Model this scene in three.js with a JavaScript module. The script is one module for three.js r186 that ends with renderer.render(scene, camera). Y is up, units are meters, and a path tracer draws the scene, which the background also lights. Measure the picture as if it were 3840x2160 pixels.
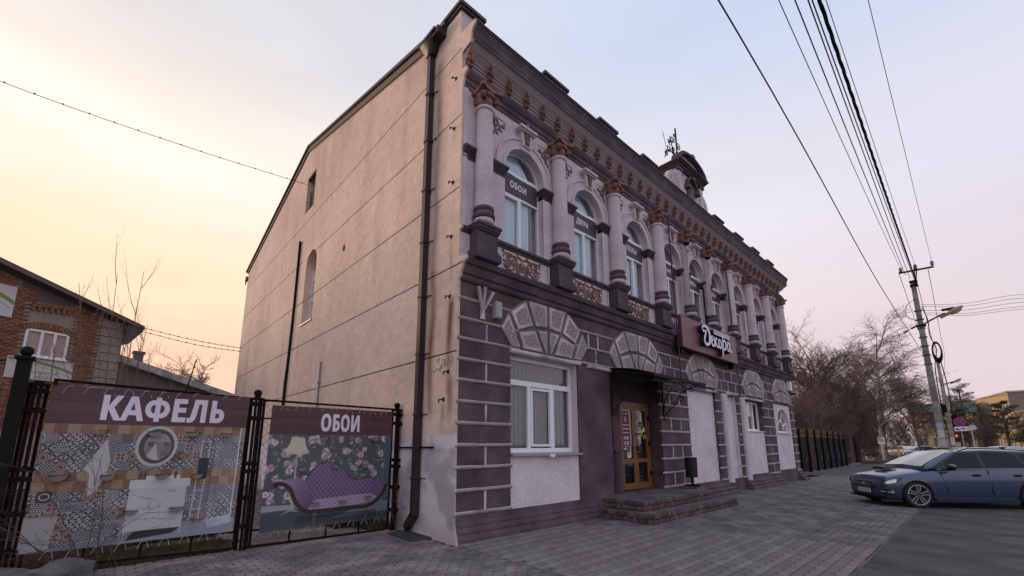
import * as THREE from 'three';
import { mergeGeometries } from 'three/addons/utils/BufferGeometryUtils.js';
import { Brush, Evaluator, SUBTRACTION } from 'three-bvh-csg';
import { FontLoader } from 'three/addons/loaders/FontLoader.js';

// ---------------------------------------------------------------- camera, sky, sun, exposure
const scene = new THREE.Scene();
const camera = new THREE.PerspectiveCamera(80.44, 1024 / 576, 0.1, 1500);
camera.position.set(-4.4, 1.6, 6.08);
{
  const yaw = 42.243 * Math.PI / 180, pitch = 10.805 * Math.PI / 180;
  camera.lookAt(-4.4 + Math.sin(yaw) * Math.cos(pitch), 1.6 + Math.sin(pitch), 6.08 - Math.cos(yaw) * Math.cos(pitch));
}
camera.setViewOffset(1291, 726.2, 140.7, 0, 1024, 576); // the photograph is the upper part of a taller frame
const renderer = new THREE.WebGLRenderer({ antialias: true });
renderer.setSize(1024, 576);
renderer.toneMapping = THREE.LinearToneMapping;
renderer.toneMappingExposure = 1.44;
renderer.shadowMap.enabled = true;

const SUN_YAW = -20 * Math.PI / 180, SUN_EL = 7 * Math.PI / 180;
const sunDir = new THREE.Vector3(Math.sin(SUN_YAW) * Math.cos(SUN_EL), Math.sin(SUN_EL), -Math.cos(SUN_YAW) * Math.cos(SUN_EL));
const mix = (a, b, t) => a + (b - a) * t, clamp = (x, a = 0, b = 1) => Math.min(b, Math.max(a, x));
const sst = (a, b, x) => { const t = clamp((x - a) / (b - a)); return t * t * (3 - 2 * t); };
function skyColor(dx, dy, dz) {
  const el = Math.asin(clamp(dy, -1, 1)) * 180 / Math.PI, az = Math.atan2(dx, -dz) * 180 / Math.PI;
  const ramp = (stops) => { for (let i = 0; i + 1 < stops.length; i++) if (el <= stops[i + 1][0] || i + 2 === stops.length) { const t = sst(stops[i][0], stops[i + 1][0], el); return [1, 2, 3].map(k => mix(stops[i][k], stops[i + 1][k], t)); } };
  let c = ramp([[0, 0.54, 0.465, 0.51], [12, 0.55, 0.49, 0.55], [28, 0.52, 0.525, 0.625], [48, 0.39, 0.475, 0.64], [90, 0.36, 0.45, 0.64]]);
  // glow of the low sun behind thin cloud on the left
  let da = az + 10; if (da > 180) da -= 360; if (da < -180) da += 360;
  const g = Math.exp(-(da * da) / (2 * 48 * 48)), gc = ramp([[0, 0.72, 0.42, 0.31], [8, 0.77, 0.48, 0.34], [18, 0.80, 0.60, 0.41], [28, 0.78, 0.685, 0.59], [46, 0.55, 0.535, 0.56], [70, 0.42, 0.465, 0.60]]);
  c = c.map((v, i) => mix(v, gc[i], g));
  // soft veil of high cloud
  const n = Math.sin(dx * 5.1 + dy * 7.3 + 1.1) * Math.sin(dz * 4.3 - dy * 9.1) * 0.5 + Math.sin(dx * 11 + dz * 7 + dy * 17) * 0.25;
  const hz = fbm(az / 24 + 40, el / 5 + 8, 999, 4, 301) - 0.5, hs = Math.exp(-(da * da) / 7000) * sst(1, 8, el) * (1 - sst(34, 60, el));
  c = c.map((v, i) => v * (1 + 0.03 * n + hz * (0.05 + 0.16 * hs) * [0.7, 0.9, 1.1][i]));
  if (dy < 0) { const k = sst(0, -0.2, dy); c = c.map((v, i) => mix(v, [0.12, 0.11, 0.11][i], k)); }
  return c;
}
{
  const W = 1024, H = 512, d = new Float32Array(W * H * 4);
  for (let j = 0; j < H; j++) for (let i = 0; i < W; i++) {
    const th = ((j + 0.5) / H - 0.5) * Math.PI, ph = ((i + 0.5) / W - 0.5) * 2 * Math.PI;
    const c = skyColor(Math.cos(th) * Math.cos(ph), Math.sin(th), Math.cos(th) * Math.sin(ph));
    d.set([c[0], c[1], c[2], 1], (j * W + i) * 4);
  }
  const t = new THREE.DataTexture(d, W, H, THREE.RGBAFormat, THREE.FloatType);
  t.mapping = THREE.EquirectangularReflectionMapping; t.magFilter = t.minFilter = THREE.LinearFilter; t.needsUpdate = true;
  scene.background = t; scene.environment = t;
}
const sun = new THREE.DirectionalLight(new THREE.Color(1.0, 0.72, 0.50), 1.4);
sun.position.copy(sunDir).multiplyScalar(120); sun.target.position.set(0, 0, 0);
sun.castShadow = true; sun.shadow.radius = 26; sun.shadow.mapSize.set(2048, 2048);
Object.assign(sun.shadow.camera, { left: -60, right: 60, top: 60, bottom: -60, near: 1, far: 300 });
scene.add(sun, sun.target);

// ---------------------------------------------------------------- helpers
function rng(s) { return () => { s |= 0; s = s + 0x6D2B79F5 | 0; let t = Math.imul(s ^ s >>> 15, 1 | s); t = t + Math.imul(t ^ t >>> 7, 61 | t) ^ t; return ((t ^ t >>> 14) >>> 0) / 4294967296; }; }
const V = (x, y, z) => new THREE.Vector3(x, y, z);
const PI = Math.PI;
function boxUV(g) { // texture coordinates in metres, by the side a face looks to
  const p = g.attributes.position, n = g.attributes.normal, uv = new Float32Array(p.count * 2);
  for (let i = 0; i < p.count; i++) {
    const ax = Math.abs(n.getX(i)), ay = Math.abs(n.getY(i)), az = Math.abs(n.getZ(i));
    let u, v;
    if (ay >= ax && ay >= az) { u = p.getX(i); v = p.getZ(i); } else if (ax >= az) { u = p.getZ(i); v = p.getY(i); } else { u = p.getX(i); v = p.getY(i); }
    uv[i * 2] = u; uv[i * 2 + 1] = v;
  }
  g.setAttribute('uv', new THREE.BufferAttribute(uv, 2));
  return g;
}
function flat(g) {
  if (g.index) g = g.toNonIndexed(); else g = g.clone();
  for (const k of Object.keys(g.attributes)) if (!['position', 'normal', 'uv', 'color'].includes(k)) g.deleteAttribute(k);
  if (!g.attributes.normal) g.computeVertexNormals();
  if (!g.attributes.uv) g.setAttribute('uv', new THREE.BufferAttribute(new Float32Array(g.attributes.position.count * 2), 2));
  g.clearGroups(); g.morphAttributes = {};
  return g;
}
function merge(list, keepUV) { const m = mergeGeometries((Array.isArray(list) ? list : [list]).map(flat)); return keepUV ? m : boxUV(m); }
const names = {};
function numbered(n) { const k = names[n] = (names[n] ?? -1) + 1; return k ? n + '_' + String(k).padStart(3, '0') : n; }
function mesh(name, geo, m) { const o = new THREE.Mesh(geo, m); o.name = name; o.castShadow = o.receiveShadow = true; return o; }
function part(name, list, m, parent, keepUV) { const o = mesh(name, merge(list, keepUV), m); parent.add(o); return o; }
function raw(name, geo, m, parent) { const o = mesh(name, geo, m); parent.add(o); return o; }
function tag(o, label, category, group) { o.userData.label = label; if (category) o.userData.category = category; if (group) o.userData.group = group; return o; }
function thing(name, label, category, pos = [0, 0, 0], turn = 0, group) {
  const o = new THREE.Group(); o.name = numbered(name); o.position.set(...pos); o.rotation.y = turn; scene.add(o);
  return tag(o, label, category, group);
}
function sub(name, parent, pos = [0, 0, 0], turn = 0) { const o = new THREE.Group(); o.name = name; o.position.set(...pos); o.rotation.y = turn; parent.add(o); return o; }
function struct(name, list, m, keepUV) { const o = part(name, list, m, scene, keepUV); o.userData.kind = 'structure'; return o; }
const box = (x0, x1, y0, y1, z0, z1) => new THREE.BoxGeometry(x1 - x0, y1 - y0, z1 - z0).translate((x0 + x1) / 2, (y0 + y1) / 2, (z0 + z1) / 2);
// a block seen from its front (+z): front face with worn, chamfered edges and no back
function block(x0, x1, y0, y1, z0, z1, c = 0.012) {
  const o = [[x0, y0], [x1, y0], [x1, y1], [x0, y1]], i = [[x0 + c, y0 + c], [x1 - c, y0 + c], [x1 - c, y1 - c], [x0 + c, y1 - c]], zm = z1 - c, P = [];
  const quad = (a, b, cc, d) => P.push(...a, ...b, ...cc, ...a, ...cc, ...d);
  quad([...i[0], z1], [...i[1], z1], [...i[2], z1], [...i[3], z1]);
  for (let k = 0; k < 4; k++) { const n = (k + 1) % 4; quad([...o[k], zm], [...o[n], zm], [...i[n], z1], [...i[k], z1]); quad([...o[k], z0], [...o[n], z0], [...o[n], zm], [...o[k], zm]); }
  const g = new THREE.BufferGeometry(); g.setAttribute('position', new THREE.Float32BufferAttribute(P, 3)); g.computeVertexNormals(); return g;
}
// profile [[z, y], ...] swept along x
function extrudeX(prof, x0, x1) {
  const s = new THREE.Shape(prof.map(p => new THREE.Vector2(p[0], p[1])));
  const g = new THREE.ExtrudeGeometry(s, { depth: x1 - x0, bevelEnabled: false, curveSegments: 6 });
  return g.rotateY(-PI / 2).translate(x1, 0, 0).applyMatrix4(new THREE.Matrix4());
}
function poly(points) { return new THREE.Shape(points.map(p => new THREE.Vector2(p[0], p[1]))); }
function ext(shape, z0, z1, seg = 10) { return new THREE.ExtrudeGeometry(shape, { depth: z1 - z0, bevelEnabled: false, curveSegments: seg }).translate(0, 0, z0); }
function tube(pts, r, rs = 6, ts, closed = false) {
  const c = new THREE.CatmullRomCurve3(pts.map(p => p.isVector3 ? p : V(...p)), closed, 'centripetal');
  return new THREE.TubeGeometry(c, ts ?? Math.max(2, (pts.length - 1) * 3), r, rs, closed);
}
function rod(a, b, r0, r1 = r0, seg = 6) { // straight tapered rod with caps
  a = a.isVector3 ? a : V(...a); b = b.isVector3 ? b : V(...b);
  const d = b.clone().sub(a), L = d.length();
  return new THREE.CylinderGeometry(r1, r0, L, seg).translate(0, L / 2, 0).applyQuaternion(new THREE.Quaternion().setFromUnitVectors(V(0, 1, 0), d.normalize())).translate(a.x, a.y, a.z);
}
function bar(a, b, w, h = w) { // straight square bar
  a = a.isVector3 ? a : V(...a); b = b.isVector3 ? b : V(...b);
  const d = b.clone().sub(a), L = d.length();
  return new THREE.BoxGeometry(w, L, h).translate(0, L / 2, 0).applyQuaternion(new THREE.Quaternion().setFromUnitVectors(V(0, 1, 0), d.normalize())).translate(a.x, a.y, a.z);
}
function spiral(cx, cy, r, turns, dir, start, z = 0, rr = 0.016, rs = 5) { // flat scroll in the xy plane
  const p = []; const N = Math.round(turns * 12);
  for (let i = 0; i <= N; i++) { const t = i / N, a = start + dir * t * turns * 2 * PI, q = r * (1 - 0.86 * t); p.push(V(cx + Math.cos(a) * q, cy + Math.sin(a) * q, z)); }
  return new THREE.TubeGeometry(new THREE.CatmullRomCurve3(p), N, rr, rs, false);
}
function leaf(x, y, z, a, L, w, t = 0.02) { return new THREE.SphereGeometry(1, 7, 5).scale(L / 2, w / 2, t).translate(L / 2, 0, 0).rotateZ(a).translate(x, y, z); }
const lathe = (prof, seg = 20) => new THREE.LatheGeometry(prof.map(p => new THREE.Vector2(p[0], p[1])), seg);
function hash2(x, y, s) { let h = Math.imul(x | 0, 374761393) + Math.imul(y | 0, 668265263) + Math.imul(s | 0, 2246822519); h = Math.imul(h ^ h >>> 13, 1274126177); return ((h ^ h >>> 16) >>> 0) / 4294967296; }
function vnoise(x, y, per, s) {
  const xi = Math.floor(x), yi = Math.floor(y), fx = x - xi, fy = y - yi, w = v => ((v % per) + per) % per;
  const u = fx * fx * (3 - 2 * fx), v = fy * fy * (3 - 2 * fy);
  return mix(mix(hash2(w(xi), w(yi), s), hash2(w(xi + 1), w(yi), s), u), mix(hash2(w(xi), w(yi + 1), s), hash2(w(xi + 1), w(yi + 1), s), u), v);
}
function fbm(x, y, per, oct, s) { let a = 0, k = 0.5, t = 0; for (let o = 0; o < oct; o++) { a += k * vnoise(x, y, per, s + o * 17); t += k; x *= 2; y *= 2; per *= 2; k *= 0.55; } return a / t; }
function tex(size, fn, srgb, rep = 1) {
  const d = new Uint8Array(size * size * 4);
  for (let j = 0; j < size; j++) for (let i = 0; i < size; i++) { const c = fn(i / size, j / size), k = (j * size + i) * 4; d[k] = clamp(c[0]) * 255; d[k + 1] = clamp(c[1]) * 255; d[k + 2] = clamp(c[2]) * 255; d[k + 3] = 255; }
  const t = new THREE.DataTexture(d, size, size); t.wrapS = t.wrapT = THREE.RepeatWrapping; t.magFilter = THREE.LinearFilter; t.minFilter = THREE.LinearMipmapLinearFilter; t.generateMipmaps = true;
  if (srgb) t.colorSpace = THREE.SRGBColorSpace; t.repeat.set(1 / rep, 1 / rep); t.needsUpdate = true; return t;
}
const grey = v => [v, v, v];
const T = {};
// painted plaster: broad blotches, fine grain and a few dark specks
T.plaster = tex(512, (u, v) => grey(0.86 + 0.16 * (fbm(u * 4, v * 4, 4, 5, 3) - 0.5) + 0.10 * (fbm(u * 64, v * 64, 64, 2, 9) - 0.5) - (hash2(u * 512, v * 512, 5) > 0.9985 ? 0.2 : 0)), true, 2.6);
T.paint = tex(512, (u, v) => { const n = fbm(u * 5, v * 5, 5, 5, 203), chip = fbm(u * 40, v * 40, 40, 3, 205) > 0.775 && fbm(u * 6, v * 6, 6, 2, 207) > 0.56 ? 0.26 : 0; const q = 0.70 + 0.42 * (n - 0.5) + 0.12 * (fbm(u * 64, v * 64, 64, 2, 209) - 0.5) + chip * 0.55; return [q, q * (1 + 0.03 * (n - 0.5)), q]; }, true, 2.1);
T.grain = tex(256, (u, v) => grey(fbm(u * 40, v * 40, 40, 3, 21)), false, 0.5);
T.rough = tex(256, (u, v) => grey(clamp(0.5 + 1.6 * (fbm(u * 30, v * 30, 30, 3, 33) - 0.5))), false, 0.42);
T.roughC = tex(256, (u, v) => { const n = fbm(u * 30, v * 30, 30, 3, 33); return grey(0.60 + 0.30 * sst(0.34, 0.66, n)); }, true, 0.42);
T.concrete = tex(512, (u, v) => grey(0.80 + 0.5 * (fbm(u * 6, v * 6, 6, 6, 51) - 0.5)), true, 1.7);
T.asphalt = tex(512, (u, v) => { const s = hash2(u * 512, v * 512, 8); return grey(0.66 + 0.45 * (fbm(u * 5, v * 5, 5, 5, 71) - 0.5) + 0.26 * (s - 0.5)); }, true, 2.2);
T.asphaltB = tex(256, (u, v) => grey(fbm(u * 90, v * 90, 90, 2, 77)), false, 1.1);
T.brick = tex(256, (u, v) => grey(0.78 + 0.6 * (fbm(u * 16, v * 16, 16, 4, 91) - 0.5)), true, 0.8);
T.wood = tex(256, (u, v) => grey(0.80 + 0.35 * (fbm(u * 30, v * 3, 30, 3, 101) - 0.5)), true, 0.8);
T.rust = tex(256, (u, v) => { const n = sst(0.48, 0.66, fbm(u * 8, v * 8, 8, 5, 111)); return [mix(0.55, 1, n), mix(0.5, 0.55, n), mix(0.5, 0.35, n)]; }, true, 0.7);
function M(c, rough = 0.9, o = {}) { return new THREE.MeshStandardMaterial({ color: new THREE.Color().setRGB(...c), roughness: rough, ...o }); }
const plaster = (c, o = {}) => M(c, 0.92, { map: T.plaster, bumpMap: T.grain, bumpScale: 0.003, ...o });
const mat = {
  lilac: plaster([0.88, 0.755, 0.785]),
  white: plaster([0.93, 0.85, 0.89]),
  trim: plaster([0.245, 0.175, 0.200], { map: T.paint }),
  dark: plaster([0.235, 0.155, 0.173], { map: T.paint }),
  bead: M([0.78, 0.69, 0.65], 0.92, { map: T.concrete, bumpMap: T.rough, bumpScale: 0.006 }),
  fanRim: M([0.82, 0.70, 0.71], 0.92, { map: T.concrete }),
  fanIn: M([0.66, 0.55, 0.525], 0.97, { map: T.roughC, bumpMap: T.rough, bumpScale: 0.012 }),
  terra: M([0.50, 0.275, 0.215], 0.92, { map: T.brick, bumpMap: T.grain, bumpScale: 0.004 }),
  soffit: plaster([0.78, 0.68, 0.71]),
  pvc: M([0.84, 0.84, 0.86], 0.35),
  glass: new THREE.MeshPhysicalMaterial({ color: 0xffffff, roughness: 0.03, transmission: 1, thickness: 0, ior: 1.5 }),
  glassDim: new THREE.MeshPhysicalMaterial({ color: 0xffffff, roughness: 0.06, transmission: 1, thickness: 0, ior: 1.3, specularIntensity: 0.35 }),
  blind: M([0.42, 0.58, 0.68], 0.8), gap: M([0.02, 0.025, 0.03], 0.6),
  curtain: M([0.125, 0.14, 0.14], 0.95),
  iron: new THREE.MeshPhysicalMaterial({ color: new THREE.Color().setRGB(0.012, 0.010, 0.010), roughness: 0.65, specularIntensity: 0.5 }),
  ironRust: new THREE.MeshPhysicalMaterial({ color: new THREE.Color().setRGB(0.030, 0.020, 0.017), roughness: 0.8, specularIntensity: 0.4, map: T.rust }),
  pipe: M([0.045, 0.03, 0.03], 0.42, { metalness: 0.25 }),
  roof: M([0.10, 0.075, 0.07], 0.5, { metalness: 0.4 }),
  galv: M([0.42, 0.42, 0.43], 0.5, { metalness: 0.5 }),
  wood: M([0.33, 0.13, 0.035], 0.4, { map: T.wood }),
  black: new THREE.MeshPhysicalMaterial({ color: new THREE.Color().setRGB(0.008, 0.0075, 0.008), roughness: 0.7, specularIntensity: 0.35 }),
  wire: M([0.012, 0.012, 0.014], 0.6),
};
function canvasTex(w, h, draw) {
  const c = document.createElement('canvas'); c.width = w; c.height = h; const g = c.getContext('2d'); draw(g, w, h);
  const t = new THREE.CanvasTexture(c); t.colorSpace = THREE.SRGBColorSpace; t.anisotropy = 8; return t;
}
const printed = (t, rough = 0.55) => new THREE.MeshStandardMaterial({ map: t, roughness: rough });
// ---------------------------------------------------------------- ground
const LEN = 20.15; // length of the shop front along x; front wall at z = 0, gable wall at x = 0
{
  const g = new THREE.PlaneGeometry(1600, 1600, 1, 1).rotateX(-PI / 2).translate(0, -0.075, 0);
  struct('ground', g, M([0.13, 0.115, 0.10], 1, { map: T.asphalt }));
  const a = new THREE.PlaneGeometry(400, 60, 1, 1).rotateX(-PI / 2).translate(150, -0.004, 34.72);
  struct('parking_lot', a, M([0.185, 0.163, 0.155], 0.92, { map: T.asphalt, bumpMap: T.asphaltB, bumpScale: 0.006 }));
  const w = new THREE.PlaneGeometry(70, 7.5, 1, 1).rotateX(-PI / 2).translate(59, -0.002, 0.95);
  struct('pavement', w, M([0.155, 0.143, 0.144], 0.92, { map: T.concrete }));
  // mortar beds: the stones stand 12 mm proud of them
  struct('pavement_bed', new THREE.PlaneGeometry(24.2, 4.72).rotateX(-PI / 2).translate(12.1, -0.012, 2.35), M([0.04, 0.036, 0.033], 1, { map: T.asphalt }));
  struct('yard_bed', new THREE.PlaneGeometry(9, 12).rotateX(-PI / 2).translate(-4.5, -0.014, -1.28), M([0.03, 0.026, 0.023], 1, { map: T.asphalt }));
  struct('sand_joint', box(-0.13, 0.010, -0.06, -0.003, 0.12, 4.3), M([0.20, 0.175, 0.15], 1, { map: T.concrete, bumpMap: T.rough, bumpScale: 0.006 }));
  const edge = []; const r = rng(5);
  for (let x = 1.2; x < 24; x += 0.5) edge.push(box(x, x + 0.49, -0.05, 0.004 + r() * 0.006, 4.70 + 0.02 * r(), 4.74 + 0.02 * r()));
  struct('kerb_strip', edge, M([0.19, 0.165, 0.145], 0.95, { map: T.concrete }));
}
// one paving stone from an outline in metres: top face, worn edge and sides
function stone(outline, inset = 0.007, h = 0.016) {
  const pts = outline.map(p => new THREE.Vector2(...p)), n = pts.length, c = pts.reduce((a, p) => a.add(p), new THREE.Vector2()).multiplyScalar(1 / n);
  const inn = pts.map((p, i) => { // inset along the bisector
    const a = pts[(i + n - 1) % n], b = pts[(i + 1) % n], e1 = p.clone().sub(a).normalize(), e2 = b.clone().sub(p).normalize();
    const nn = new THREE.Vector2(-(e1.y + e2.y), e1.x + e2.x); const l = nn.length(); return p.clone().add(nn.multiplyScalar(inset * 2 / Math.max(0.6, l * l))); });
  const tri = THREE.ShapeUtils.triangulateShape(inn, []), P = [];
  for (const t of tri) for (const k of t) P.push(inn[k].x, h, -inn[k].y);
  for (let i = 0; i < n; i++) { const j = (i + 1) % n, A = [pts[i].x, h - 0.004, -pts[i].y], B = [pts[j].x, h - 0.004, -pts[j].y], a = [inn[i].x, h, -inn[i].y], b = [inn[j].x, h, -inn[j].y], A0 = [pts[i].x, 0, -pts[i].y], B0 = [pts[j].x, 0, -pts[j].y]; P.push(...A, ...B, ...b, ...A, ...b, ...a, ...A0, ...B0, ...B, ...A0, ...B, ...A); }
  const g = new THREE.BufferGeometry(); g.setAttribute('position', new THREE.Float32BufferAttribute(P, 3)); g.computeVertexNormals(); return boxUV(g);
}
function lay(name, bed, spots, geo, mats, keep, base) { // nearest stones one by one, the rest joined
  const cam = V(-4.4, 0, 6.08);
  spots.sort((a, b) => a.p.distanceTo(cam) - b.p.distanceTo(cam));
  const parent = scene.getObjectByName(bed);
  const rest = mats.map(() => []);
  spots.forEach((s, i) => {
    if (i < keep) { const o = raw(name, geo, mats[s.m], parent); o.position.copy(s.p); o.rotation.set(s.tx, 0, s.tz); } else {
      const gg = geo.clone(); gg.rotateX(s.tx).rotateZ(s.tz).translate(s.p.x, s.p.y, s.p.z); boxUV(gg); rest[s.m].push(gg);
    }
  });
  rest.forEach((l, i) => { if (l.length) { const o = raw(base, merge(l), mats[i], parent); o.userData.kind = 'stuff'; } });
}
{ // stepped concrete tiles along the shop front, grey and mauve
  const w = 0.25, h = 0.125, j = 0.006;
  const g = stone([[j, j], [w - j, j], [w - j, h + j], [w * 1.5 - j, h + j], [w * 1.5 - j, 2 * h - j], [w / 2 + j, 2 * h - j], [w / 2 + j, h - j], [j, h - j]]);
  const mats = [[0.275, 0.243, 0.228], [0.245, 0.218, 0.206], [0.265, 0.210, 0.196], [0.24, 0.190, 0.178], [0.215, 0.193, 0.184]].map(c => M(c, 0.9, { map: T.concrete, bumpMap: T.asphaltB, bumpScale: 0.002 }));
  const r = rng(11), spots = [];
  for (let k = 0; k * 2 * h < 4.66; k++) for (let i = -1; i < 98; i++) {
    const x = i * w + (k % 2) * 0.125 + 0.03, z = 4.70 - k * 2 * h;
    if (x < 0.0 || x > 24 || z < 0.12) continue;
    if (x > 3.95 && x < 8.5 && z < 1.35) continue;
    const red = vnoise(x * 0.5 + 4, z * 0.9, 999, 4) > 0.52 ? 0.62 : 0.28;
    spots.push({ p: V(x, -0.0125 + 0.002 * r(), z), m: r() < red ? 2 + (r() * 2 | 0) : (r() < 0.6 ? 0 : r() < 0.5 ? 1 : 4), tx: (r() - 0.5) * 0.012, tz: (r() - 0.5) * 0.012 });
  }
  lay('paving_tile', 'pavement_bed', spots, g, mats, 300, 'paving_tiles');
  const cutTile = (pts, x0) => { const o = []; for (let i = 0; i < pts.length; i++) { const a = pts[i], b = pts[(i + 1) % pts.length], ia = a[0] >= x0, ib = b[0] >= x0; if (ia) o.push(a); if (ia !== ib) { const t = (x0 - a[0]) / (b[0] - a[0]); o.push([x0, a[1] + (b[1] - a[1]) * t]); } } return o; };
  const outl = [[j, j], [w - j, j], [w - j, h + j], [w * 1.5 - j, h + j], [w * 1.5 - j, 2 * h - j], [w / 2 + j, 2 * h - j], [w / 2 + j, h - j], [j, h - j]], bed = scene.getObjectByName('pavement_bed');
  for (let k = 0; k * 2 * h < 4.66; k++) for (let i = -3; i < 1; i++) { const x = i * w + (k % 2) * 0.125 + 0.03, z = 4.70 - k * 2 * h; if (x >= 0 || z < 0.12) continue; const c = cutTile(outl, 0.012 - x); if (c.length < 4) continue; const o = raw('paving_tile', stone(c), mats[(k * 3 + i + 9) % 5], bed); o.position.set(x, -0.012, z); }
}
{ // small wavy pavers of the yard in front of the gate
  const a = 0.2, b = 0.11, j = 0.0075, q = 0.016, out = [];
  for (let i = 0; i <= 4; i++) out.push([j + (a - 2 * j) * i / 4, j + (i % 2 ? q : 0)]);
  out.push([a - j - q, b * 0.5]);
  for (let i = 4; i >= 0; i--) out.push([j + (a - 2 * j) * i / 4, b - j + (i % 2 ? q : 0)]);
  out.push([j - q, b * 0.5]);
  const g = stone(out, 0.006);
  const mats = [[0.33, 0.283, 0.262], [0.295, 0.258, 0.242], [0.36, 0.312, 0.288], [0.265, 0.232, 0.218]].map(c => M(c, 0.92, { map: T.concrete, bumpMap: T.asphaltB, bumpScale: 0.002 }));
  const r = rng(12), spots = [];
  for (let k = 0; k < 82; k++) for (let i = 0; i < 46; i++) {
    const x = -0.02 - a - i * a + (k % 2) * a / 2, z = 4.2 - k * b;
    if (x > -0.19 || x < -8.5) continue;
    if (x > -0.45 && z < -0.05) { if (x > -0.30 && z < -0.55) continue; }
    if (z < -1.95 && (x < -2.9 - 0.3 * Math.sin(z * 3) || x > -0.7)) continue;
    if (z < -4.6) continue;
    const wear = vnoise(x * 1.4 + 9, z * 1.4 + 30, 999, 6);
    spots.push({ p: V(x, -0.0135 + 0.003 * r(), z), m: wear > 0.66 ? 2 : r() < 0.45 ? 0 : r() < 0.55 ? 1 : 3, tx: (r() - 0.5) * 0.02, tz: (r() - 0.5) * 0.02 });
  }
  lay('paver', 'yard_bed', spots, g, mats, 300, 'pavers');
}

// ---------------------------------------------------------------- the shop building
const shop = thing('shop_building', 'long two-storey shop building with lilac columns, dark rusticated ground floor and beige gable wall', 'building');
const COLS = [0.45, 2.74, 5.04, 7.38, 9.28, 10.98, 12.85, 15.08, 17.24, 19.40];
const WIN = COLS.slice(0, 9).map((c, i) => (c + COLS[i + 1]) / 2 + 0.10);
const WR = 0.59, SPR = 7.46, SILL = 5.66;
{ // gable wall: a skin cut to the mouldings' profile, with recessed seams and two openings
  const front = [[0.09, 0], [0.055, 0.12], [0.03, 0.2], [0, 0.32], [0, 4.60], [0.05, 4.64], [0.07, 4.72], [0.14, 4.86], [0.225, 4.93], [0.225, 5.0], [0, 5.03], [0, 5.57], [0.05, 5.6], [0.05, 5.68], [0, 5.69], [0, 8.69], [0.04, 8.9], [0.11, 9.0], [0.12, 9.1], [-0.03, 9.12], [-0.03, 9.52], [0.09, 9.55], [0.25, 9.57], [0.27, 9.8], [0.37, 9.93], [0.39, 10.0], [-0.1, 10.03], [-0.1, 10.60], [-0.62, 10.60], [-0.62, 10.52], [-9.99, 12.86], [-18.9, 10.60], [-18.9, -0.1], [0.09, -0.1]];
  const gm = new THREE.MeshStandardMaterial({ roughness: 0.95, bumpMap: T.rough, bumpScale: 0.010 });
  gm.map = tex(1024, (u, v) => { // u along the wall (z -19.2 .. 0.6), v upward (0 .. 13.4)
    const z = -19.2 + u * 19.8, y = v * 13.4;
    let b = 0.93 + 0.15 * (fbm(u * 9, v * 6, 99, 5, 131) - 0.5) + 0.10 * (fbm(u * 160, v * 110, 999, 2, 132) - 0.5);
    b -= 0.05 * sst(0.52, 0.75, fbm(u * 40, v * 3.5, 99, 3, 133));                    // rain runs
    const run = (zc, y0, y1, w, k) => y < y0 && y > y1 ? k * Math.exp(-Math.pow((z - zc + 0.03 * Math.sin(y * 3 + zc * 9)) / w, 2)) * sst(y0, y0 - 0.25, y) * sst(y1, y1 + 0.9, y) * (0.55 + 0.8 * fbm(u * 60, v * 30, 999, 3, 134)) : 0;
    let dirt = 0.55 * run(-0.86, 10.0, 1.8, 0.10, 1) + 0.5 * run(-0.24, 4.35, 2.6, 0.085, 1) * 1.5 + 0.45 * run(-0.25, 5.5, 4.4, 0.05, 1) + 0.6 * run(-0.22, 2.9, 1.75, 0.09, 1) + 0.5 * run(-0.40, 2.4, 1.7, 0.06, 1) + 0.3 * run(-0.24, 9.0, 8.4, 0.04, 1) + 0.3 * run(-0.24, 7.86, 7.2, 0.04, 1) + 0.3 * run(-0.24, 6.66, 5.6, 0.04, 1);
    dirt += 0.20 * sst(-1.5, 0.1, z) * sst(5.5, 2.0, y) * fbm(u * 90, v * 60, 999, 3, 135);
    dirt += 0.07 * sst(0.55, 0.8, fbm(u * 14, v * 9, 99, 4, 136));
    let c = [0.93 * b, 0.825 * b, 0.76 * b];                                         // sRGB
    const wash = y < 1.77 ? (z > -1.9 || y < 1.7 ? 1 : 0) : 0;
    if (wash) { const p = fbm(u * 30, v * 20, 999, 4, 137); const k = 0.80 + 0.20 * sst(0.35, 0.6, p); c = [0.86 * k, 0.825 * k, 0.83 * k]; dirt *= 0.5; dirt += 0.30 * sst(0.5, 0, y) * fbm(u * 50, v * 50, 999, 3, 138); }
    return c.map((q, i) => q * (1 - clamp(dirt * (y > 5 ? 0.5 : 0.8), 0, 0.75) * [0.75, 0.85, 0.95][i]));
  }, true, 1);
  const uvG = g => { const p = g.attributes.position, uv = new Float32Array(p.count * 2); for (let i = 0; i < p.count; i++) { uv[2 * i] = (p.getZ(i) + 19.2) / 19.8; uv[2 * i + 1] = p.getY(i) / 13.4; } g.setAttribute('uv', new THREE.BufferAttribute(uv, 2)); return g; };
  const ev = new Evaluator(); ev.attributes = ['position', 'normal', 'uv']; ev.useGroups = false;
  const arch = (x0, x1) => { const s = poly([[-9.13, 5.62], [-8.05, 5.62], [-8.05, 7.66]]); s.absarc(-8.59, 7.66, 0.54, 0, PI, false); s.lineTo(-9.13, 5.62); const g = new THREE.ExtrudeGeometry(s, { depth: x1 - x0, bevelEnabled: false, curveSegments: 14 }); return g.rotateY(-PI / 2).translate(x1, 0, 0); };
  const attic = (x0, x1) => box(x0, x1, 10.06, 11.52, -9.86, -8.94);
  const seams = [3.25, 4.89, 6.47, 8.06, 9.63].map(y => box(-0.1, -0.012, y - 0.013, y + 0.013, -19, y === 4.89 ? 0.16 : -0.005));
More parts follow.
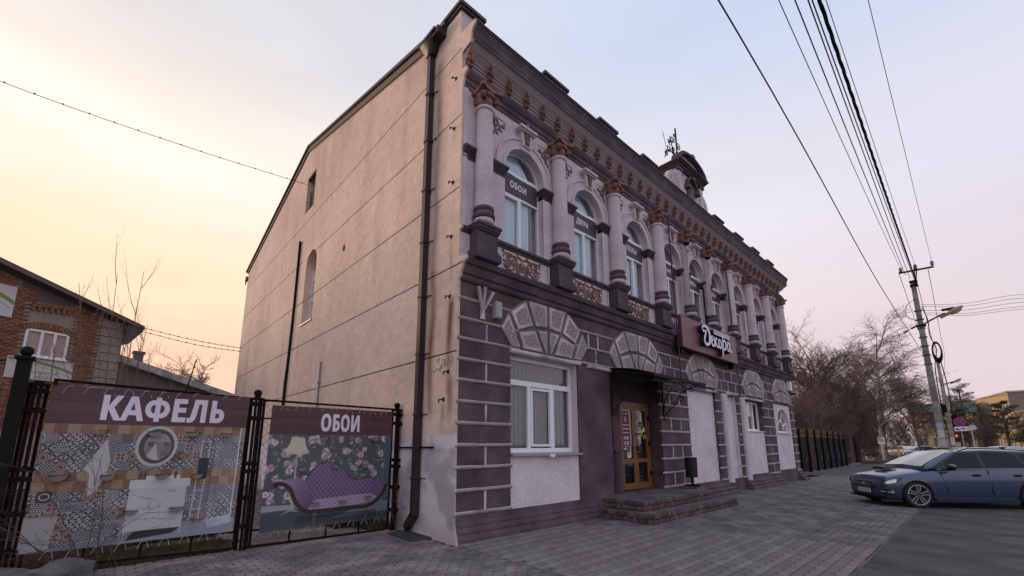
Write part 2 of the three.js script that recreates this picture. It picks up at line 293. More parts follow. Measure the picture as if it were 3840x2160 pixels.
  const cut = (g, tools) => { let a = new Brush(flat(g)); a.updateMatrixWorld(); for (const t of tools) { const b = new Brush(flat(t)); b.updateMatrixWorld(); a = ev.evaluate(a, b, SUBTRACTION); } return a.geometry; };
  const skin = cut(extrudeX(front, -0.03, 0.02), [arch(-1, 1), attic(-1, 1), ...seams]);
  const core = cut(extrudeX([[-0.45, 0.02], [-0.45, 10.3], [-9.99, 12.7], [-18.88, 10.45], [-18.88, 0.02]], 0.021, 0.34), [arch(-1, 1), attic(-1, 1)]);
  raw('gable_wall', uvG(skin), gm, shop); raw('gable_wall', uvG(core), gm, shop);
  part('seam', [3.25, 4.89, 6.47, 8.06, 9.63].map(y => { const g = box(-0.0125, -0.009, y - 0.012, y + 0.012, -18.85, y === 4.89 ? 0.1 : -0.03); return g; }), M([0.05, 0.035, 0.03], 0.95), shop);
  // arched stair window
  const w = sub('arched_window', shop), f = [];
  f.push(box(0.22, 0.28, 5.62, 7.66, -9.13, -9.06), box(0.22, 0.28, 5.62, 7.66, -8.12, -8.05), box(0.22, 0.28, 5.62, 5.70, -9.06, -8.12), box(0.22, 0.28, 7.24, 7.33, -9.06, -8.12), box(0.22, 0.28, 5.70, 7.24, -8.63, -8.55), box(0.22, 0.28, 6.5, 6.57, -9.06, -8.63));
  part('frame', f, mat.pvc, w); part('pane', arch(0.26, 0.264), mat.glassDim, w); part('curtain', arch(0.30, 0.31), M([0.07, 0.075, 0.075]), w);
  part('window_sill', [box(-0.07, 0.2, 5.585, 5.615, -9.18, -8.0)], mat.galv, w);
  const ao = sub('attic_opening', shop); part('shutter', [box(0.10, 0.13, 10.06, 11.0, -9.86, -9.4)], M([0.13, 0.12, 0.11], 0.9, { map: T.wood }), ao);
  part('frame', [box(-0.005, 0.08, 10.03, 10.10, -9.86, -8.94), box(-0.02, 0.08, 10.06, 11.52, -8.965, -8.935), box(-0.005, 0.08, 11.47, 11.52, -9.86, -8.96)], M([0.05, 0.045, 0.04], 0.8), ao);
  part('back_board', [box(0.33, 0.35, 10.0, 11.6, -9.95, -8.8)], mat.black, ao);
  // hooks, cables and the thin pipes on the gable
  for (const [y, z] of [[9.02, -0.22], [7.86, -0.24], [6.66, -0.24], [5.52, -0.25], [4.32, -0.25], [2.9, -0.24], [2.41, -0.37]]) part('wall_hook', [rod([-0.02, y, z], [-0.13, y - 0.01, z - 0.01], 0.012), rod([-0.13, y - 0.01, z], [-0.14, y - 0.07, z], 0.012), new THREE.BoxGeometry(0.02, 0.07, 0.05).translate(-0.035, y, z)], mat.iron, shop);
  part('riser_pipe', [tube([[-0.07, 9.0, -9.95], [-0.07, 6, -9.98], [-0.08, 3, -10.12], [-0.08, 0, -10.15]], 0.045, 7, 12)], mat.black, shop);
  part('riser_cable', [tube([[-0.05, 4.6, -10.05], [-0.05, 4.2, -10.32], [-0.05, 2, -10.35]], 0.015, 5)], mat.wire, shop);
  part('vent_pipe', [rod([-0.07, 4.03, -6.81], [-0.07, 1.2, -6.85], 0.035), box(-0.12, -0.03, 3.4, 3.5, -6.87, -6.76)], mat.galv, shop);
  part('wall_scar', [new THREE.SphereGeometry(0.09, 7, 5).scale(0.3, 1.2, 0.9).translate(-0.03, 7.24, -5.7)], M([0.12, 0.07, 0.05], 1), shop);
  part('rain_channel', [bar([-0.06, 1.55, -1.9], [-0.06, 1.56, -0.62], 0.03)], mat.ironRust, shop);
  // scribbled graffiti of thin lines
  const grafM = M([0.20, 0.18, 0.17], 0.9), G = []; const scr = p => G.push(tube(p.map(([z, y]) => [-0.034, y, z]), 0.0045, 4, p.length * 3));
  scr([[-0.84, 2.86], [-0.76, 2.98], [-0.70, 2.93], [-0.62, 3.0], [-0.52, 2.94], [-0.46, 3.06]]); scr([[-0.62, 3.14], [-0.54, 3.2], [-0.56, 3.1], [-0.48, 3.02], [-0.56, 2.98]]); scr([[-0.44, 2.98], [-0.40, 3.18], [-0.36, 3.0], [-0.33, 3.16]]); scr([[-0.28, 3.05], [-0.24, 3.14], [-0.20, 3.05], [-0.26, 3.0], [-0.28, 3.06]]); scr([[-0.16, 2.96], [-0.13, 3.18], [-0.09, 3.1], [-0.13, 3.06], [-0.05, 2.98]]);
  for (const g of G) part('graffiti_stroke', [g], grafM, shop);
}
{ // roof and rear
  part('roof', [extrudeX([[-0.6, 10.63], [-9.99, 12.95], [-19.15, 10.62], [-19.15, 10.68], [-9.99, 13.02], [-0.6, 10.72]], -0.13, 20.3)], mat.roof, shop);
  part('barge_board', [extrudeX([[-0.66, 10.42], [-9.99, 12.76], [-18.95, 10.50], [-18.95, 10.62], [-9.99, 12.94], [-0.66, 10.61]], -0.075, -0.031)], M([0.17, 0.13, 0.11], 0.8), shop);
  part('gutter_end', [box(-0.12, 0.02, 10.12, 10.34, -19.15, -18.9), rod([-0.1, 10.2, -19.1], [-0.1, 9.9, -18.95], 0.03)], mat.pipe, shop);
  part('outer_wall', [box(0.02, LEN, 0, 10.5, -18.9, -18.6)], mat.white, shop);
  part('gable_wall', [extrudeX([[-0.4, 0], [-0.4, 10.4], [-9.99, 12.8], [-18.58, 10.5], [-18.58, 0]], LEN - 0.3, LEN)], mat.white, shop);
}
{ // downpipe on the gable
  const d = sub('downpipe', shop);
  part('pipe', [box(-0.17, -0.05, 0.33, 10.2, -1.165, -1.045), new THREE.BoxGeometry(0.12, 0.34, 0.12).rotateX(0.75).translate(-0.11, 0.22, -1.02 - 0.22)], mat.pipe, d);
  part('rain_hopper', [new THREE.CylinderGeometry(0.24, 0.10, 0.34, 4, 1).rotateY(PI / 4).scale(1, 1, 1.5).translate(-0.12, 10.34, -1.1), box(-0.30, 0.02, 10.5, 10.56, -1.42, -0.72), box(-0.26, -0.02, 10.40, 10.56, -0.95, -0.64)], mat.pipe, d);
  for (let i = 0; i < 8; i++) part('bracket', [bar([-0.1, 1.0 + i * 1.17, -1.1], [-0.03, 1.0 + i * 1.17, -0.88], 0.018), box(-0.185, -0.035, 0.98 + i * 1.17, 1.02 + i * 1.17, -1.18, -1.03)], mat.pipe, d);
  part('splash_slab', [box(-0.42, -0.035, -0.05, 0.03, -1.5, -0.62)], M([0.10, 0.09, 0.09], 0.95, { map: T.concrete }), shop);
}
// ground floor wall with its openings
{
  const s = poly([[0.02, 0], [LEN, 0], [LEN, 4.62], [0.02, 4.62]]);
  const hole = (pts) => { const h = new THREE.Path(pts.map(p => new THREE.Vector2(...p))); s.holes.push(h); };
  hole([[1.29, 0.37], [3.36, 0.37], [3.36, 3.42], [1.29, 3.42]]);
  hole([[4.66, 0.42], [7.1, 0.42], [7.1, 3.40], [4.66, 3.40]]);
  hole([[8.87, 0.42], [11.0, 0.42], [11.0, 3.38], [8.87, 3.38]]);
  hole([[11.96, 0.42], [12.84, 0.42], [12.84, 3.40], [11.96, 3.40]]);
  hole([[13.72, 0.5], [15.74, 0.5], [15.74, 3.36], [13.72, 3.36]]);
  hole([[17.14, 0.54], [19.60, 0.54], [19.60, 3.42], [17.14, 3.42]]);
  part('ground_floor_wall', ext(s, -0.55, -0.022), mat.dark, shop);
  const rows = k => [0.46 + 0.38 * k, 0.84 + 0.38 * k];
  const B = 0.028;
  const put = (x0, x1, k) => { const [a, b] = rows(k); part('rusticated_block', block(x0, x1, a + B, b - B, -0.022, 0.0, 0.014), mat.dark, shop); };
  const beads = [];
  const hb = (x0, x1, y) => beads.push([x0, x1, y]);
  const vb = [];
  const piers = [[0.02, 1.28, [0.655]], [7.1, 8.86, [7.68, 8.27]], [11.0, 11.44, []], [11.78, 11.95, []], [12.85, 13.18, []], [13.48, 13.71, []], [15.75, 17.13, [16.4]], [19.61, LEN, [19.9]]];
  for (const [x0, x1, js] of piers) for (let k = 0; k < 8; k++) {
    const split = k % 2 === 0 ? js : []; const xs = [x0, ...split, x1];
    for (let i = 0; i + 1 < xs.length; i++) put(xs[i] + (i ? 0.024 : 0), xs[i + 1] - (i + 2 < xs.length ? 0.024 : 0), k);
    hb(x0 - 0.02, x1 + 0.01, rows(k)[0]);
    for (const x of split) vb.push([x, rows(k)[0], rows(k)[1]]);
    if (k === 7) hb(x0 - 0.02, x1 + 0.01, rows(7)[1]);
  }
  // the two courses between the fan-shaped window heads
  const gaps = [[0.02, 1.5, [[0.66], []]], [3.30, 5.0, [[4.12], [3.84, 4.22]]], [7.0, 9.1, [[7.5, 8.1], [7.9]]], [11.0, 13.8, [[11.6, 12.2, 12.9], [11.9, 12.6, 13.2]]], [15.75, 17.3, [[16.4], [16.1, 16.7]]], [19.4, LEN, [[19.9], []]]];
  for (const [x0, x1, jj] of gaps) for (const k of [8, 9]) {
    const js = jj[k - 8], xs = [x0, ...js, x1];
    for (let i = 0; i + 1 < xs.length; i++) put(xs[i] + (i ? 0.022 : 0), xs[i + 1] - (i + 2 < xs.length ? 0.022 : 0), k);
    hb(x0 - (x0 < 1 ? 0.02 : 0), x1, rows(k)[0]); if (k === 9) hb(x0 - (x0 < 1 ? 0.02 : 0), x1 - 0.15, rows(9)[1]);
    for (const x of js) vb.push([x, rows(k)[0], rows(k)[1]]);
  }
  const r = rng(21);
  for (const [x0, x1, y] of beads) { // rounded raised joints
    const L = x1 - x0, g = new THREE.CylinderGeometry(0.034 + 0.003 * r(), 0.034 + 0.003 * r(), L, 8, 3).rotateZ(PI / 2).scale(1, 1, 1.25).translate((x0 + x1) / 2, y, -0.012);
    const a = new THREE.SphereGeometry(0.036, 8, 6).scale(0.9, 1, 1.25).translate(x0, y, -0.012);
    part('joint', [g, a], mat.bead, shop);
  }
  for (const [x, a, b] of vb) part('joint', block(x - 0.026, x + 0.026, a + 0.02, b - 0.02, -0.022, 0.006, 0.008), mat.bead, shop);
  // plinth with its rounded steps
  const pl = [[-0.2, 0], [0.095, -0.06], [0.095, 0.06], [0.075, 0.11], [0.06, 0.13], [0.07, 0.16], [0.055, 0.215], [0.03, 0.235], [0.035, 0.27], [0.012, 0.33], [0.003, 0.43], [-0.2, 0.44]];
  part('plinth', [extrudeX(pl, 0.02, 4.2)], mat.dark, shop);
  part('plinth', [extrudeX(pl.map(([z, y]) => [z * (z > 0 ? 2.4 : 1), y]), 8.5, 11.82)], mat.dark, shop);
  part('plinth', [extrudeX(pl.map(([z, y]) => [z * (z > 0 ? 2.4 : 1), y]), 13.1, 17.0)], mat.dark, shop);
  part('plinth', [box(11.82, 13.1, -0.06, 0.42, -0.35, -0.02)], mat.dark, shop); part('plinth', [box(17.0, 19.6, -0.06, 0.53, -0.3, 0.02)], mat.dark, shop);
  part('plinth', [extrudeX(pl.map(([z, y]) => [z * (z > 0 ? 3 : 1), y * 1.1]), 19.6, LEN + 0.25)], mat.dark, shop);
  // pale infill panels
  const pan = (x0, x1, y0, y1, z) => part('infill_panel', [box(x0, x1, y0, y1, z - 0.3, z)], mat.white, shop);
  pan(1.29, 3.36, 0.37, 1.42, -0.03); pan(8.87, 11.0, 0.42, 3.38, -0.10); pan(11.96, 12.84, 0.42, 3.40, -0.15); pan(13.72, 15.74, 0.5, 2.12, -0.05);
  part('infill_panel', [box(11.961, 11.98, 0.43, 3.39, -0.149, -0.03), box(12.82, 12.839, 0.43, 3.39, -0.149, -0.03)], mat.white, shop);
  { // last bay: panel with an arched window opening
    const s2 = poly([[17.14, 0.54], [19.60, 0.54], [19.60, 3.42], [17.14, 3.42]]); const h = new THREE.Path(); const cx = 18.45, rr = 0.92;
    h.moveTo(cx - rr, 2.15); h.lineTo(cx - rr, 2.3); h.absarc(cx, 2.3, rr, PI, 0, true); h.lineTo(cx + rr, 2.15); s2.holes.push(h);
    part('infill_panel', ext(s2, -0.35, -0.05, 18), mat.white, shop);
    const w = sub('arched_window', shop, [cx, 2.15, -0.22]);
    const ring = (r0, r1, z0, z1) => { const q = new THREE.Shape(); q.absarc(0, 0.15, r1, 0, PI, false); q.absarc(0, 0.15, r0, PI, 0, true); return ext(q, z0, z1, 18); };
    const f = [ring(0.84, 0.92, 0, 0.05), ring(0.36, 0.42, 0, 0.05), box(-0.92, 0.92, 0, 0.08, 0, 0.06)];
    for (const a of [0.12, 0.36, 0.64, 0.88]) f.push(bar([0.4 * Math.cos(a * PI), 0.15 + 0.4 * Math.sin(a * PI), 0.025], [0.86 * Math.cos(a * PI), 0.15 + 0.86 * Math.sin(a * PI), 0.025], 0.05, 0.046));
    part('frame', f, mat.pvc, w); const q = new THREE.Shape(); q.absarc(0, 0.15, 0.9, 0, PI, false); q.lineTo(-0.9, 0); q.lineTo(0.9, 0);
    part('pane', ext(q, 0.02, 0.024, 18), mat.glass, w); part('curtain', ext(q, -0.1, -0.09, 18), M([0.06, 0.065, 0.075]), w);
    part('window_sill', [box(-1.0, 1.0, -0.035, -0.005, -0.02, 0.25)], mat.pvc, w);
  }
  {
    const hair = M([0.45, 0.39, 0.42], 0.95), pale = M([0.95, 0.93, 0.95], 0.95), ln = (name, pts, z, r, m) => part(name, [tube(pts.map(([x, y]) => [x, y, z]), r, 4, pts.length * 3)], m, shop), q = rng(301);
    const walk = (x, y, dx, dy, n) => { const o = []; for (let i = 0; i <= n; i++) o.push([x + dx * i / n + (q() - 0.5) * 0.025, y + dy * i / n + (q() - 0.5) * 0.02]); return o; };
    ln('crack', walk(2.42, 1.40, 0.02, -1.0, 8), -0.0305, 0.003, hair); ln('crack', walk(1.30, 0.46, 1.2, 0.03, 9), -0.0305, 0.003, hair); ln('crack', walk(9.3, 1.2, 0.5, 0.3, 6), -0.1005, 0.003, hair);
    for (const [x, y, w] of [[14.35, 1.15, 0.3], [14.75, 1.3, 0.25], [14.95, 1.12, 0.3], [15.2, 1.35, 0.2]]) ln('scuff', [[x, y + 0.12], [x + w * 0.4, y - 0.12], [x + w * 0.55, y + 0.16], [x + w, y - 0.1]], -0.0495, 0.010, pale);
    for (let i = 0; i < 14; i++) { const x = 1.4 + 1.9 * q(), y = 0.45 + 0.8 * q(); ln('scuff', [[x, y], [x + 0.05 * q(), y - 0.03], [x + 0.1 * q(), y - 0.02]], -0.0302, 0.0025, hair); }
  }
  // plain rendered strip, lintel mouldings
  part('wall_panel', block(3.37, 4.65, 0.40, 3.40, -0.021, 0.004, 0.008), mat.dark, shop);
  const lint = [[-0.02, 0], [0.035, 0.0], [0.055, 0.03], [0.055, 0.06], [0.02, 0.085], [-0.02, 0.09]];
  for (const [a, b, y] of [[1.25, 3.46, 3.405], [3.75, 4.7, 3.385], [8.82, 11.06, 3.37], [11.9, 12.9, 3.40], [13.66, 15.8, 3.36]]) part('lintel_moulding', extrudeX(lint.map(([z, q]) => [z, q + y]), a, b), mat.fanRim, shop);
  // pale pilasters between the far bays
  for (const [a, b] of [[11.46, 11.76], [13.2, 13.46]]) { const s3 = new THREE.Shape(); s3.absellipse((a + b) / 2, 0, (b - a) / 2, 0.12, PI, 0, true); const g = new THREE.ExtrudeGeometry(s3, { depth: 3.1, bevelEnabled: false, curveSegments: 12 }).rotateX(-PI / 2).scale(1, 1, -1); g.index === null; part('pilaster', [box(a, b, 0.32, 3.40, -0.02, 0.055), new THREE.CylinderGeometry((b - a) / 2 - 0.02, (b - a) / 2 - 0.02, 3.02, 14).scale(1, 1, 0.7).translate((a + b) / 2, 1.85, 0.055)], mat.white, shop); }
  // fan-shaped heads: framed stones with rough panels
  const F = { tip: [[-1.38, 3.865], [-1.18, 4.19], [-0.84, 3.525], [-1.10, 3.515]], outer: [[-1.12, 4.23], [-0.68, 4.56], [-0.46, 4.05], [-0.92, 3.88]], top: [[-0.61, 4.59], [-0.035, 4.59], [-0.035, 4.08], [-0.40, 4.05]], low: [[-0.90, 3.855], [-0.40, 3.97], [-0.18, 3.515], [-0.77, 3.51]], mid: [[-0.355, 3.995], [-0.035, 4.01], [-0.035, 3.52], [-0.09, 3.515]] };
  const clean = p => { const q = p.map(a => [...a]); if (THREE.ShapeUtils.area(q.map(a => new THREE.Vector2(...a))) < 0) q.reverse(); return q; };
  const inset = (p, d) => { const n = p.length; return p.map((q, i) => { const a = p[(i + n - 1) % n], b = p[(i + 1) % n]; const e1 = new THREE.Vector2(q[0] - a[0], q[1] - a[1]).normalize(), e2 = new THREE.Vector2(b[0] - q[0], b[1] - q[1]).normalize(); const nn = new THREE.Vector2(-(e1.y + e2.y), e1.x + e2.x); const l2 = nn.lengthSq(); return [q[0] + nn.x * d * 2 / Math.max(0.5, l2), q[1] + nn.y * d * 2 / Math.max(0.5, l2)]; }); };
  for (const [cx, sx, cutTop] of [[2.37, 1, 0], [6.0, 0.985, 0], [10.05, 0.93, 0], [14.8, 0.95, 0], [18.4, 1.0, 0]]) {
    const fan = sub('fan_head', shop, [cx, 0, 0]);
    part('backing', ext(poly([[-1.41 * sx, 3.865], [-1.13 * sx, 4.26], [-0.66 * sx, 4.61], [0.66 * sx, 4.61], [1.13 * sx, 4.26], [1.41 * sx, 3.865], [1.06 * sx, 3.50], [-1.06 * sx, 3.50]]), -0.02, 0.008), M([0.27, 0.225, 0.215], 0.95, { map: T.concrete }), fan);
    for (const k of Object.keys(F)) for (const side of [1, -1]) {
      const p = clean(F[k].map(([x, y]) => [x * sx * side, y])), rim = inset(p, 0.013), ins = inset(p, k === 'mid' || k === 'tip' ? 0.052 : 0.085);
      const g = new THREE.ExtrudeGeometry(poly(rim), { depth: 0.028, bevelEnabled: true, bevelThickness: 0.012, bevelSize: 0.012, bevelOffset: -0.012, bevelSegments: 1 }).translate(0, 0, 0.013);
      part('fan_stone', g, mat.fanRim, fan);
      part('rough_panel', ext(poly(ins), 0.045, 0.0565), mat.fanIn, fan);
    }
  }
}
// large white window of the first bay
{
  const w = sub('shop_window', shop, [0, 0, -0.25]);
  const f = [box(1.29, 1.36, 1.44, 3.40, 0, 0.06), box(3.28, 3.343, 1.44, 3.40, 0, 0.06), box(1.36, 3.28, 3.31, 3.40, 0, 0.06), box(1.36, 3.28, 1.44, 1.54, 0, 0.06), box(1.36, 3.28, 2.80, 2.91, 0, 0.06), box(1.93, 2.02, 1.54, 2.80, 0, 0.06), box(2.65, 2.75, 1.54, 2.80, 0, 0.06)];
  part('frame', f, mat.pvc, w);
  part('sash', [box(2.021, 2.07, 1.57, 2.78, 0.02, 0.075), box(2.60, 2.649, 1.57, 2.78, 0.02, 0.075), box(2.07, 2.60, 1.57, 1.62, 0.02, 0.075), box(2.07, 2.60, 2.73, 2.78, 0.02, 0.075)], mat.pvc, w);
  for (const [a, b, c, d] of [[1.36, 3.28, 2.91, 3.31], [1.36, 1.93, 1.54, 2.80], [2.07, 2.60, 1.62, 2.73], [2.75, 3.28, 1.54, 2.80]]) part('pane', box(a, b, c, d, 0.025, 0.029), mat.glass, w);
  const r = rng(3);
  for (let i = 0; i < 17; i++) part('blind_slat', [new THREE.BoxGeometry(0.115, 1.95, 0.004).rotateY(0.05 + 0.04 * r()).translate(1.36 + i * 0.119, 2.42, -0.06)], mat.curtain, w);
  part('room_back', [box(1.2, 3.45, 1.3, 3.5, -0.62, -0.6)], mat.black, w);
  part('reveal', [box(3.345, 3.362, 1.421, 3.404, -0.2, 0.225), box(1.288, 3.344, 3.405, 3.421, -0.2, 0.222)], mat.lilac, w);
  part('window_sill', [new THREE.BoxGeometry(2.1, 0.025, 0.34).rotateX(0.1).translate(2.325, 1.432, 0.16), box(1.27, 3.38, 1.39, 1.425, 0.29, 0.325)], mat.galv, w);
  part('alarm_box', [box(2.3, 2.42, 1.36, 1.42, 0.28, 0.36)], mat.pvc, w);
  const w4 = sub('shop_window', shop, [0, 0, -0.27]);
  part('frame', [box(13.8, 13.87, 2.15, 3.34, 0, 0.06), box(15.66, 15.74, 2.15, 3.34, 0, 0.06), box(13.87, 15.66, 3.26, 3.34, 0, 0.06), box(13.87, 15.66, 2.15, 2.24, 0, 0.06), box(14.42, 14.51, 2.24, 3.26, 0, 0.07), box(15.04, 15.13, 2.24, 3.26, 0, 0.07)], mat.pvc, w4);
  part('pane', box(13.87, 15.66, 2.24, 3.26, 0.025, 0.029), mat.glass, w4); part('curtain', box(13.8, 15.7, 2.15, 3.34, -0.1, -0.09), M([0.12, 0.13, 0.14]), w4);
  part('window_sill', [box(13.74, 15.72, 2.122, 2.148, -0.02, 0.27)], mat.pvc, w4);
  part('reveal', [box(13.73, 13.8, 2.13, 3.35, -0.2, 0.25)], mat.lilac, w4);
}
// ---------------------------------------------------------------- upper storey
{
  const s = poly([[0.02, 4.62], [LEN, 4.62], [LEN, 9.55], [0.02, 9.55]]);
  for (const c of WIN) { const h = new THREE.Path(); h.moveTo(c - WR, SILL); h.lineTo(c - WR, SPR); h.absarc(c, SPR, WR, PI, 0, true); h.lineTo(c + WR, SILL); s.holes.push(h); }
  part('upper_wall', ext(s, -0.42, 0, 16), mat.lilac, shop);
  const belt = [[-0.05, 4.60], [0.02, 4.60], [0.05, 4.64], [0.055, 4.70], [0.10, 4.72], [0.13, 4.80], [0.145, 4.87], [0.20, 4.885], [0.215, 4.93], [0.225, 4.945], [0.225, 4.985], [0.05, 5.02], [-0.05, 5.02]];
  part('belt_course', [extrudeX(belt, 0.021, 8.0)], mat.trim, shop);
  part('belt_course', [extrudeX(belt, 12.6, LEN + 0.12)], mat.trim, shop);
  part('belt_backing', [box(8.0, 12.6, 4.55, 5.0, -0.02, 0.01)], mat.dark, shop);
  const sill = [[-0.02, 5.54], [0.03, 5.54], [0.045, 5.575], [0.09, 5.60], [0.095, 5.65], [0.06, 5.668], [-0.02, 5.672]];
  for (let i = 0; i < 9; i++) part('sill_ledge', [extrudeX(sill, COLS[i] + 0.29, COLS[i + 1] - 0.29)], mat.trim, shop);
  part('sill_ledge', [extrudeX(sill, 0.021, COLS[0] - 0.29)], mat.trim, shop);
  const arch = [[-0.02, 8.70], [0.02, 8.70], [0.025, 8.80], [0.045, 8.805], [0.05, 8.90], [0.085, 8.93], [0.115, 9.0], [0.12, 9.03], [0.12, 9.09], [0.04, 9.12], [-0.02, 9.12]];
  part('architrave', [extrudeX(arch, 0.021, LEN + 0.08)], mat.trim, shop);
  const fr = [[-0.01, 9.12], [0.0, 9.12], [0.0, 9.20], [0.02, 9.21], [0.02, 9.28], [0.04, 9.29], [0.04, 9.35], [0.06, 9.36], [0.06, 9.43], [-0.01, 9.43]];
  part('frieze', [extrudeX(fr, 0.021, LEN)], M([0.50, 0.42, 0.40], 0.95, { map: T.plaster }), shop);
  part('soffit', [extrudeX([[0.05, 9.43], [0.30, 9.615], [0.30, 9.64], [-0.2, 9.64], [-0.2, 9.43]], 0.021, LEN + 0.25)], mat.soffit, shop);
  part('soffit_fillet', [extrudeX([[0.17, 9.512], [0.185, 9.522], [0.182, 9.534], [0.165, 9.53]], 0.1, LEN)], mat.lilac, shop);
  const cor = [[-0.35, 9.641], [0.301, 9.641], [0.301, 9.60], [0.312, 9.60], [0.312, 9.68], [0.322, 9.70], [0.325, 9.79], [0.335, 9.83], [0.36, 9.89], [0.365, 9.93], [0.385, 9.94], [0.385, 9.985], [0.1, 10.03], [-0.35, 10.05]];
  part('cornice', [extrudeX(cor, 0.021, LEN + 0.3)], mat.trim, shop);
  part('cornice_flashing', [extrudeX([[-0.35, 10.055], [0.1, 10.035], [0.395, 9.99], [0.40, 9.975], [0.405, 9.995], [0.1, 10.05], [-0.35, 10.07]], 0.021, LEN + 0.3)], M([0.07, 0.07, 0.075], 0.45, { metalness: 0.4 }), shop);
  part('cornice_scar', [new THREE.SphereGeometry(0.10, 7, 5).scale(2.6, 0.5, 0.35).translate(14.1, 9.80, 0.27), new THREE.SphereGeometry(0.07, 7, 5).scale(2, 0.8, 0.35).translate(14.65, 9.74, 0.27)], mat.fanRim, shop);
  // parapet piers with caps and pins
  part('parapet', [box(0.03, LEN, 10.0, 10.45, -0.5, -0.16)], mat.trim, shop);
  for (const x of [0.16, ...COLS.slice(1, 4), 12.9, 15.1, 17.2, 19.3].map((x, i) => i ? x + 0.2 : x)) {
    const p = sub('parapet_pier', shop, [x, 0, -0.38]); const a = x < 0.5 ? -0.18 : -0.36, b = x < 0.5 ? 0.30 : 0.36, zb = x < 0.5 ? -0.24 : -0.15;
    part('shaft', [box(a, b, 10.0, 10.66, zb, 0.27)], x < 0.5 ? mat.lilac : mat.trim, p);
    part('cap', [box(a - 0.05, b + 0.09, 10.661, 10.72, zb - 0.07, 0.33), box(a - 0.09, b + 0.13, 10.721, 10.80, zb - 0.12, 0.37), box(a - 0.05, b + 0.09, 10.80, 10.835, zb - 0.08, 0.33)], M([0.16, 0.13, 0.12], 0.9, { map: T.concrete }), p);
    part('pin', [rod([b - 0.05, 10.83, 0.2], [b - 0.05, 10.98, 0.2], 0.012)], mat.iron, p);
  }
}
{ // frieze brackets: a scrolled terracotta console each
  const prof = [[0.02, 9.16], [0.07, 9.15], [0.10, 9.19], [0.105, 9.26], [0.135, 9.32], [0.165, 9.38], [0.178, 9.46], [0.17, 9.558], [0.02, 9.558]];
  const g = merge([extrudeX(prof, -0.05, 0.05), leaf(-0.015, 9.24, 0.125, 1.85, 0.17, 0.06, 0.035), leaf(0.015, 9.24, 0.125, 1.29, 0.17, 0.06, 0.035), leaf(0, 9.47, 0.16, -1.57, 0.26, 0.07, 0.04), new THREE.SphereGeometry(0.055, 9, 7).scale(0.8, 1, 0.8).translate(-0.035, 9.45, 0.15), new THREE.SphereGeometry(0.055, 9, 7).scale(0.8, 1, 0.8).translate(0.035, 9.45, 0.15), new THREE.SphereGeometry(0.045, 8, 6).translate(0, 9.185, 0.085), leaf(-0.05, 9.30, 0.08, 1.7, 0.16, 0.05, 0.05), leaf(0.05, 9.30, 0.08, 1.45, 0.16, 0.05, 0.05)]);
  g.translate(0, -9.14, 0).scale(1, 0.80, 1).translate(0, 9.18, 0); g.computeVertexNormals();
  for (let i = 0; i < 37; i++) raw('frieze_bracket', g, mat.terra, shop).position.set(0.10 + i * 0.543, 0, 0);
}
// column orders
const colGeo = {
  shaft: merge([lathe([[0.178, 6.115], [0.182, 6.3], [0.180, 7.2], [0.163, 8.22], [0.163, 8.24]], 22), lathe([[0.16, 8.24], [0.19, 8.25], [0.197, 8.28], [0.19, 8.31], [0.16, 8.32]], 22)]),
  base: lathe([[0.17, 6.12], [0.198, 6.11], [0.206, 6.08], [0.198, 6.045], [0.178, 6.037], [0.18, 5.982], [0.212, 5.972], [0.223, 5.925], [0.214, 5.875], [0.19, 5.866]], 24),
  foot: lathe([[0.19, 5.866], [0.198, 5.85], [0.205, 5.725], [0, 5.725]], 20),
  capital: (() => {
    const l = [lathe([[0.158, 8.32], [0.165, 8.40], [0.175, 8.43], [0.165, 8.45], [0.18, 8.52], [0.21, 8.60], [0.21, 8.62]], 18)];
    for (const a of [PI / 4, -PI / 4]) { const c = Math.sin(a) * 0.235, z = Math.cos(a) * 0.235; for (const t of [-0.035, 0.035]) l.push(spiral(0, 0, 0.088, 1.6, -1, PI / 2, t, 0.02, 5).rotateY(a + PI / 2).translate(c, 8.515, z)); l.push(new THREE.CylinderGeometry(0.07, 0.07, 0.075, 12).rotateX(PI / 2).rotateY(a + PI / 2).translate(c, 8.515, z)); }
    for (const a of [3 * PI / 4, -3 * PI / 4]) l.push(new THREE.CylinderGeometry(0.085, 0.085, 0.1, 12).rotateX(PI / 2).rotateY(a + PI / 2).translate(Math.sin(a) * 0.22, 8.515, Math.cos(a) * 0.22));
    const ab = new THREE.Shape(); const q = 0.285; ab.moveTo(-q, -q + 0.05); ab.lineTo(-q + 0.05, -q); ab.quadraticCurveTo(0, -q + 0.13, q - 0.05, -q); ab.lineTo(q, -q + 0.05); ab.quadraticCurveTo(q - 0.13, 0, q, q - 0.05); ab.lineTo(q - 0.05, q); ab.quadraticCurveTo(0, q - 0.13, -q + 0.05, q); ab.lineTo(-q, q - 0.05); ab.quadraticCurveTo(-q + 0.13, 0, -q, -q + 0.05);
    l.push(new THREE.ExtrudeGeometry(ab, { depth: 0.055, bevelEnabled: true, bevelSize: 0.012, bevelThickness: 0.012, bevelSegments: 2, curveSegments: 8 }).rotateX(-PI / 2).translate(0, 8.622, 0));
    for (let i = 0; i < 5; i++) l.push(new THREE.SphereGeometry(0.035, 7, 6).scale(1, 1.3, 1).translate(0.2 * Math.sin((i - 2) * 0.35), 8.555, 0.2 * Math.cos((i - 2) * 0.35)));
    for (const s of [-1, 1]) l.push(tube([[0, 8.60, 0.205], [s * 0.07, 8.58, 0.20], [s * 0.13, 8.60, 0.18]], 0.024, 5));
    l.push(new THREE.SphereGeometry(0.05, 8, 6).scale(1, 1.1, 0.6).translate(0, 8.655, 0.205));
    return merge(l);
  })(),
};
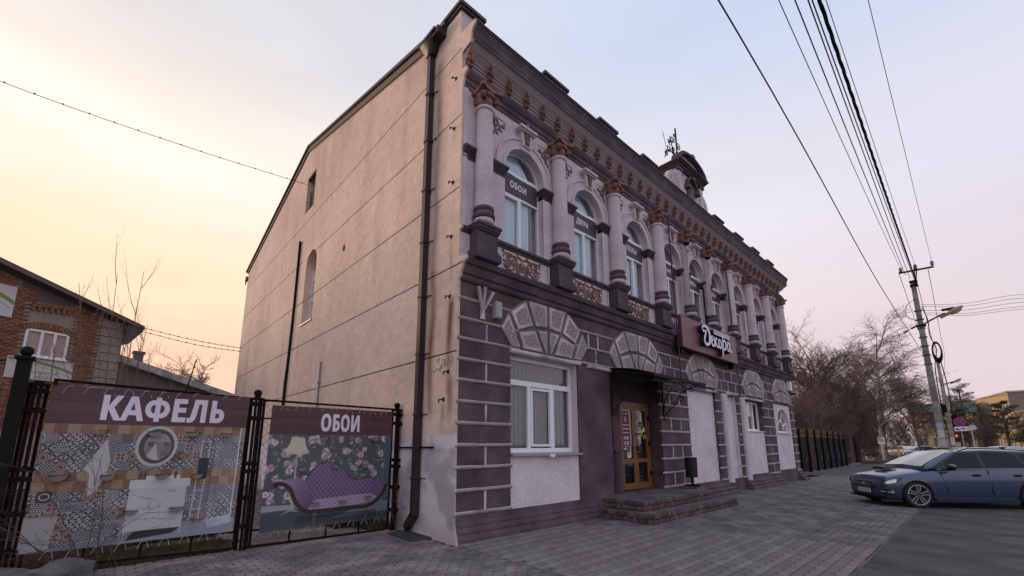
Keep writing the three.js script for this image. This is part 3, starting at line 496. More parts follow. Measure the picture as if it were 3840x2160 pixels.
const ped = (() => { // pedestal below a column
  const st = (w, z, y0, y1) => box(-w, w, y0, y1, -0.01, z);
  return merge([st(0.29, 0.345, 5.665, 5.72), st(0.275, 0.325, 5.61, 5.664), st(0.255, 0.30, 5.57, 5.609), st(0.245, 0.265, 5.23, 5.569), st(0.26, 0.28, 5.19, 5.229), st(0.285, 0.305, 5.15, 5.189), st(0.30, 0.32, 5.01, 5.149)]);
})();
COLS.forEach((x, i) => {
  const c = sub(i === 4 || i === 5 ? 'fluted_pilaster' : 'column', shop, [x, 0, 0.13]);
  if (i === 4 || i === 5) { // the two middle ones are flat and fluted
    const l = [box(-0.18, 0.18, 6.13, 8.30, -0.13, -0.02)]; for (let k = 0; k < 5; k++) l.push(new THREE.CylinderGeometry(0.024, 0.024, 2.0, 7).translate(-0.14 + k * 0.07, 7.2, -0.02));
    part('shaft', l, M([0.66, 0.53, 0.53], 0.92, { map: T.plaster }), c);
  } else raw('shaft', colGeo.shaft, mat.lilac, c);
  raw('base', colGeo.base, mat.trim, c); raw('foot', colGeo.foot, mat.lilac, c); raw('capital', colGeo.capital, mat.terra, c);
  raw('pedestal', ped, mat.trim, c).position.set(0, 0, -0.13);
});
// relief ornaments
const rosette = (() => {
  const l = [];
  for (const s of [-1, 1]) {
    l.push(spiral(s * 0.17, 0.03, 0.095, 1.5, s, s > 0 ? PI : 0, 0.012, 0.017), spiral(s * 0.33, -0.035, 0.085, 1.4, -s, s > 0 ? PI : 0, 0.012, 0.016), spiral(s * 0.33, 0.075, 0.055, 1.3, s, -PI / 2, 0.012, 0.013), spiral(s * 0.09, -0.09, 0.06, 1.3, -s, PI / 2, 0.012, 0.014));
    l.push(tube([[0, -0.1, 0.012], [s * 0.1, 0.0, 0.016], [s * 0.22, -0.1, 0.012], [s * 0.36, -0.13, 0.012], [s * 0.45, -0.05, 0.012]], 0.015, 5), tube([[0, 0.1, 0.012], [s * 0.08, 0.13, 0.016], [s * 0.22, 0.12, 0.012], [s * 0.42, 0.13, 0.012], [s * 0.46, 0.06, 0.012]], 0.014, 5));
    for (const [x, y, a] of [[0.44, 0.13, 0.9], [0.45, -0.13, -0.9], [0.25, 0.09, 1.2], [0.25, -0.13, -1.2], [0.13, 0.13, 1.9], [0.4, 0.0, 0.1]]) l.push(leaf(s * x, y, 0.012, s > 0 ? a : PI - a, 0.075, 0.035, 0.016));
  }
  for (let k = 0; k < 8; k++) l.push(leaf(0, 0, 0.014, k * PI / 4, 0.08, 0.035, 0.016)); l.push(new THREE.SphereGeometry(0.025, 8, 6).translate(0, 0, 0.02));
  return merge(l);
})();
const sprig = (() => { // spandrel sprig, for the left of an arch
  const l = [tube([[0, 0, 0.012], [0.05, 0.11, 0.016], [0.04, 0.24, 0.016], [0.0, 0.36, 0.012]], 0.013, 5), tube([[0.05, 0.12, 0.012], [0.13, 0.17, 0.014], [0.22, 0.28, 0.012]], 0.012, 5), tube([[0.05, 0.14, 0.012], [0.09, 0.26, 0.012], [0.14, 0.30, 0.012]], 0.011, 5)];
  for (const [x, y, a, L] of [[0.0, 0.34, 1.7, 0.12], [0.02, 0.30, 0.9, 0.1], [0.03, 0.22, 2.4, 0.11], [0.045, 0.20, 0.6, 0.09], [0.2, 0.25, 0.9, 0.11], [0.2, 0.26, 0.2, 0.11], [0.17, 0.21, 1.7, 0.09], [0.15, 0.18, -0.3, 0.09], [0.05, 0.10, -0.5, 0.10], [0.05, 0.08, 3.4, 0.08], [0.0, 0.0, 1.2, 0.09], [0.12, 0.29, 1.9, 0.09], [0.0, 0.39, 1.2, 0.09]]) l.push(leaf(x, y, 0.012, a, L, 0.042, 0.016));
  return merge(l);
})();
const sprigR = (() => { const g = sprig.clone().scale(-1, 1, 1); const p = g.attributes.position, n = g.attributes.normal; for (const a of [p, n]) for (let i = 0; i < a.count; i += 3) { const t = [a.getX(i + 1), a.getY(i + 1), a.getZ(i + 1)]; a.setXYZ(i + 1, a.getX(i + 2), a.getY(i + 2), a.getZ(i + 2)); a.setXYZ(i + 2, ...t); } return g; })();
const texts = ['ОБОИ', 'ДВЕРИ', 'ПОЛЫ', 'ОБОИ', 'КАФЕЛЬ', 'ДВЕРИ', 'ОБОИ', '', ''];
const winMats = {};
for (const t of new Set(texts)) winMats[t] = printed(canvasTex(512, 256, (g, w, h) => {
  const gr = '#41303d'; g.fillStyle = gr; g.fillRect(0, 0, w, h); g.fillStyle = '#4b2f3c'; g.fillRect(0, h * 0.62, w, h);
  g.fillStyle = '#3a2b37'; for (let i = 0; i < 8; i++) g.fillRect(i * 70 + 20, 0, 3, h);
  g.fillStyle = '#e9e4ee'; g.textAlign = 'center'; g.textBaseline = 'middle'; g.save(); g.translate(w * 0.45, h * 0.46); const L = t.length || 1; g.scale(L > 4 ? 0.62 : 0.74, 1); g.font = 'bold 118px sans-serif'; g.fillText(t, 0, 0); g.restore();
}), 0.5);
const archRing = (r0, r1, z0, z1, y0 = 0) => { const q = new THREE.Shape(); q.moveTo(r1, -y0); q.lineTo(r1, 0); q.absarc(0, 0, r1, 0, PI, false); q.lineTo(-r1, -y0); q.lineTo(-r0, -y0); q.lineTo(-r0, 0); q.absarc(0, 0, r0, PI, 0, true); q.lineTo(r0, -y0); return ext(q, z0, z1, 20); };
const halfDisc = (r, z0, z1) => { const q = new THREE.Shape(); q.absarc(0, -0.09, r, 0.17, PI - 0.17, false); q.lineTo(-r + 0.01, 0); q.lineTo(r - 0.01, 0); return ext(q, z0, z1, 20); };
const wg = {
  frame: merge([box(-0.59, -0.55, SILL, SPR, -0.19, -0.13), box(0.55, 0.59, SILL, SPR, -0.19, -0.13), archRing(0.55, 0.59, -0.19, -0.13).translate(0, SPR, 0), box(-0.55, 0.55, SILL, 5.75, -0.19, -0.13), box(-0.55, 0.55, 7.44, 7.52, -0.20, -0.12), box(-0.55, 0.55, 6.925, 6.97, -0.19, -0.125), box(-0.03, 0.02, 5.75, 6.925, -0.19, -0.125), box(-0.55, -0.03, 6.885, 6.925, -0.185, -0.12), box(-0.075, -0.03, 5.75, 6.885, -0.185, -0.115), box(-0.55, -0.515, 5.75, 6.885, -0.185, -0.12)]),
  pane: halfDisc(0.56, -0.168, -0.164).translate(0, SPR + 0.09, 0), pane2: box(-0.55, 0.55, 5.75, 7.45, -0.168, -0.164),
  blind: merge([box(-0.58, 0.34, SILL, 7.45, -0.22, -0.215), (() => { const q = new THREE.Shape(); q.moveTo(-0.58, 0); q.lineTo(-0.58, 0.05); q.absarc(0, 0, 0.58, PI * 0.97, PI * 0.55, true); q.lineTo(0.08, 0.44); q.quadraticCurveTo(0.30, 0.30, 0.38, 0); return ext(q, -0.222, -0.217, 10).translate(0, SPR, 0); })()]),
  back: box(-0.65, 0.65, 5.5, 8.2, -0.44, -0.43),
  ring: merge([archRing(WR, 0.67, -0.01, 0.055, 0.07), archRing(0.67, 0.81, -0.01, 0.035, 0.07), archRing(0.81, 0.86, -0.01, 0.06, 0.07)]),
  imp: (() => { const l = []; for (const [a, z, y0, y1, inn] of [[0.02, 0.03, 7.14, 7.17, 0], [0.0, 0.015, 7.17, 7.21, 0], [0.02, 0.035, 7.21, 7.245, 0.004], [0.035, 0.055, 7.245, 7.285, 0.018], [0.055, 0.085, 7.285, 7.325, 0.032], [0.075, 0.115, 7.325, 7.375, 0.05], [0.05, 0.09, 7.375, 7.39, 0.03]]) l.push([a, z, y0, y1, inn]); return l; })(),
  key: merge([ext(poly([[-0.125, 8.12], [0.125, 8.12], [0.175, 8.46], [-0.175, 8.46]]), 0, 0.115), box(-0.235, 0.235, 8.461, 8.50, 0, 0.16), box(-0.26, 0.26, 8.501, 8.56, 0, 0.20), box(-0.24, 0.24, 8.561, 8.585, 0, 0.18), ext(poly([[-0.16, 8.03], [0.16, 8.03], [0.18, 8.19], [-0.18, 8.19]]), 0, 0.078)]),
  keyLeaf: merge([ext(poly([[-0.068, 8.15], [0.068, 8.15], [0.11, 8.45], [-0.11, 8.45]]), 0.115, 0.122), ...[0, 1, 2, 3].map(k => leaf(0, 8.18 + k * 0.07, 0.128, 2.2, 0.11, 0.06)), ...[0, 1, 2, 3].map(k => leaf(0, 8.18 + k * 0.07, 0.128, 0.94, 0.11, 0.06)), leaf(0, 8.57, 0.13, 1.57, 0.14, 0.11, 0.05), leaf(0, 8.57, 0.13, 0.7, 0.10, 0.06, 0.04), leaf(0, 8.57, 0.13, 2.44, 0.10, 0.06, 0.04)]),
};
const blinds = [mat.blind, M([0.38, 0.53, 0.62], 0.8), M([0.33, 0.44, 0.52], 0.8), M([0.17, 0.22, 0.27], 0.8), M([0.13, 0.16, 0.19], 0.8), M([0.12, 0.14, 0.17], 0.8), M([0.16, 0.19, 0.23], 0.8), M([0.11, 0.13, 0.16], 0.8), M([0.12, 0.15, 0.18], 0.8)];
WIN.forEach((x, i) => {
  const w = sub('arched_window', shop, [x, 0, 0]);
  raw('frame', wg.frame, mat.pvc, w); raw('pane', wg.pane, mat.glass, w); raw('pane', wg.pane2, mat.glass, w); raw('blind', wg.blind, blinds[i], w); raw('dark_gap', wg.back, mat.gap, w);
  { // printed strip behind the middle light, curling off at its top right corner
    const g = new THREE.PlaneGeometry(1.08, 0.48, 10, 6), p = g.attributes.position;
    for (let k = 0; k < p.count; k++) { const u = p.getX(k) / 1.08 + 0.5, v = p.getY(k) / 0.48 + 0.5; p.setZ(k, 0.012 * Math.sin(u * 7) * v + 0.03 * Math.pow(v, 3) * u); if (v > 0.5) p.setY(k, p.getY(k) - (v - 0.5) * 0.16 * u * u); }
    g.computeVertexNormals(); const o = raw('window_banner', g.translate(0, 7.205, -0.125), winMats[texts[i]], w); o.material.side = THREE.DoubleSide; if (texts[i]) o.userData.label = 'dark purple strip reading ' + texts[i];
  }
  raw('archivolt', wg.ring, mat.lilac, shop).position.set(x, SPR, 0);
  for (const [c, side] of [[COLS[i], -1], [COLS[i + 1], 1]]) { // pilaster strip and impost on either side
    const inner = x + side * WR, outer = c - side * 0.06, a = Math.min(inner, outer), b = Math.max(inner, outer);
    const e = side > 0 ? 0.0 : 0;
    part('jamb_pilaster', [box(a + (side > 0 ? 0 : 0.16), b - (side > 0 ? 0.16 : 0), 5.672, 7.14, -0.01, 0.022), box(a + 0.015, b - 0.015, 5.672, 7.14, -0.01, 0.010)], mat.lilac, shop);
    part('impost', wg.imp.map(([q, z, y0, y1, inn]) => box(side > 0 ? a - inn : a - 0.0, side > 0 ? b : b + inn, y0, y1, -0.16, z)), mat.trim, shop);
  }
  const k = sub('keystone', shop, [x, 0, 0]); raw('block', wg.key, mat.lilac, k); raw('leaf_relief', wg.keyLeaf, mat.terra, k);
  const gl = COLS[i] + 0.33, gr = COLS[i + 1] - 0.25, small = i > 2 && i < 6 ? 0.75 : 1;
  const a = raw('sprig_relief', sprig, mat.terra, shop); a.position.set(gl, 8.04, 0.0); a.scale.setScalar(small * 1.12);
  const b = raw('sprig_relief', sprigR, mat.terra, shop); b.position.set(gr, 8.04, 0.0); b.scale.setScalar(small * 1.12);
  const th = 0.006, Lm = [bar([gl - 0.08, 8.5, 0.002], [gl + 0.33 * small, 8.5, 0.002], 0.014), bar([gl + 0.33 * small, 8.5, 0.002], [gl + 0.33 * small, 8.40, 0.002], 0.014), bar([gr + 0.08, 8.5, 0.002], [gr - 0.33 * small, 8.5, 0.002], 0.014), bar([gr - 0.0 + 0.08, 8.5, 0.002], [gr + 0.08, 7.95, 0.002], 0.014)];
  part('spandrel_line', Lm, M([0.22, 0.18, 0.18], 0.9), shop);
  // parapet panel below the window
  if (i < 3 || i > 5) {
    const cx = (COLS[i] + COLS[i + 1]) / 2, hw = (COLS[i + 1] - COLS[i]) / 2 - 0.36;
    part('apron_panel', [box(cx - hw, cx + hw, 5.03, 5.53, -0.005, 0.02), box(cx - hw - 0.07, cx - hw - 0.03, 5.03, 5.53, -0.005, 0.03), box(cx + hw + 0.03, cx + hw + 0.07, 5.03, 5.53, -0.005, 0.03)], mat.lilac, shop);
    const o = raw('scroll_relief', rosette, mat.terra, shop); o.position.set(cx, 5.285, 0.022); o.scale.set(1.18, 1.3, 1);
  } else part('apron_panel', [box(COLS[i] + 0.3, COLS[i + 1] - 0.3, 5.03, 5.53, -0.005, 0.02)], mat.lilac, shop);
});
part('corner_strip', [box(0.021, 0.10, 5.69, 8.69, -0.005, 0.03), box(0.021, 0.22, 5.02, 5.535, -0.005, 0.02)], mat.lilac, shop);
part('impost', wg.imp.map(([q, z, y0, y1]) => box(0.021, COLS[0] - 0.05, y0, y1, -0.01, z)), mat.trim, shop);
{ // conduits hanging from the architrave on both sides of the sign
  part('conduit', [rod([8.03, 9.05, 0.2], [8.06, 3.3, 0.22], 0.022), rod([8.03, 9.0, 0.2], [7.7, 9.0, 0.13], 0.014), bar([8.04, 7.1, 0.2], [7.7, 7.0, 0.0], 0.02)], mat.pipe, shop);
  part('conduit', [rod([12.58, 9.0, 0.2], [12.72, 3.35, 0.2], 0.024), rod([12.58, 8.95, 0.2], [12.3, 8.95, 0.12], 0.014), bar([12.62, 7.1, 0.2], [12.4, 7.05, 0.0], 0.02)], mat.pipe, shop);
}
{ // attic aedicule over the middle of the cornice
  const a = sub('roof_aedicule', shop, [10.5, 0, -0.02]);
  const s = poly([[-1.0, 9.9], [1.0, 9.9], [1.0, 11.42], [-1.0, 11.42]]); const h = new THREE.Path(); h.moveTo(-0.36, 9.95); h.lineTo(-0.36, 10.95); h.absarc(0, 10.95, 0.36, PI, 0, true); h.lineTo(0.36, 9.95); s.holes.push(h);
  part('front_wall', ext(s, -0.30, 0, 14), mat.lilac, a);
  part('body', [box(-0.985, 0.985, 9.9, 11.42, -0.62, -0.302)], M([0.60, 0.42, 0.36], 0.9, { map: T.plaster }), a);
  part('niche_back', [box(-0.4, 0.4, 9.9, 11.35, -0.301, -0.25)], mat.trim, a);
  for (const q of [-0.86, 0.86]) part('corner_pilaster', [box(q - 0.12, q + 0.12, 9.9, 11.42, 0, 0.05)], mat.lilac, a);
  part('cornice', [box(-1.03, 1.03, 11.42, 11.48, -0.66, 0.09), box(-1.07, 1.07, 11.481, 11.56, -0.70, 0.13), box(-1.13, 1.13, 11.561, 11.62, -0.76, 0.19), box(-1.18, 1.18, 11.621, 11.68, -0.81, 0.24), box(-1.04, -0.70, 11.33, 11.42, -0.01, 0.10), box(0.70, 1.04, 11.33, 11.42, -0.01, 0.10)], mat.trim, a);
  const seg = (r, cy, z0, z1) => { const q = new THREE.Shape(); const an = Math.asin(Math.min(1, 1.12 / r)); q.absarc(0, cy, r, PI / 2 - an, PI / 2 + an, false); return ext(q, z0, z1, 16); };
  { const q = new THREE.Shape(); q.absarc(0, 0, 1.03, 0, PI, false); part('pediment', [ext(q, -0.12, 0.03, 20).scale(1, 0.50, 1).translate(0, 11.675, 0)], mat.lilac, a); }
  { const q = new THREE.Shape(); q.absarc(0, 0, 1.18, 0.02, PI - 0.02, false); q.absarc(0, 0, 1.02, PI - 0.02, 0.02, true); part('pediment_arch', [ext(q, -0.1, 0.20, 24).scale(1, 0.50, 1).translate(0, 11.66, 0)], mat.trim, a); }
  part('niche_hood', [archRing(0.36, 0.45, 0, 0.12).translate(0, 10.95, 0), box(-0.50, -0.30, 10.82, 10.95, 0, 0.16), box(0.30, 0.50, 10.82, 10.95, 0, 0.16)], mat.trim, a);
  const l = []; for (let k = 0; k < 7; k++) l.push(leaf(0, 12.16, 0.20, 0.1 + k * 0.49, 0.17, 0.09, 0.05)); for (const q of [-1, 1]) { l.push(spiral(q * 0.22, 11.90, 0.13, 1.4, q, PI / 2, 0.04, 0.022), spiral(q * 0.5, 11.82, 0.09, 1.3, -q, PI / 2, 0.04, 0.018)); } for (let k = 0; k < 5; k++) l.push(leaf(0, 11.36, 0.15, -2.6 + k * 0.53, 0.13, 0.07, 0.04));
  part('leaf_relief', l, mat.terra, a);
  part('corner_panel', [ext(poly([[-0.70, 11.36], [-0.50, 11.36], [-0.70, 11.02]]), 0.002, 0.012), ext(poly([[0.70, 11.36], [0.52, 11.36], [0.70, 10.98]]), 0.002, 0.012)], mat.terra, a);
  for (const q of [-1, 1]) { // fan-shaped side volutes
    const sh = new THREE.Shape(); sh.moveTo(0, 0); sh.lineTo(0, 1.28); sh.absarc(-0.12, 0.78, 0.5, PI / 2 - 0.24, PI, false); sh.lineTo(-0.62, 0);
    for (let k = 0; k < 4; k++) { const t = PI * (0.56 + k * 0.13), P = (r, d) => new THREE.Vector2(-0.08 + Math.cos(t + d) * r, 0.40 + Math.sin(t + d) * r * 1.1); sh.holes.push(new THREE.Path([P(0.18, 0.10), P(0.62, 0.055), P(0.62, -0.055), P(0.18, -0.10)])); }
    const g = ext(sh, -0.2, -0.06, 10); part('volute', [q < 0 ? g.translate(-1.0, 9.98, 0) : g.rotateY(PI).translate(1.0, 9.98, -0.26)], mat.lilac, a);
    part('volute_back', [box(q < 0 ? -1.5 : 1.005, q < 0 ? -1.005 : 1.5, 9.95, 10.9, -0.35, -0.28)], M([0.35, 0.16, 0.13], 0.9), a);
  }
  const ir = [bar([-0.30, 11.7, -0.25], [-0.30, 13.55, -0.25], 0.045)];
  for (const [x, y, r, d, st] of [[-0.52, 12.75, 0.14, 1, 0], [-0.12, 12.72, 0.14, -1, PI], [-0.48, 12.45, 0.16, -1, 0], [-0.14, 12.42, 0.16, 1, PI], [-0.80, 12.30, 0.14, 1, 0], [-1.0, 12.1, 0.11, -1, PI / 2], [0.12, 12.52, 0.12, -1, PI], [-0.72, 12.62, 0.1, -1, -1], [-0.36, 13.0, 0.10, 1, -PI / 2]]) ir.push(spiral(x, y, r, 1.3, d, st, -0.25, 0.017));
  ir.push(tube([[-1.1, 11.9, -0.25], [-0.85, 12.25, -0.25], [-0.55, 12.3, -0.25], [-0.32, 12.1, -0.25]], 0.017, 5), tube([[-0.3, 12.2, -0.25], [-0.55, 12.5, -0.25], [-0.66, 12.85, -0.25]], 0.017, 5), tube([[0.3, 12.2, -0.25], [0.1, 12.5, -0.25], [-0.1, 12.45, -0.25], [-0.28, 12.2, -0.25]], 0.017, 5), rod([-0.95, 12.3, -0.25], [-1.12, 12.75, -0.25], 0.01));
  part('iron_crest', ir.map((g, i) => i ? g.translate(0.3, -11.86, 0).scale(1.22, 1.22, 1).translate(-0.36, 11.76, 0) : g), mat.iron, a);
}
// ---------------------------------------------------------------- entrance
{
  part('porch_recess', [box(4.60, 7.15, 0.3, 3.5, -0.58, -0.40)], mat.dark, shop);
  part('porch_pilaster', [new THREE.CylinderGeometry(0.16, 0.16, 1.05, 14, 1, false).translate(5.28, 0.95, -0.34), box(5.08, 5.44, 1.48, 3.2, -0.40, -0.26), box(5.06, 5.46, 1.44, 1.48, -0.4, -0.2)], mat.dark, shop);
  const d = sub('entrance_door', shop, [5.46, 0.44, -0.36]);
  part('frame', [box(-0.02, 0.05, 0, 2.30, -0.03, 0.05), box(1.43, 1.50, 0, 2.30, -0.03, 0.05), box(0.05, 1.43, 2.22, 2.30, -0.03, 0.05)], mat.wood, d);
  const lf = (x0, x1) => [box(x0, x0 + 0.10, 0.02, 2.215, 0, 0.045), box(x1 - 0.10, x1, 0.02, 2.215, 0, 0.045), box(x0 + 0.10, x1 - 0.10, 0.02, 0.17, 0, 0.045), box(x0 + 0.10, x1 - 0.10, 0.70, 0.80, 0, 0.045), box(x0 + 0.10, x1 - 0.10, 2.10, 2.215, 0, 0.045)];
  const [a0, a1, b0, b1] = [0.055, 0.735, 0.745, 1.425];
  part('leaf', lf(a0, a1), mat.wood, d); part('leaf', lf(b0, b1), mat.wood, d);
  for (const [x0, x1] of [[a0, a1], [b0, b1]]) for (const [y0, y1] of [[0.17, 0.70], [0.80, 2.10]]) part('pane', box(x0 + 0.1, x1 - 0.1, y0, y1, 0.018, 0.022), mat.glass, d);
  part('dark_inside', [box(0.02, 1.46, 0, 2.3, -0.034, -0.031)], mat.black, d);
  part('handle', [tube([[0.80, 0.92, 0.05], [0.80, 0.92, 0.12], [1.02, 0.96, 0.13], [1.06, 1.02, 0.13], [1.06, 1.38, 0.13], [1.02, 1.44, 0.13], [0.80, 1.46, 0.12], [0.80, 1.46, 0.05]], 0.017, 6), box(0.77, 0.81, 1.0, 1.14, 0.045, 0.06)], mat.black, d);
  for (const y of [0.4, 1.2, 1.9]) part('hinge', [rod([1.45, y - 0.07, 0.06], [1.45, y + 0.07, 0.06], 0.02), box(1.40, 1.50, y - 0.05, y + 0.05, 0.046, 0.056)], mat.black, d);
  const poster = printed(canvasTex(256, 768, (g, w, h) => {
    g.fillStyle = '#431a2b'; g.fillRect(0, 0, w, h); g.fillStyle = '#e8e0e8'; g.textAlign = 'center';
    g.font = 'italic bold 46px serif'; g.fillText('Декора', w / 2, 60);
    const q = g.createLinearGradient(90, 100, 170, 230); q.addColorStop(0, '#8a3ac0'); q.addColorStop(0.5, '#e2405f'); q.addColorStop(1, '#f4a24a'); g.fillStyle = q; g.fillRect(84, 96, 88, 112); g.strokeStyle = '#f4e6ec'; g.lineWidth = 6; g.strokeRect(104, 124, 48, 56);
    g.fillStyle = '#e8e0e8'; for (let i = 0; i < 9; i++) g.fillRect(30 + i * 23, 250, 15, 24);
    g.font = 'italic bold 58px serif'; g.fillText('Декора', w / 2, 350); for (let i = 0; i < 10; i++) g.fillRect(36 + i * 19, 398, 13, 22);
    g.font = 'bold 92px sans-serif'; g.save(); g.translate(w / 2, 540); g.scale(0.8, 1); g.fillText('10.00', 0, 0); g.fillText('19.00', 0, 96); g.restore(); g.font = 'bold 36px sans-serif'; for (let i = 0; i < 7; i++) g.fillRect(60 + i * 20, 662, 12, 16); g.fillRect(52, 696, 60, 34); g.fillRect(134, 696, 60, 34);
  }));
  const sheet = (txt, c, lines) => printed(canvasTex(128, 192, (g, w, h) => { g.fillStyle = c; g.fillRect(0, 0, w, h); g.fillStyle = '#39363c'; for (let i = 0; i < lines; i++) g.fillRect(16, 30 + i * 22, 96 - (i * 37 % 40), 9); }));
  const st = (name, x, y, w, h, m, label) => { const o = raw(name, new THREE.PlaneGeometry(w, h).translate(x, y, 0.0245), m, d); if (label) o.userData.label = label; };
  st('poster', 0.335, 1.52, 0.36, 1.08, poster, 'maroon door poster with opening hours 10.00 19.00');
  st('notice', 0.44, 0.985 - 0.0, 0.20, 0.32, sheet('', '#d8d2c2', 6)); st('notice', 1.06, 1.89, 0.22, 0.34, sheet('', '#d0cdca', 7)); st('notice', 0.98, 1.42, 0.16, 0.20, sheet('', '#d9d9dc', 4));
  st('notice', 0.93, 1.58 + 0.02, 0.10, 0.15, M([0.10, 0.32, 0.40], 0.6)); st('notice', 1.08, 1.665 + 0.05, 0.30, 0.14, printed(canvasTex(256, 128, (g, w, h) => { g.fillStyle = '#cfc8cc'; g.fillRect(0, 0, w, h); g.fillStyle = '#4a1f30'; g.fillRect(10, 10, w - 20, h - 20); g.fillStyle = '#e6dfe6'; for (let i = 0; i < 6; i++) { g.fillRect(36 + i * 31, 44, 8, 42); g.fillRect(44 + i * 31, i % 2 ? 44 : 60, 12, 8); } })), 'small door plate');
  const disc = (x, y, r, m) => raw('sticker', new THREE.CircleGeometry(r, 24).translate(x, y, 0.026), m, d);
  disc(1.09, 1.50, 0.10, M([0.62, 0.60, 0.02], 0.6)); disc(1.24, 1.58, 0.06, M([0.75, 0.78, 0.8], 0.6)); disc(1.25, 1.38, 0.07, M([0.8, 0.74, 0.75], 0.6)); raw('sticker', new THREE.CircleGeometry(0.035, 16).translate(1.25, 1.39, 0.0285), M([0.65, 0.05, 0.08], 0.6), d);
  // canopy
  const c = sub('canopy', shop); const N = 14, sh = [];
  for (let i = 0; i <= N; i++) { const t = i / N; sh.push([1.18 * t, 3.47 - 0.25 * Math.pow(t, 1.8)]); }
  part('roof_sheet', [extrudeX([...sh.map(p => [p[0], p[1] + 0.014]), ...sh.slice().reverse().map(p => [p[0], p[1] - 0.014])], 4.62, 7.42)], mat.black, c);
  const ir = [bar([4.65, 3.19, 1.17], [7.4, 3.19, 1.17], 0.03), bar([4.65, 3.07, 1.17], [7.4, 3.07, 1.17], 0.022)]; part('rail', ir, mat.iron, c);
  const rings = []; for (let i = 0; i < 26; i++) rings.push(new THREE.TorusGeometry(0.045, 0.009, 4, 10).translate(4.71 + i * 0.106, 3.13, 1.17)); part('ring_frieze', rings, mat.iron, c);
  for (const x of [4.66, 7.22]) {
    const l = [bar([x, 3.46, 0.03], [x, 2.30, 0.03], 0.035), bar([x, 3.44, 0.02], [x, 3.19, 1.17], 0.03)]; const S = (z, y, r, dd, a) => l.push(spiral(0, 0, r, 1.5, dd, a, 0, 0.011, 4).rotateY(-PI / 2).translate(x, y, z));
    l.push(tube([[x, 2.45, 0.06], [x, 2.75, 0.42], [x, 3.0, 0.55], [x, 3.15, 0.95], [x, 3.17, 1.12]], 0.014, 5), tube([[x, 2.5, 0.04], [x, 2.95, 0.12], [x, 3.1, 0.3], [x, 3.05, 0.52]], 0.012, 5));
    S(0.22, 3.20, 0.13, 1, PI); S(0.42, 3.18, 0.10, -1, 0); S(0.2, 2.95, 0.11, -1, 0); S(0.66, 3.12, 0.10, 1, PI); S(0.86, 3.10, 0.08, -1, 0); S(0.3, 2.74, 0.08, 1, -1); S(0.12, 2.40, 0.09, 1, PI); S(0.55, 2.88, 0.09, -1, 1);
    part('scroll_bracket', l, mat.iron, c);
  }
}
// ---------------------------------------------------------------- entrance steps, brick edged
{
  const st = thing('entrance_steps', 'two broad worn steps edged with reddish brick below the shop door', 'steps');
  part('core', [box(4.02, 8.45, -0.03, 0.195, -0.02, 1.29), box(4.2, 7.75, 0.19, 0.40, -0.02, 1.02)], M([0.17, 0.145, 0.14], 0.95, { map: T.concrete }), st);
  part('tread', [box(4.05, 8.4, 0.195, 0.207, 0.0, 1.26), box(4.2, 7.7, 0.40, 0.423, -0.02, 0.99)], M([0.20, 0.175, 0.175], 0.95, { map: T.concrete, bumpMap: T.rough, bumpScale: 0.006 }), st);
  const tones = [[0.22, 0.125, 0.118], [0.19, 0.115, 0.11], [0.25, 0.17, 0.155], [0.145, 0.105, 0.10], [0.25, 0.20, 0.185]].map(c => M(c, 0.95, { map: T.brick, bumpMap: T.rough, bumpScale: 0.008 }));
  const r = rng(8), bg = w => block(-w / 2 + 0.005, w / 2 - 0.005, -0.046, 0.046, 0, 0.125, 0.010);
  const gs = [0.12, 0.25].map(bg); gs.forEach(boxUV);
  const course = (x0, y, z0, dx, dz, L, soldier) => { // bricks along a front
    let t = 0; const turn = Math.atan2(-dz, dx); while (t < L - 0.05) { const k = soldier ? (r() < 0.8 ? 0 : 1) : (r() < 0.35 ? 0 : 1), w = Math.min(k ? 0.25 : 0.12, L - t); const o = raw('brick', gs[k], tones[r() * 5 | 0], st); o.position.set(x0 + dx * (t + w / 2), y + (r() - 0.5) * 0.008, z0 + dz * (t + w / 2)); o.rotation.set((r() - 0.5) * 0.05, turn, (r() - 0.5) * 0.03); o.scale.x = w / (k ? 0.25 : 0.12); t += w; }
  };
  course(3.98, 0.155, 1.22, 1, 0, 4.5, true); course(3.98, 0.05, 1.205, 1, 0, 4.5, false); course(4.08, 0.155, -0.02, 0, 1, 1.33, false); course(4.09, 0.05, -0.02, 0, 1, 1.33, false);
  course(4.17, 0.375, 0.93, 1, 0, 3.6, true); course(4.17, 0.27, 0.915, 1, 0, 3.6, false); course(4.27, 0.375, -0.02, 0, 1, 1.06, false); course(4.28, 0.27, -0.02, 0, 1, 1.05, false);
  for (const o of st.children) if (o.name === 'brick' && Math.abs(o.rotation.y) > 1) o.rotation.y = -PI / 2;
}
{ // litter bin standing on two bricks
  const b = thing('litter_bin', 'black metal litter bin on two bricks beside the shop door', 'bin', [7.82, 0.42, 0.42], 0.35);
  part('bucket', [lathe([[0, 0.30], [0.15, 0.30], [0.155, 0.32], [0.165, 0.83], [0.17, 0.84], [0.16, 0.84], [0.15, 0.33]], 24)], M([0.012, 0.012, 0.012], 0.5, { metalness: 0.2 }), b);
  for (const x of [-0.19, 0.19]) { part('leg', [bar([x, 0.06, 0], [x, 0.62, 0], 0.03), bar([x, 0.075, -0.2], [x, 0.075, 0.2], 0.03)], mat.black, b); part('brick', [block(x - 0.07, x + 0.07, 0.0, 0.062, -0.13, 0.13, 0.008), box(x - 0.068, x + 0.068, 0.0, 0.06, -0.128, 0.1)], M([0.20, 0.09, 0.075], 0.95, { map: T.brick }), b); }
  part('crossbar', [bar([-0.19, 0.20, 0], [0.19, 0.20, 0], 0.025), bar([-0.19, 0.60, 0], [-0.155, 0.60, 0], 0.02), bar([0.19, 0.60, 0], [0.155, 0.60, 0], 0.02)], mat.black, b);
}
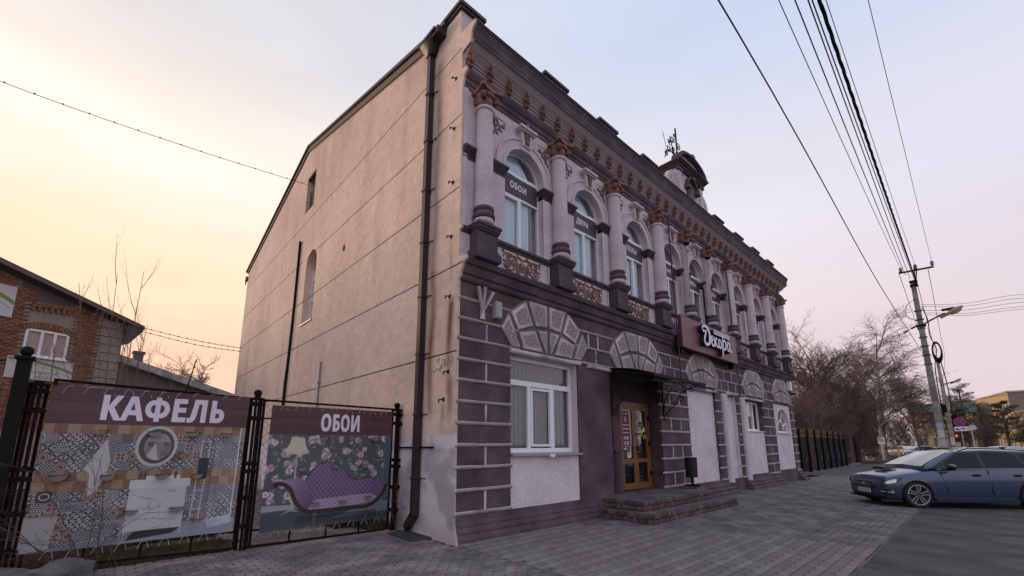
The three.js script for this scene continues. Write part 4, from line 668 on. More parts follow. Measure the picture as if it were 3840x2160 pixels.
// ---------------------------------------------------------------- shop sign with raised script letters
{
  const sg = thing('shop_sign', 'maroon signboard with raised white script letters above the entrance', 'sign', [0, 0, 0.29]);
  part('board', [box(8.1, 12.42, 4.54, 5.53, -0.05, 0.05)], M([0.155, 0.045, 0.065], 0.42), sg);
  part('rim', [box(8.08, 8.10, 4.53, 5.54, -0.05, 0.055), box(12.42, 12.44, 4.53, 5.54, -0.05, 0.055), box(8.10, 12.42, 4.53, 4.54, -0.05, 0.055), box(8.10, 12.42, 5.53, 5.54, -0.05, 0.055)], M([0.12, 0.035, 0.045], 0.45), sg);
  for (const x of [8.25, 12.3]) part('bracket', [box(x - 0.05, x + 0.05, 4.35, 4.62, -0.25, -0.05)], mat.iron, sg);
  // brush strokes: centre line points with half widths
  function stroke(pts) {
    const c = new THREE.CatmullRomCurve3(pts.map(p => V(p[0], p[1], p[2])), false, 'centripetal'), N = pts.length * 6, L = [], R = [];
    for (let i = 0; i <= N; i++) { const t = i / N, p = c.getPoint(t), d = c.getTangent(t), l = Math.hypot(d.x, d.y) || 1, w = p.z; L.push([p.x - d.y / l * w, p.y + d.x / l * w]); R.push([p.x + d.y / l * w, p.y - d.x / l * w]); }
    return L.map((p, i) => [p, R[i]]);
  }
  function ribbon(pairs, z0, z1) { // solid ribbon, robust where strokes cross themselves
    const P = [], q = (a, b, c, d) => P.push(...a, ...b, ...c, ...a, ...c, ...d);
    for (let i = 0; i + 1 < pairs.length; i++) { const [a, b] = pairs[i], [c, d] = pairs[i + 1]; q([...b, z1], [...d, z1], [...c, z1], [...a, z1]); q([...a, z0], [...c, z0], [...d, z0], [...b, z0]); q([...a, z0], [...a, z1], [...c, z1], [...c, z0]); q([...b, z0], [...d, z0], [...d, z1], [...b, z1]); }
    const [a, b] = pairs[0], [c, d] = pairs.at(-1); q([...a, z0], [...b, z0], [...b, z1], [...a, z1]); q([...c, z0], [...c, z1], [...d, z1], [...d, z0]);
    const g = new THREE.BufferGeometry(); g.setAttribute('position', new THREE.Float32BufferAttribute(P, 3)); g.computeVertexNormals(); return g;
  }
  const a = 0.030;
  const letters = [
    [[[0.02, 0.50, 0.02], [0.02, 0.60, 0.035], [0.16, 0.68, 0.05], [0.36, 0.66, 0.06], [0.52, 0.52, 0.065], [0.56, 0.32, 0.065], [0.50, 0.10, 0.06], [0.33, 0.0, 0.055], [0.16, 0.03, 0.05], [0.12, 0.14, 0.045], [0.22, 0.36, 0.045], [0.30, 0.54, 0.04]], [[0.02, 0.50, 0.03], [0.10, 0.47, 0.045], [0.18, 0.52, 0.02]]],
    [[[0.66, 0.16, 0.02], [0.76, 0.22, a], [0.82, 0.33, a], [0.76, 0.40, a], [0.68, 0.30, 0.04], [0.68, 0.12, 0.042], [0.78, 0.02, 0.036], [0.90, 0.12, 0.022]]],
    [[[0.97, 0.40, 0.03], [0.95, 0.20, 0.042], [0.94, 0.02, 0.04]], [[0.95, 0.20, 0.025], [1.06, 0.30, 0.03], [1.14, 0.40, 0.036]], [[1.0, 0.24, 0.025], [1.08, 0.10, 0.038], [1.20, 0.03, 0.028], [1.26, 0.10, 0.02]]],
    [[[1.42, 0.38, a], [1.32, 0.34, 0.038], [1.28, 0.18, 0.042], [1.36, 0.03, 0.036], [1.48, 0.10, 0.04], [1.50, 0.28, 0.04], [1.42, 0.38, 0.03], [1.54, 0.34, 0.018]]],
    [[[1.72, 0.62, 0.022], [1.66, 0.30, 0.042], [1.60, -0.04, 0.044], [1.56, -0.26, 0.032]], [[1.66, 0.28, 0.02], [1.78, 0.40, 0.034], [1.90, 0.34, 0.042], [1.88, 0.12, 0.042], [1.76, 0.02, 0.034], [1.66, 0.10, 0.02]]],
    [[[2.24, 0.36, a], [2.12, 0.36, 0.04], [2.04, 0.18, 0.042], [2.10, 0.03, 0.036], [2.22, 0.14, 0.03], [2.30, 0.38, 0.034]], [[2.30, 0.38, 0.034], [2.26, 0.14, 0.042], [2.34, 0.0, 0.034], [2.46, 0.12, 0.018]]],
  ];
  for (const L of letters) {
    const o = sub('letter', sg, [9.22, 4.79, 0.05]); o.scale.set(0.95, 0.88, 1);
    part('letter_side', L.map(s => ribbon(stroke(s), 0.01, 0.145)), M([0.012, 0.012, 0.014], 0.6), o);
    part('letter_face', L.map((s, i) => ribbon(stroke(s), 0.1452, 0.152 + i * 0.001)), M([0.86, 0.84, 0.90], 0.4), o);
  }
  const pl = sub('name_plate', sg, [10.10, 5.24, 0.05]);
  part('box', [box(0, 1.36, 0, 0.155, 0.002, 0.145)], M([0.012, 0.012, 0.014], 0.6), pl);
  raw('plate_face', new THREE.PlaneGeometry(1.36, 0.155).translate(0.68, 0.0775, 0.148), printed(canvasTex(512, 64, (g, w, h) => { g.fillStyle = '#d6d2dc'; g.fillRect(0, 0, w, h); g.fillStyle = '#6b6270'; for (let i = 0; i < 16; i++) if (i !== 8) { g.fillRect(20 + i * 30, 16, 5, 32); g.fillRect(34 + i * 30, 16, 4, 32); g.fillRect(20 + i * 30, i % 2 ? 16 : 30, 18, 5); } })), pl);
}
{ // small things fixed to the front wall
  const b = thing('alarm_siren', 'small silver grey box on the wall left of the first fan-shaped window head', 'siren', [0.80, 4.01, 0.0]);
  part('case', [box(0, 0.15, 0, 0.32, 0.0, 0.11)], M([0.45, 0.45, 0.46], 0.45), b); part('cover', [box(0.015, 0.135, 0.015, 0.305, 0.11, 0.122)], M([0.34, 0.35, 0.36], 0.4), b);
  const y = thing('flag_holder', 'pale three-pronged flag holder on the wall beside the building corner', 'flag holder', [0.53, 3.93, 0.0]);
  part('socket', [box(-0.04, 0.04, 0, 0.22, -0.02, 0.05)], mat.fanRim, y); for (const [dx, dy] of [[-0.16, 0.40], [-0.0, 0.42], [0.2, 0.36]]) part('prong', [bar([dx * 0.15, 0.2, 0.03], [dx, 0.2 + dy, 0.10], 0.05)], mat.fanRim, y);
  const c = thing('security_camera', 'white camera box with a small dark camera below it at the far corner', 'camera', [19.42, 3.98, 0.02]);
  part('box', [box(0, 0.2, 0.18, 0.62, 0, 0.16)], mat.pvc, c); part('camera', [rod([0.16, 0.05, 0.06], [0.30, 0.02, 0.24], 0.045, 0.04, 8), bar([0.12, 0.18, 0.03], [0.16, 0.05, 0.08], 0.03)], mat.black, c);
}
// ---------------------------------------------------------------- iron gates with printed banners
const GZ = -1.9;
function ball(x, y, z, r) { return new THREE.SphereGeometry(r, 12, 9).translate(x, y, z); }
function clusterPost(name, label, x, h, w = 0.085, finial = true) { // four bars held by collars, ball on top
  const p = thing(name, label, 'gate post', [x, 0, GZ]);
  for (const [a, b] of [[-w, -0.03], [w, -0.03], [-w * 0.35, 0.06], [w * 0.35, 0.06]]) part('bar', [bar([a, 0, b], [a, h, b], 0.035)], mat.ironRust, p);
  for (const y of [0.35, 0.78, 1.18, 1.30, 2.02, h - 0.08]) part('collar', [box(-w - 0.03, w + 0.03, y - 0.018, y + 0.018, -0.06, 0.09), box(-w - 0.015, w + 0.015, y + 0.019, y + 0.04, -0.05, 0.08)], mat.ironRust, p);
  part('cap', [box(-w - 0.02, w + 0.02, h, h + 0.03, -0.06, 0.09), box(-w * 0.6, w * 0.6, h + 0.03, h + 0.055, -0.03, 0.06)], mat.ironRust, p); if (finial) part('ball_finial', [ball(0, h + 0.11, 0.015, 0.062)], mat.ironRust, p);
  return p;
}
function gate(label, x0, x1, yl, yr) { // a gate leaf: rails, stiles, mesh and lacing
  const g = thing('iron_gate', label, 'gate', [0, 0, GZ]); const Y = (x, d) => mix(yl, yr, (x - x0) / (x1 - x0)) + d;
  const rail = (name, d, th) => part(name, [bar([x0, Y(x0, d), 0], [x1, Y(x1, d), 0], th)], mat.ironRust, g);
  rail('rail', 0.0, 0.035); rail('rail', 0.24, 0.03); rail('rail', 2.0, 0.025); rail('rail', 2.30, 0.035);
  for (const x of [x0 + 0.02, x1 - 0.02]) part('stile', [bar([x, Y(x, 0), 0], [x, Y(x, 2.3), 0], 0.035)], mat.ironRust, g);
  for (let k = 1; k < 4; k++) { const x = mix(x0, x1, k / 4); part('spacer', [bar([x, Y(x, 0.0), 0], [x, Y(x, 0.24), 0], 0.028)], mat.ironRust, g); }
  const m = []; const r = rng(x0 * 10 | 0 + 40); // diamond wire mesh behind the banner
  for (let x = x0 - 2.2; x < x1; x += 0.13) for (const s of [1, -1]) {
    let a = [x, 0.26], b = [x + 2.06, 2.3]; if (s < 0) { a = [x, 2.3]; b = [x + 2.06, 0.26]; }
    const cl = (p, q) => { const t0 = Math.max(0, (x0 - p[0]) / (q[0] - p[0])), t1 = Math.min(1, (x1 - p[0]) / (q[0] - p[0])); return t1 > t0 ? [[p[0] + (q[0] - p[0]) * t0, p[1] + (q[1] - p[1]) * t0], [p[0] + (q[0] - p[0]) * t1, p[1] + (q[1] - p[1]) * t1]] : null; };
    const c = cl(a, b); if (c) m.push(rod([...c[0], -0.02], [...c[1], -0.02], 0.0022, 0.0022, 3));
  }
  part('wire_mesh', m, mat.iron, g);
  return g;
}
gate('wide iron gate leaf with wire mesh behind the tile banner', -5.02, -2.76, 0.13, 0.045);
gate('narrow iron gate leaf with wire mesh behind the sofa banner', -2.58, -0.20, 0.035, 0.01);
clusterPost('gate_post', 'rusty iron bar post with ball top between the two banners', -2.67, 2.33, 0.07);
clusterPost('gate_post', 'rusty iron bar post with ball top against the beige gable', -0.13, 2.28, 0.07);
clusterPost('gate_post', 'dark iron bar post just right of the tall square black post', -5.14, 2.34, 0.075, false);
{
  const p = thing('square_post', 'tall square black steel post with ball top at the left edge', 'post', [-5.29, 0, -1.78]);
  part('shaft', [box(-0.062, 0.062, 0, 2.64, -0.062, 0.062)], mat.black, p); part('cap', [box(-0.085, 0.085, 2.64, 2.68, -0.085, 0.085)], mat.black, p); part('ball_finial', [ball(0, 2.745, 0, 0.066)], mat.black, p);
  const f = thing('iron_fence', 'piece of iron fence with a faded print left of the black post', 'fence', [0, 0, -1.85]);
  part('rail', [bar([-7.4, 2.28, 0], [-5.45, 2.25, 0], 0.035)], mat.iron, f); part('rail', [bar([-7.4, 0.9, 0], [-5.45, 0.9, 0], 0.03)], mat.iron, f); part('chain', [tube([[-7.4, 2.05, 0.03], [-6.3, 2.36, 0.03], [-5.46, 2.62, 0.03]], 0.014, 5)], mat.iron, f);
  for (const x of [-5.75, -6.1, -6.5, -7.0]) part('picket', [bar([x, 0.1, 0], [x, 2.28, 0], 0.02)], mat.iron, f);
  const tm = printed(canvasTex(256, 256, (g, w, h) => { g.fillStyle = '#b9b7c2'; g.fillRect(0, 0, w, h); g.fillStyle = '#5d4a5c'; g.fillRect(150, 40, 90, 60); g.fillStyle = '#a57d72'; g.beginPath(); g.ellipse(190, 120, 46, 60, 0, 0, 7); g.fill(); g.fillStyle = '#8d86a0'; g.fillRect(130, 170, 120, 86); }));
  raw('print', new THREE.PlaneGeometry(0.9, 1.0).translate(-6.15, 1.72, 0.03), tm, f);
}
function waveSheet(w, h, dx, amp, s) { const g = new THREE.PlaneGeometry(w, h, 28, 24), p = g.attributes.position, r = rng(s), a = [r(), r(), r()]; for (let i = 0; i < p.count; i++) { const x = p.getX(i), y = p.getY(i); p.setX(i, x + dx * (y / h - 0.5)); p.setZ(i, amp * (Math.sin(x * 4.1 + a[0] * 6 + y) + 0.6 * Math.sin(y * 6.3 + a[1] * 6 + x * 2) + 0.5 * Math.sin(x * 11 + a[2] * 6))); } g.computeVertexNormals(); return g; }
function lacing(parent, x0, x1, y, z, n, s) { const r = rng(s); for (let i = 0; i < n; i++) { const x = mix(x0, x1, (i + 0.5) / n); part('lacing_loop', [tube([[x - 0.06, y - 0.06, z], [x - 0.02, y + 0.03, z + 0.02], [x + 0.03, y + 0.02 + 0.02 * r(), z - 0.02], [x + 0.06, y - 0.06, z]], 0.004, 4)], laceMat, parent); } }
const laceMat = M([0.45, 0.43, 0.42], 0.8);
function flap(x, y, w, s) { // half-moon wind slit whose flap hangs open
  const q = new THREE.Shape(); q.absarc(0, 0, w, PI, 2 * PI, false); q.lineTo(-w, 0); const g = new THREE.ShapeGeometry(q, 12), p = g.attributes.position;
  for (let i = 0; i < p.count; i++) { const d = -p.getY(i) / w; p.setZ(i, 0.10 * d * (1 - 0.4 * Math.abs(p.getX(i)) / w)); p.setY(i, p.getY(i) * 0.75); }
  g.computeVertexNormals(); return g.rotateZ(s).translate(x, y, 0.026);
}
const backMat = M([0.17, 0.13, 0.115], 0.8, { side: THREE.DoubleSide });
const slitMat = M([0.05, 0.035, 0.03], 0.9);
function slits(parent, list) { for (const [x, y, w] of list) { raw('wind_slit', new THREE.CircleGeometry(w, 14, PI, PI).scale(1, 0.55, 1).translate(x, y, 0.022), slitMat, parent); raw('wind_flap', flap(x - w * 0.1, y - w * 0.12, w * 0.86, 0.12), backMat, parent); } }
const rT = rng(77);
function tilePattern(g, x, y, s, k) { // one printed wall tile
  g.save(); g.translate(x, y); g.scale(s / 64, s / 64); g.beginPath(); g.rect(0, 0, 64, 64); g.clip();
  const P = ['#a9a6a6', '#9b999d', '#86695a'][k % 3 === 2 ? (k % 5 === 0 ? 2 : 1) : 0]; g.fillStyle = P; g.fillRect(0, 0, 64, 64); g.strokeStyle = g.fillStyle = '#31363f'; g.lineWidth = 4;
  const t = [0, 1, 2, 5, 1, 2, 3, 5, 0, 2, 1, 4][k % 12];
  if (t === 0) { for (let i = 0; i < 5; i++) for (let j = 0; j < 5; j++) { g.beginPath(); g.arc(6 + i * 13 + (j % 2) * 6, 6 + j * 13, 4.6, 0, 7); g.fill(); } }
  else if (t === 1) { for (let i = -4; i < 8; i++) { g.beginPath(); g.moveTo(i * 18, 0); g.lineTo(i * 18 + 64, 64); g.stroke(); g.beginPath(); g.moveTo(i * 18 + 64, 0); g.lineTo(i * 18, 64); g.stroke(); } }
  else if (t === 2) { for (let q = 0; q < 4; q++) { g.save(); g.translate(32, 32); g.rotate(q * PI / 2 + PI / 4); g.beginPath(); g.ellipse(0, -19, 6, 17, 0, 0, 7); g.fill(); g.restore(); } g.strokeRect(2, 2, 60, 60); }
  else if (t === 3) { g.fillStyle = '#86583f'; for (let q = 0; q < 4; q++) { g.save(); g.translate(32, 32); g.rotate(q * PI / 2 + PI / 4); g.fillRect(-8, 6, 16, 24); g.restore(); } g.strokeStyle = '#5b4038'; g.strokeRect(22, 22, 20, 20); g.beginPath(); g.arc(32, 32, 26, 0, 7); g.stroke(); }
  else if (t === 4) { g.fillStyle = '#6b4f45'; g.fillRect(0, 0, 64, 64); g.strokeStyle = '#b9aaa2'; g.beginPath(); g.arc(32, 32, 16, 0, 7); g.stroke(); g.beginPath(); g.arc(32, 32, 28, 0, 7); g.stroke(); }
  else { for (let i = 0; i < 4; i++) for (let j = 0; j < 4; j++) if ((i + j) % 2) { g.beginPath(); g.moveTo(i * 16, j * 16 + 8); g.lineTo(i * 16 + 8, j * 16); g.lineTo(i * 16 + 16, j * 16 + 8); g.lineTo(i * 16 + 8, j * 16 + 16); g.fill(); } g.beginPath(); g.arc(32, 32, 22, 0, 7); g.stroke(); }
  g.strokeStyle = 'rgba(120,110,105,0.7)'; g.lineWidth = 1.5; g.strokeRect(0, 0, 64, 64); g.restore();
}
function head(g, w, h, txt, cx, sx, size) { // maroon band with the word in white capitals
  const H = h * 0.235; g.fillStyle = '#56393f'; g.fillRect(0, 0, w, H); g.fillStyle = '#4a3038'; for (let i = 0; i < 12; i++) g.fillRect(i * w / 11 + 14, 0, 4, H); g.fillStyle = 'rgba(40,26,34,0.5)'; g.fillRect(0, H * 0.36, w, 7); g.fillStyle = 'rgba(110,80,84,0.25)'; g.fillRect(0, H * 0.45, w, H * 0.2);
  g.fillStyle = '#e6dce6'; g.textAlign = 'center'; g.textBaseline = 'alphabetic'; g.save(); g.translate(w * cx, H * 0.86); g.scale(sx, 1); g.font = 'bold ' + size + 'px sans-serif'; g.fillText(txt, 0, 0); g.strokeStyle = '#e6dce6'; g.lineWidth = 9; g.lineJoin = 'miter'; g.strokeText(txt, 0, 0); g.restore();
}
{
  const W = 1536, Hh = 1408;
  const t1 = canvasTex(W, Hh, (g, w, h) => {
    const y0 = h * 0.235;
    // wall of printed tiles in perspective-free rows, terracotta rows between patterned ones
    const rowsOf = [1, 2, 2, 2, 2, 1, 1, 2, 2, 2, 2, 2, 2, 2]; let y = y0; const s = 84;
    rowsOf.forEach((k, j) => { for (let i = -1; i < 20; i++) { const x = i * s + (j * 37 % 50) - 20; if (k === 1) { g.fillStyle = ['#97815f', '#825b48', '#9c8769', '#8c6a52'][(i + j * 3 + 40) % 4]; g.fillRect(x, y, s, s); g.strokeStyle = '#7d6a58'; g.lineWidth = 3; g.strokeRect(x, y, s, s); } else tilePattern(g, x, y, s, (i * 7 + j * 5 + 91 + (rT() * 3 | 0)) | 0); } y += s; });
    g.fillStyle = '#777e87'; g.beginPath(); g.moveTo(0, h); g.lineTo(0, h * 0.985); g.lineTo(w * 0.52, h * 0.955); g.lineTo(w, h * 0.88); g.lineTo(w, h); g.fill(); g.strokeStyle = 'rgba(230,232,238,0.5)'; g.lineWidth = 3; for (let i = 0; i < 60; i++) { g.beginPath(); g.moveTo(w * 0.4 + i * 18, h); g.lineTo(w * 0.55 + i * 18, h * 0.9); g.stroke(); }
    // mirror
    const mx = w * 0.515, my = h * 0.375; g.lineWidth = 26; g.strokeStyle = '#b9bbba'; g.fillStyle = '#5a4a44'; g.beginPath(); g.ellipse(mx, my, 150, 180, 0, 0, 7); g.fill(); g.stroke(); g.fillStyle = '#96999c'; g.beginPath(); g.ellipse(mx + 8, my + 4, 104, 132, 0, 0, 7); g.fill(); g.save(); g.clip(); for (let i = 0; i < 6; i++) for (let j = 0; j < 6; j++) tilePattern(g, mx - 110 + i * 40, my - 40 + j * 40, 40, i * 5 + j * 3); g.fillStyle = 'rgba(205,206,208,0.75)'; g.beginPath(); g.moveTo(mx - 90, my + 130); g.lineTo(mx - 10, my - 30); g.lineTo(mx + 30, my + 150); g.fill(); g.restore();
    // towel
    g.fillStyle = '#bcbab6'; g.beginPath(); g.moveTo(w * 0.275, h * 0.325); g.lineTo(w * 0.305, h * 0.46); g.lineTo(w * 0.30, h * 0.56); g.lineTo(w * 0.265, h * 0.66); g.lineTo(w * 0.235, h * 0.69); g.lineTo(w * 0.225, h * 0.55); g.lineTo(w * 0.195, h * 0.52); g.closePath(); g.fill(); g.fillStyle = '#96948f'; g.beginPath(); g.moveTo(w * 0.27, h * 0.35); g.lineTo(w * 0.262, h * 0.62); g.lineTo(w * 0.25, h * 0.62); g.fill();
    // vanity cabinet and basin
    g.fillStyle = '#bdbdbf'; g.fillRect(w * 0.42, h * 0.655, w * 0.285, h * 0.275); g.fillStyle = '#cbcbcd'; g.fillRect(w * 0.415, h * 0.60, w * 0.305, h * 0.055); g.fillStyle = '#d6d6d8'; g.fillRect(w * 0.49, h * 0.575, w * 0.17, h * 0.03); g.fillStyle = '#8e8f93'; g.fillRect(w * 0.50, h * 0.79, w * 0.03, 8); g.fillRect(w * 0.61, h * 0.68, w * 0.04, 10); g.fillRect(w * 0.42, h * 0.785, w * 0.285, 4); g.fillStyle = '#2e2d33'; g.beginPath(); g.moveTo(w * 0.44, h * 0.985); g.lineTo(w * 0.47, h * 0.93); g.lineTo(w * 0.70, h * 0.93); g.lineTo(w * 0.66, h * 0.965); g.fill(); g.fillStyle = '#b6b6b8'; for (const q of [0.425, 0.697]) g.fillRect(w * q, h * 0.92, 9, h * 0.05);
    g.fillStyle = '#494a50'; for (const q of [0.455, 0.475, 0.63]) { g.fillRect(w * q, h * 0.555, 20, 60); g.fillRect(w * q + 6, h * 0.54, 8, 26); }
    // stool, cistern, flush plate
    g.fillStyle = '#8d8b8c'; g.fillRect(w * 0.27, h * 0.845, w * 0.16, 26); g.fillRect(w * 0.275, h * 0.86, 22, h * 0.12); g.fillRect(w * 0.405, h * 0.86, 22, h * 0.11); g.fillStyle = '#77767a'; g.fillRect(w * 0.31, h * 0.87, 14, h * 0.09);
    g.fillStyle = '#a9a8a5'; g.beginPath(); g.moveTo(0, h * 0.80); g.lineTo(w * 0.13, h * 0.80); g.lineTo(w * 0.115, h * 0.985); g.lineTo(0, h * 0.995); g.fill(); g.fillStyle = '#a3a19d'; g.fillRect(0, h * 0.795, w * 0.135, 26);
    g.fillStyle = '#3d3b3e'; g.fillRect(w * 0.03, h * 0.645, 92, 92); g.strokeStyle = '#c4c2c0'; g.lineWidth = 7; g.beginPath(); g.ellipse(w * 0.06, h * 0.678, 30, 26, 0, 0, 7); g.stroke();
    // towel ladder, dark towel and the shower corner
    g.strokeStyle = '#b3b3b6'; g.lineWidth = 12; for (const q of [0.755, 0.80]) { g.beginPath(); g.moveTo(w * q, h * 0.33); g.lineTo(w * (q - 0.01), h * 0.88); g.stroke(); } for (const q of [0.345, 0.53, 0.69, 0.82]) { g.beginPath(); g.moveTo(w * 0.752, h * q); g.lineTo(w * 0.80, h * (q - 0.004)); g.stroke(); } g.fillStyle = '#33333a'; g.fillRect(w * 0.748, h * 0.46, w * 0.056, h * 0.15);
    g.strokeStyle = '#6c5a58'; g.lineWidth = 8; for (const q of [0.832, 0.87]) { g.beginPath(); g.moveTo(w * q, h * 0.30); g.lineTo(w * (q - 0.006), h * 0.88); g.stroke(); } g.fillStyle = 'rgba(215,220,226,0.18)'; g.fillRect(w * 0.83, h * 0.26, w * 0.14, h * 0.64); g.fillStyle = '#b9bec4'; g.beginPath(); g.moveTo(w * 0.83, h * 0.90); g.lineTo(w * 0.97, h * 0.87); g.lineTo(w * 0.985, h * 0.93); g.lineTo(w * 0.85, h * 0.955); g.fill(); g.strokeStyle = '#7c7f86'; g.lineWidth = 5; for (let i = 0; i < 7; i++) { g.beginPath(); g.moveTo(w * (0.735 + i * 0.02), h * 0.955); g.lineTo(w * (0.80 + i * 0.02), h * 0.90); g.stroke(); }
    g.fillStyle = '#d8d8da'; g.fillRect(w * 0.968, h * 0.24, 10, h * 0.64);
    head(g, w, h, 'КАФЕЛЬ', 0.535, 0.80, 315);
  });
  const b = thing('printed_banner', 'large banner reading КАФЕЛЬ with a tiled bathroom laced to the gate', 'banner', [-3.90, 1.33, GZ + 0.062]);
  raw('sheet', waveSheet(2.22, 2.04, 0.04, 0.014, 3), new THREE.MeshStandardMaterial({ map: t1, roughness: 0.5, side: THREE.DoubleSide }), b); lacing(b, -1.05, 1.08, 0.99, 0.0, 11, 4); lacing(b, -1.0, 1.05, -1.05, 0.0, 9, 5);
  slits(b, [[-0.60, 0.47, 0.09], [-0.02, 0.46, 0.09], [0.42, 0.46, 0.09], [0.84, 0.45, 0.08], [-0.90, -0.10, 0.10], [-0.44, -0.12, 0.09], [0.13, -0.14, 0.09], [0.54, -0.15, 0.08], [-0.15, -0.60, 0.07], [0.34, -0.60, 0.09]]);
  const t2 = canvasTex(W, Hh, (g, w, h) => {
    const y0 = h * 0.235, r = rng(99); g.fillStyle = '#565b5c'; g.fillRect(0, y0, w, h); g.fillStyle = '#3f4a50'; g.fillRect(0, h * 0.86, w, h * 0.14); g.fillStyle = '#93a0a6'; g.beginPath(); g.moveTo(0, h * 0.80); g.lineTo(w * 0.3, h * 0.815); g.lineTo(w * 0.3, h * 0.845); g.lineTo(0, h * 0.85); g.fill(); g.fillStyle = '#6f7b80'; g.beginPath(); g.moveTo(w * 0.5, h * 0.95); g.lineTo(w * 0.95, h * 0.80); g.lineTo(w, h * 0.80); g.lineTo(w, h * 0.93); g.fill();
    const flower = (x, y, R) => { for (let i = 0; i < 10; i++) { g.fillStyle = ['#5d7286', '#73879a', '#7c8566', '#8f9a72', '#4c5a66'][r() * 5 | 0]; g.beginPath(); g.ellipse(x + (r() - 0.5) * R * 3.4, y + (r() - 0.4) * R * 3.2, R * 0.34, R * 0.17, r() * 6, 0, 7); g.fill(); } for (let k = 0; k < 3; k++) { const fx = x + (r() - 0.5) * R * 1.8, fy = y + (r() - 0.5) * R * 1.5, q = R * (0.45 + 0.35 * r()); for (let i = 0; i < 7; i++) { g.fillStyle = ['#b79da4', '#c9b3b5', '#a78690', '#d2c3c0', '#9a8aa0'][r() * 5 | 0]; g.beginPath(); g.ellipse(fx + Math.cos(i) * q * 0.5, fy + Math.sin(i) * q * 0.45, q * 0.5, q * 0.42, i, 0, 7); g.fill(); } g.fillStyle = '#84616c'; g.beginPath(); g.arc(fx, fy, q * 0.22, 0, 7); g.fill(); } };
    for (let j = 0; j < 5; j++) for (let i = 0; i < 7; i++) flower(60 + i * 240 + (j % 2) * 110 + (r() - 0.5) * 40, y0 + 60 + j * 165 + (r() - 0.5) * 30, 46 + 30 * r());
    g.fillStyle = '#3e5058'; g.fillRect(w * 0.945, y0, w * 0.055, h * 0.6); g.fillStyle = '#6b8088'; for (let i = 0; i < 3; i++) g.fillRect(w * (0.95 + i * 0.018), y0, 8, h * 0.58);
    // standard lamp
    g.fillStyle = '#b4b2a6'; g.fillRect(w * 0.205, h * 0.42, 20, h * 0.43); g.fillStyle = '#9d9a90'; g.beginPath(); g.ellipse(w * 0.212, h * 0.47, 20, 60, 0, 0, 7); g.fill(); g.beginPath(); g.moveTo(w * 0.13, h * 0.89); g.lineTo(w * 0.2, h * 0.84); g.lineTo(w * 0.27, h * 0.87); g.lineTo(w * 0.20, h * 0.86); g.fill(); g.fillStyle = '#c9c6ae'; g.beginPath(); g.moveTo(w * 0.165, h * 0.255); g.lineTo(w * 0.262, h * 0.265); g.quadraticCurveTo(w * 0.27, h * 0.34, w * 0.305, h * 0.385); g.quadraticCurveTo(w * 0.21, h * 0.42, w * 0.115, h * 0.38); g.quadraticCurveTo(w * 0.16, h * 0.33, w * 0.165, h * 0.255); g.fill(); g.fillStyle = '#a9a690'; g.fillRect(w * 0.118, h * 0.38, w * 0.18, 8);
    // buttoned sofa: back, seat and rolled arms in a dark carved frame
    const path = pts => { g.beginPath(); g.moveTo(pts[0][0] * w, pts[0][1] * h); for (let i = 1; i < pts.length; i++) { const q = pts[i]; q.length === 2 ? g.lineTo(q[0] * w, q[1] * h) : g.quadraticCurveTo(q[0] * w, q[1] * h, q[2] * w, q[3] * h); } };
    const clipped = (pts, fn) => { g.save(); path(pts); g.closePath(); g.clip(); fn(); g.restore(); };
    const tufts = (x0, x1, y0, y1, dx, dy, lo, hi, ed) => { for (let j = 0; y0 * h + j * dy < y1 * h; j++) for (let i = 0; x0 * w + i * dx < x1 * w + dx; i++) { const x = x0 * w + i * dx + (j % 2) * dx / 2, y = y0 * h + j * dy, q = g.createRadialGradient(x, y - dy * 0.35, 2, x, y, dx * 0.62); q.addColorStop(0, hi); q.addColorStop(0.6, lo); q.addColorStop(1, ed); g.fillStyle = q; g.beginPath(); g.moveTo(x, y - dy); g.lineTo(x + dx / 2, y); g.lineTo(x, y + dy); g.lineTo(x - dx / 2, y); g.fill(); g.fillStyle = ed; g.beginPath(); g.arc(x + dx / 2, y, 5, 0, 7); g.fill(); } };
    const bk = [[0.30, 0.80], [0.29, 0.68, 0.30, 0.62], [0.35, 0.485, 0.45, 0.475], [0.56, 0.48, 0.62, 0.59], [0.68, 0.665, 0.80, 0.615], [0.88, 0.64], [0.84, 0.78]];
    path(bk); g.strokeStyle = '#33261f'; g.lineWidth = 22; g.stroke(); g.fillStyle = '#5b4666'; g.fill(); clipped(bk, () => tufts(0.27, 0.9, 0.48, 0.84, 56, 34, '#715b7e', '#8e7799', '#3c2d44'));
    const arm = [[0.08, 0.625], [0.14, 0.595, 0.27, 0.60], [0.33, 0.66, 0.36, 0.81], [0.33, 0.865], [0.23, 0.82, 0.20, 0.70], [0.16, 0.64, 0.08, 0.625]];
    path(arm); { const q = g.createLinearGradient(w * 0.1, h * 0.6, w * 0.34, h * 0.84); q.addColorStop(0, '#a08ba9'); q.addColorStop(0.5, '#83708f'); q.addColorStop(1, '#66536f'); g.fillStyle = q; g.fill(); }
    const arm2 = [[0.86, 0.64], [0.985, 0.665], [0.96, 0.78, 0.86, 0.835], [0.82, 0.78]]; path(arm2); g.fillStyle = '#67526f'; g.fill(); clipped(arm2, () => tufts(0.82, 1, 0.64, 0.84, 44, 30, '#6d5778', '#857091', '#40304a'));
    const seat = [[0.33, 0.865], [0.36, 0.79, 0.40, 0.78], [0.62, 0.765, 0.84, 0.765], [0.90, 0.80], [0.84, 0.845], [0.60, 0.86, 0.33, 0.865]]; path(seat); g.fillStyle = '#9a86a4'; g.fill(); clipped(seat, () => tufts(0.32, 0.92, 0.765, 0.87, 60, 22, '#9a87a5', '#b8a7bf', '#6d5976'));
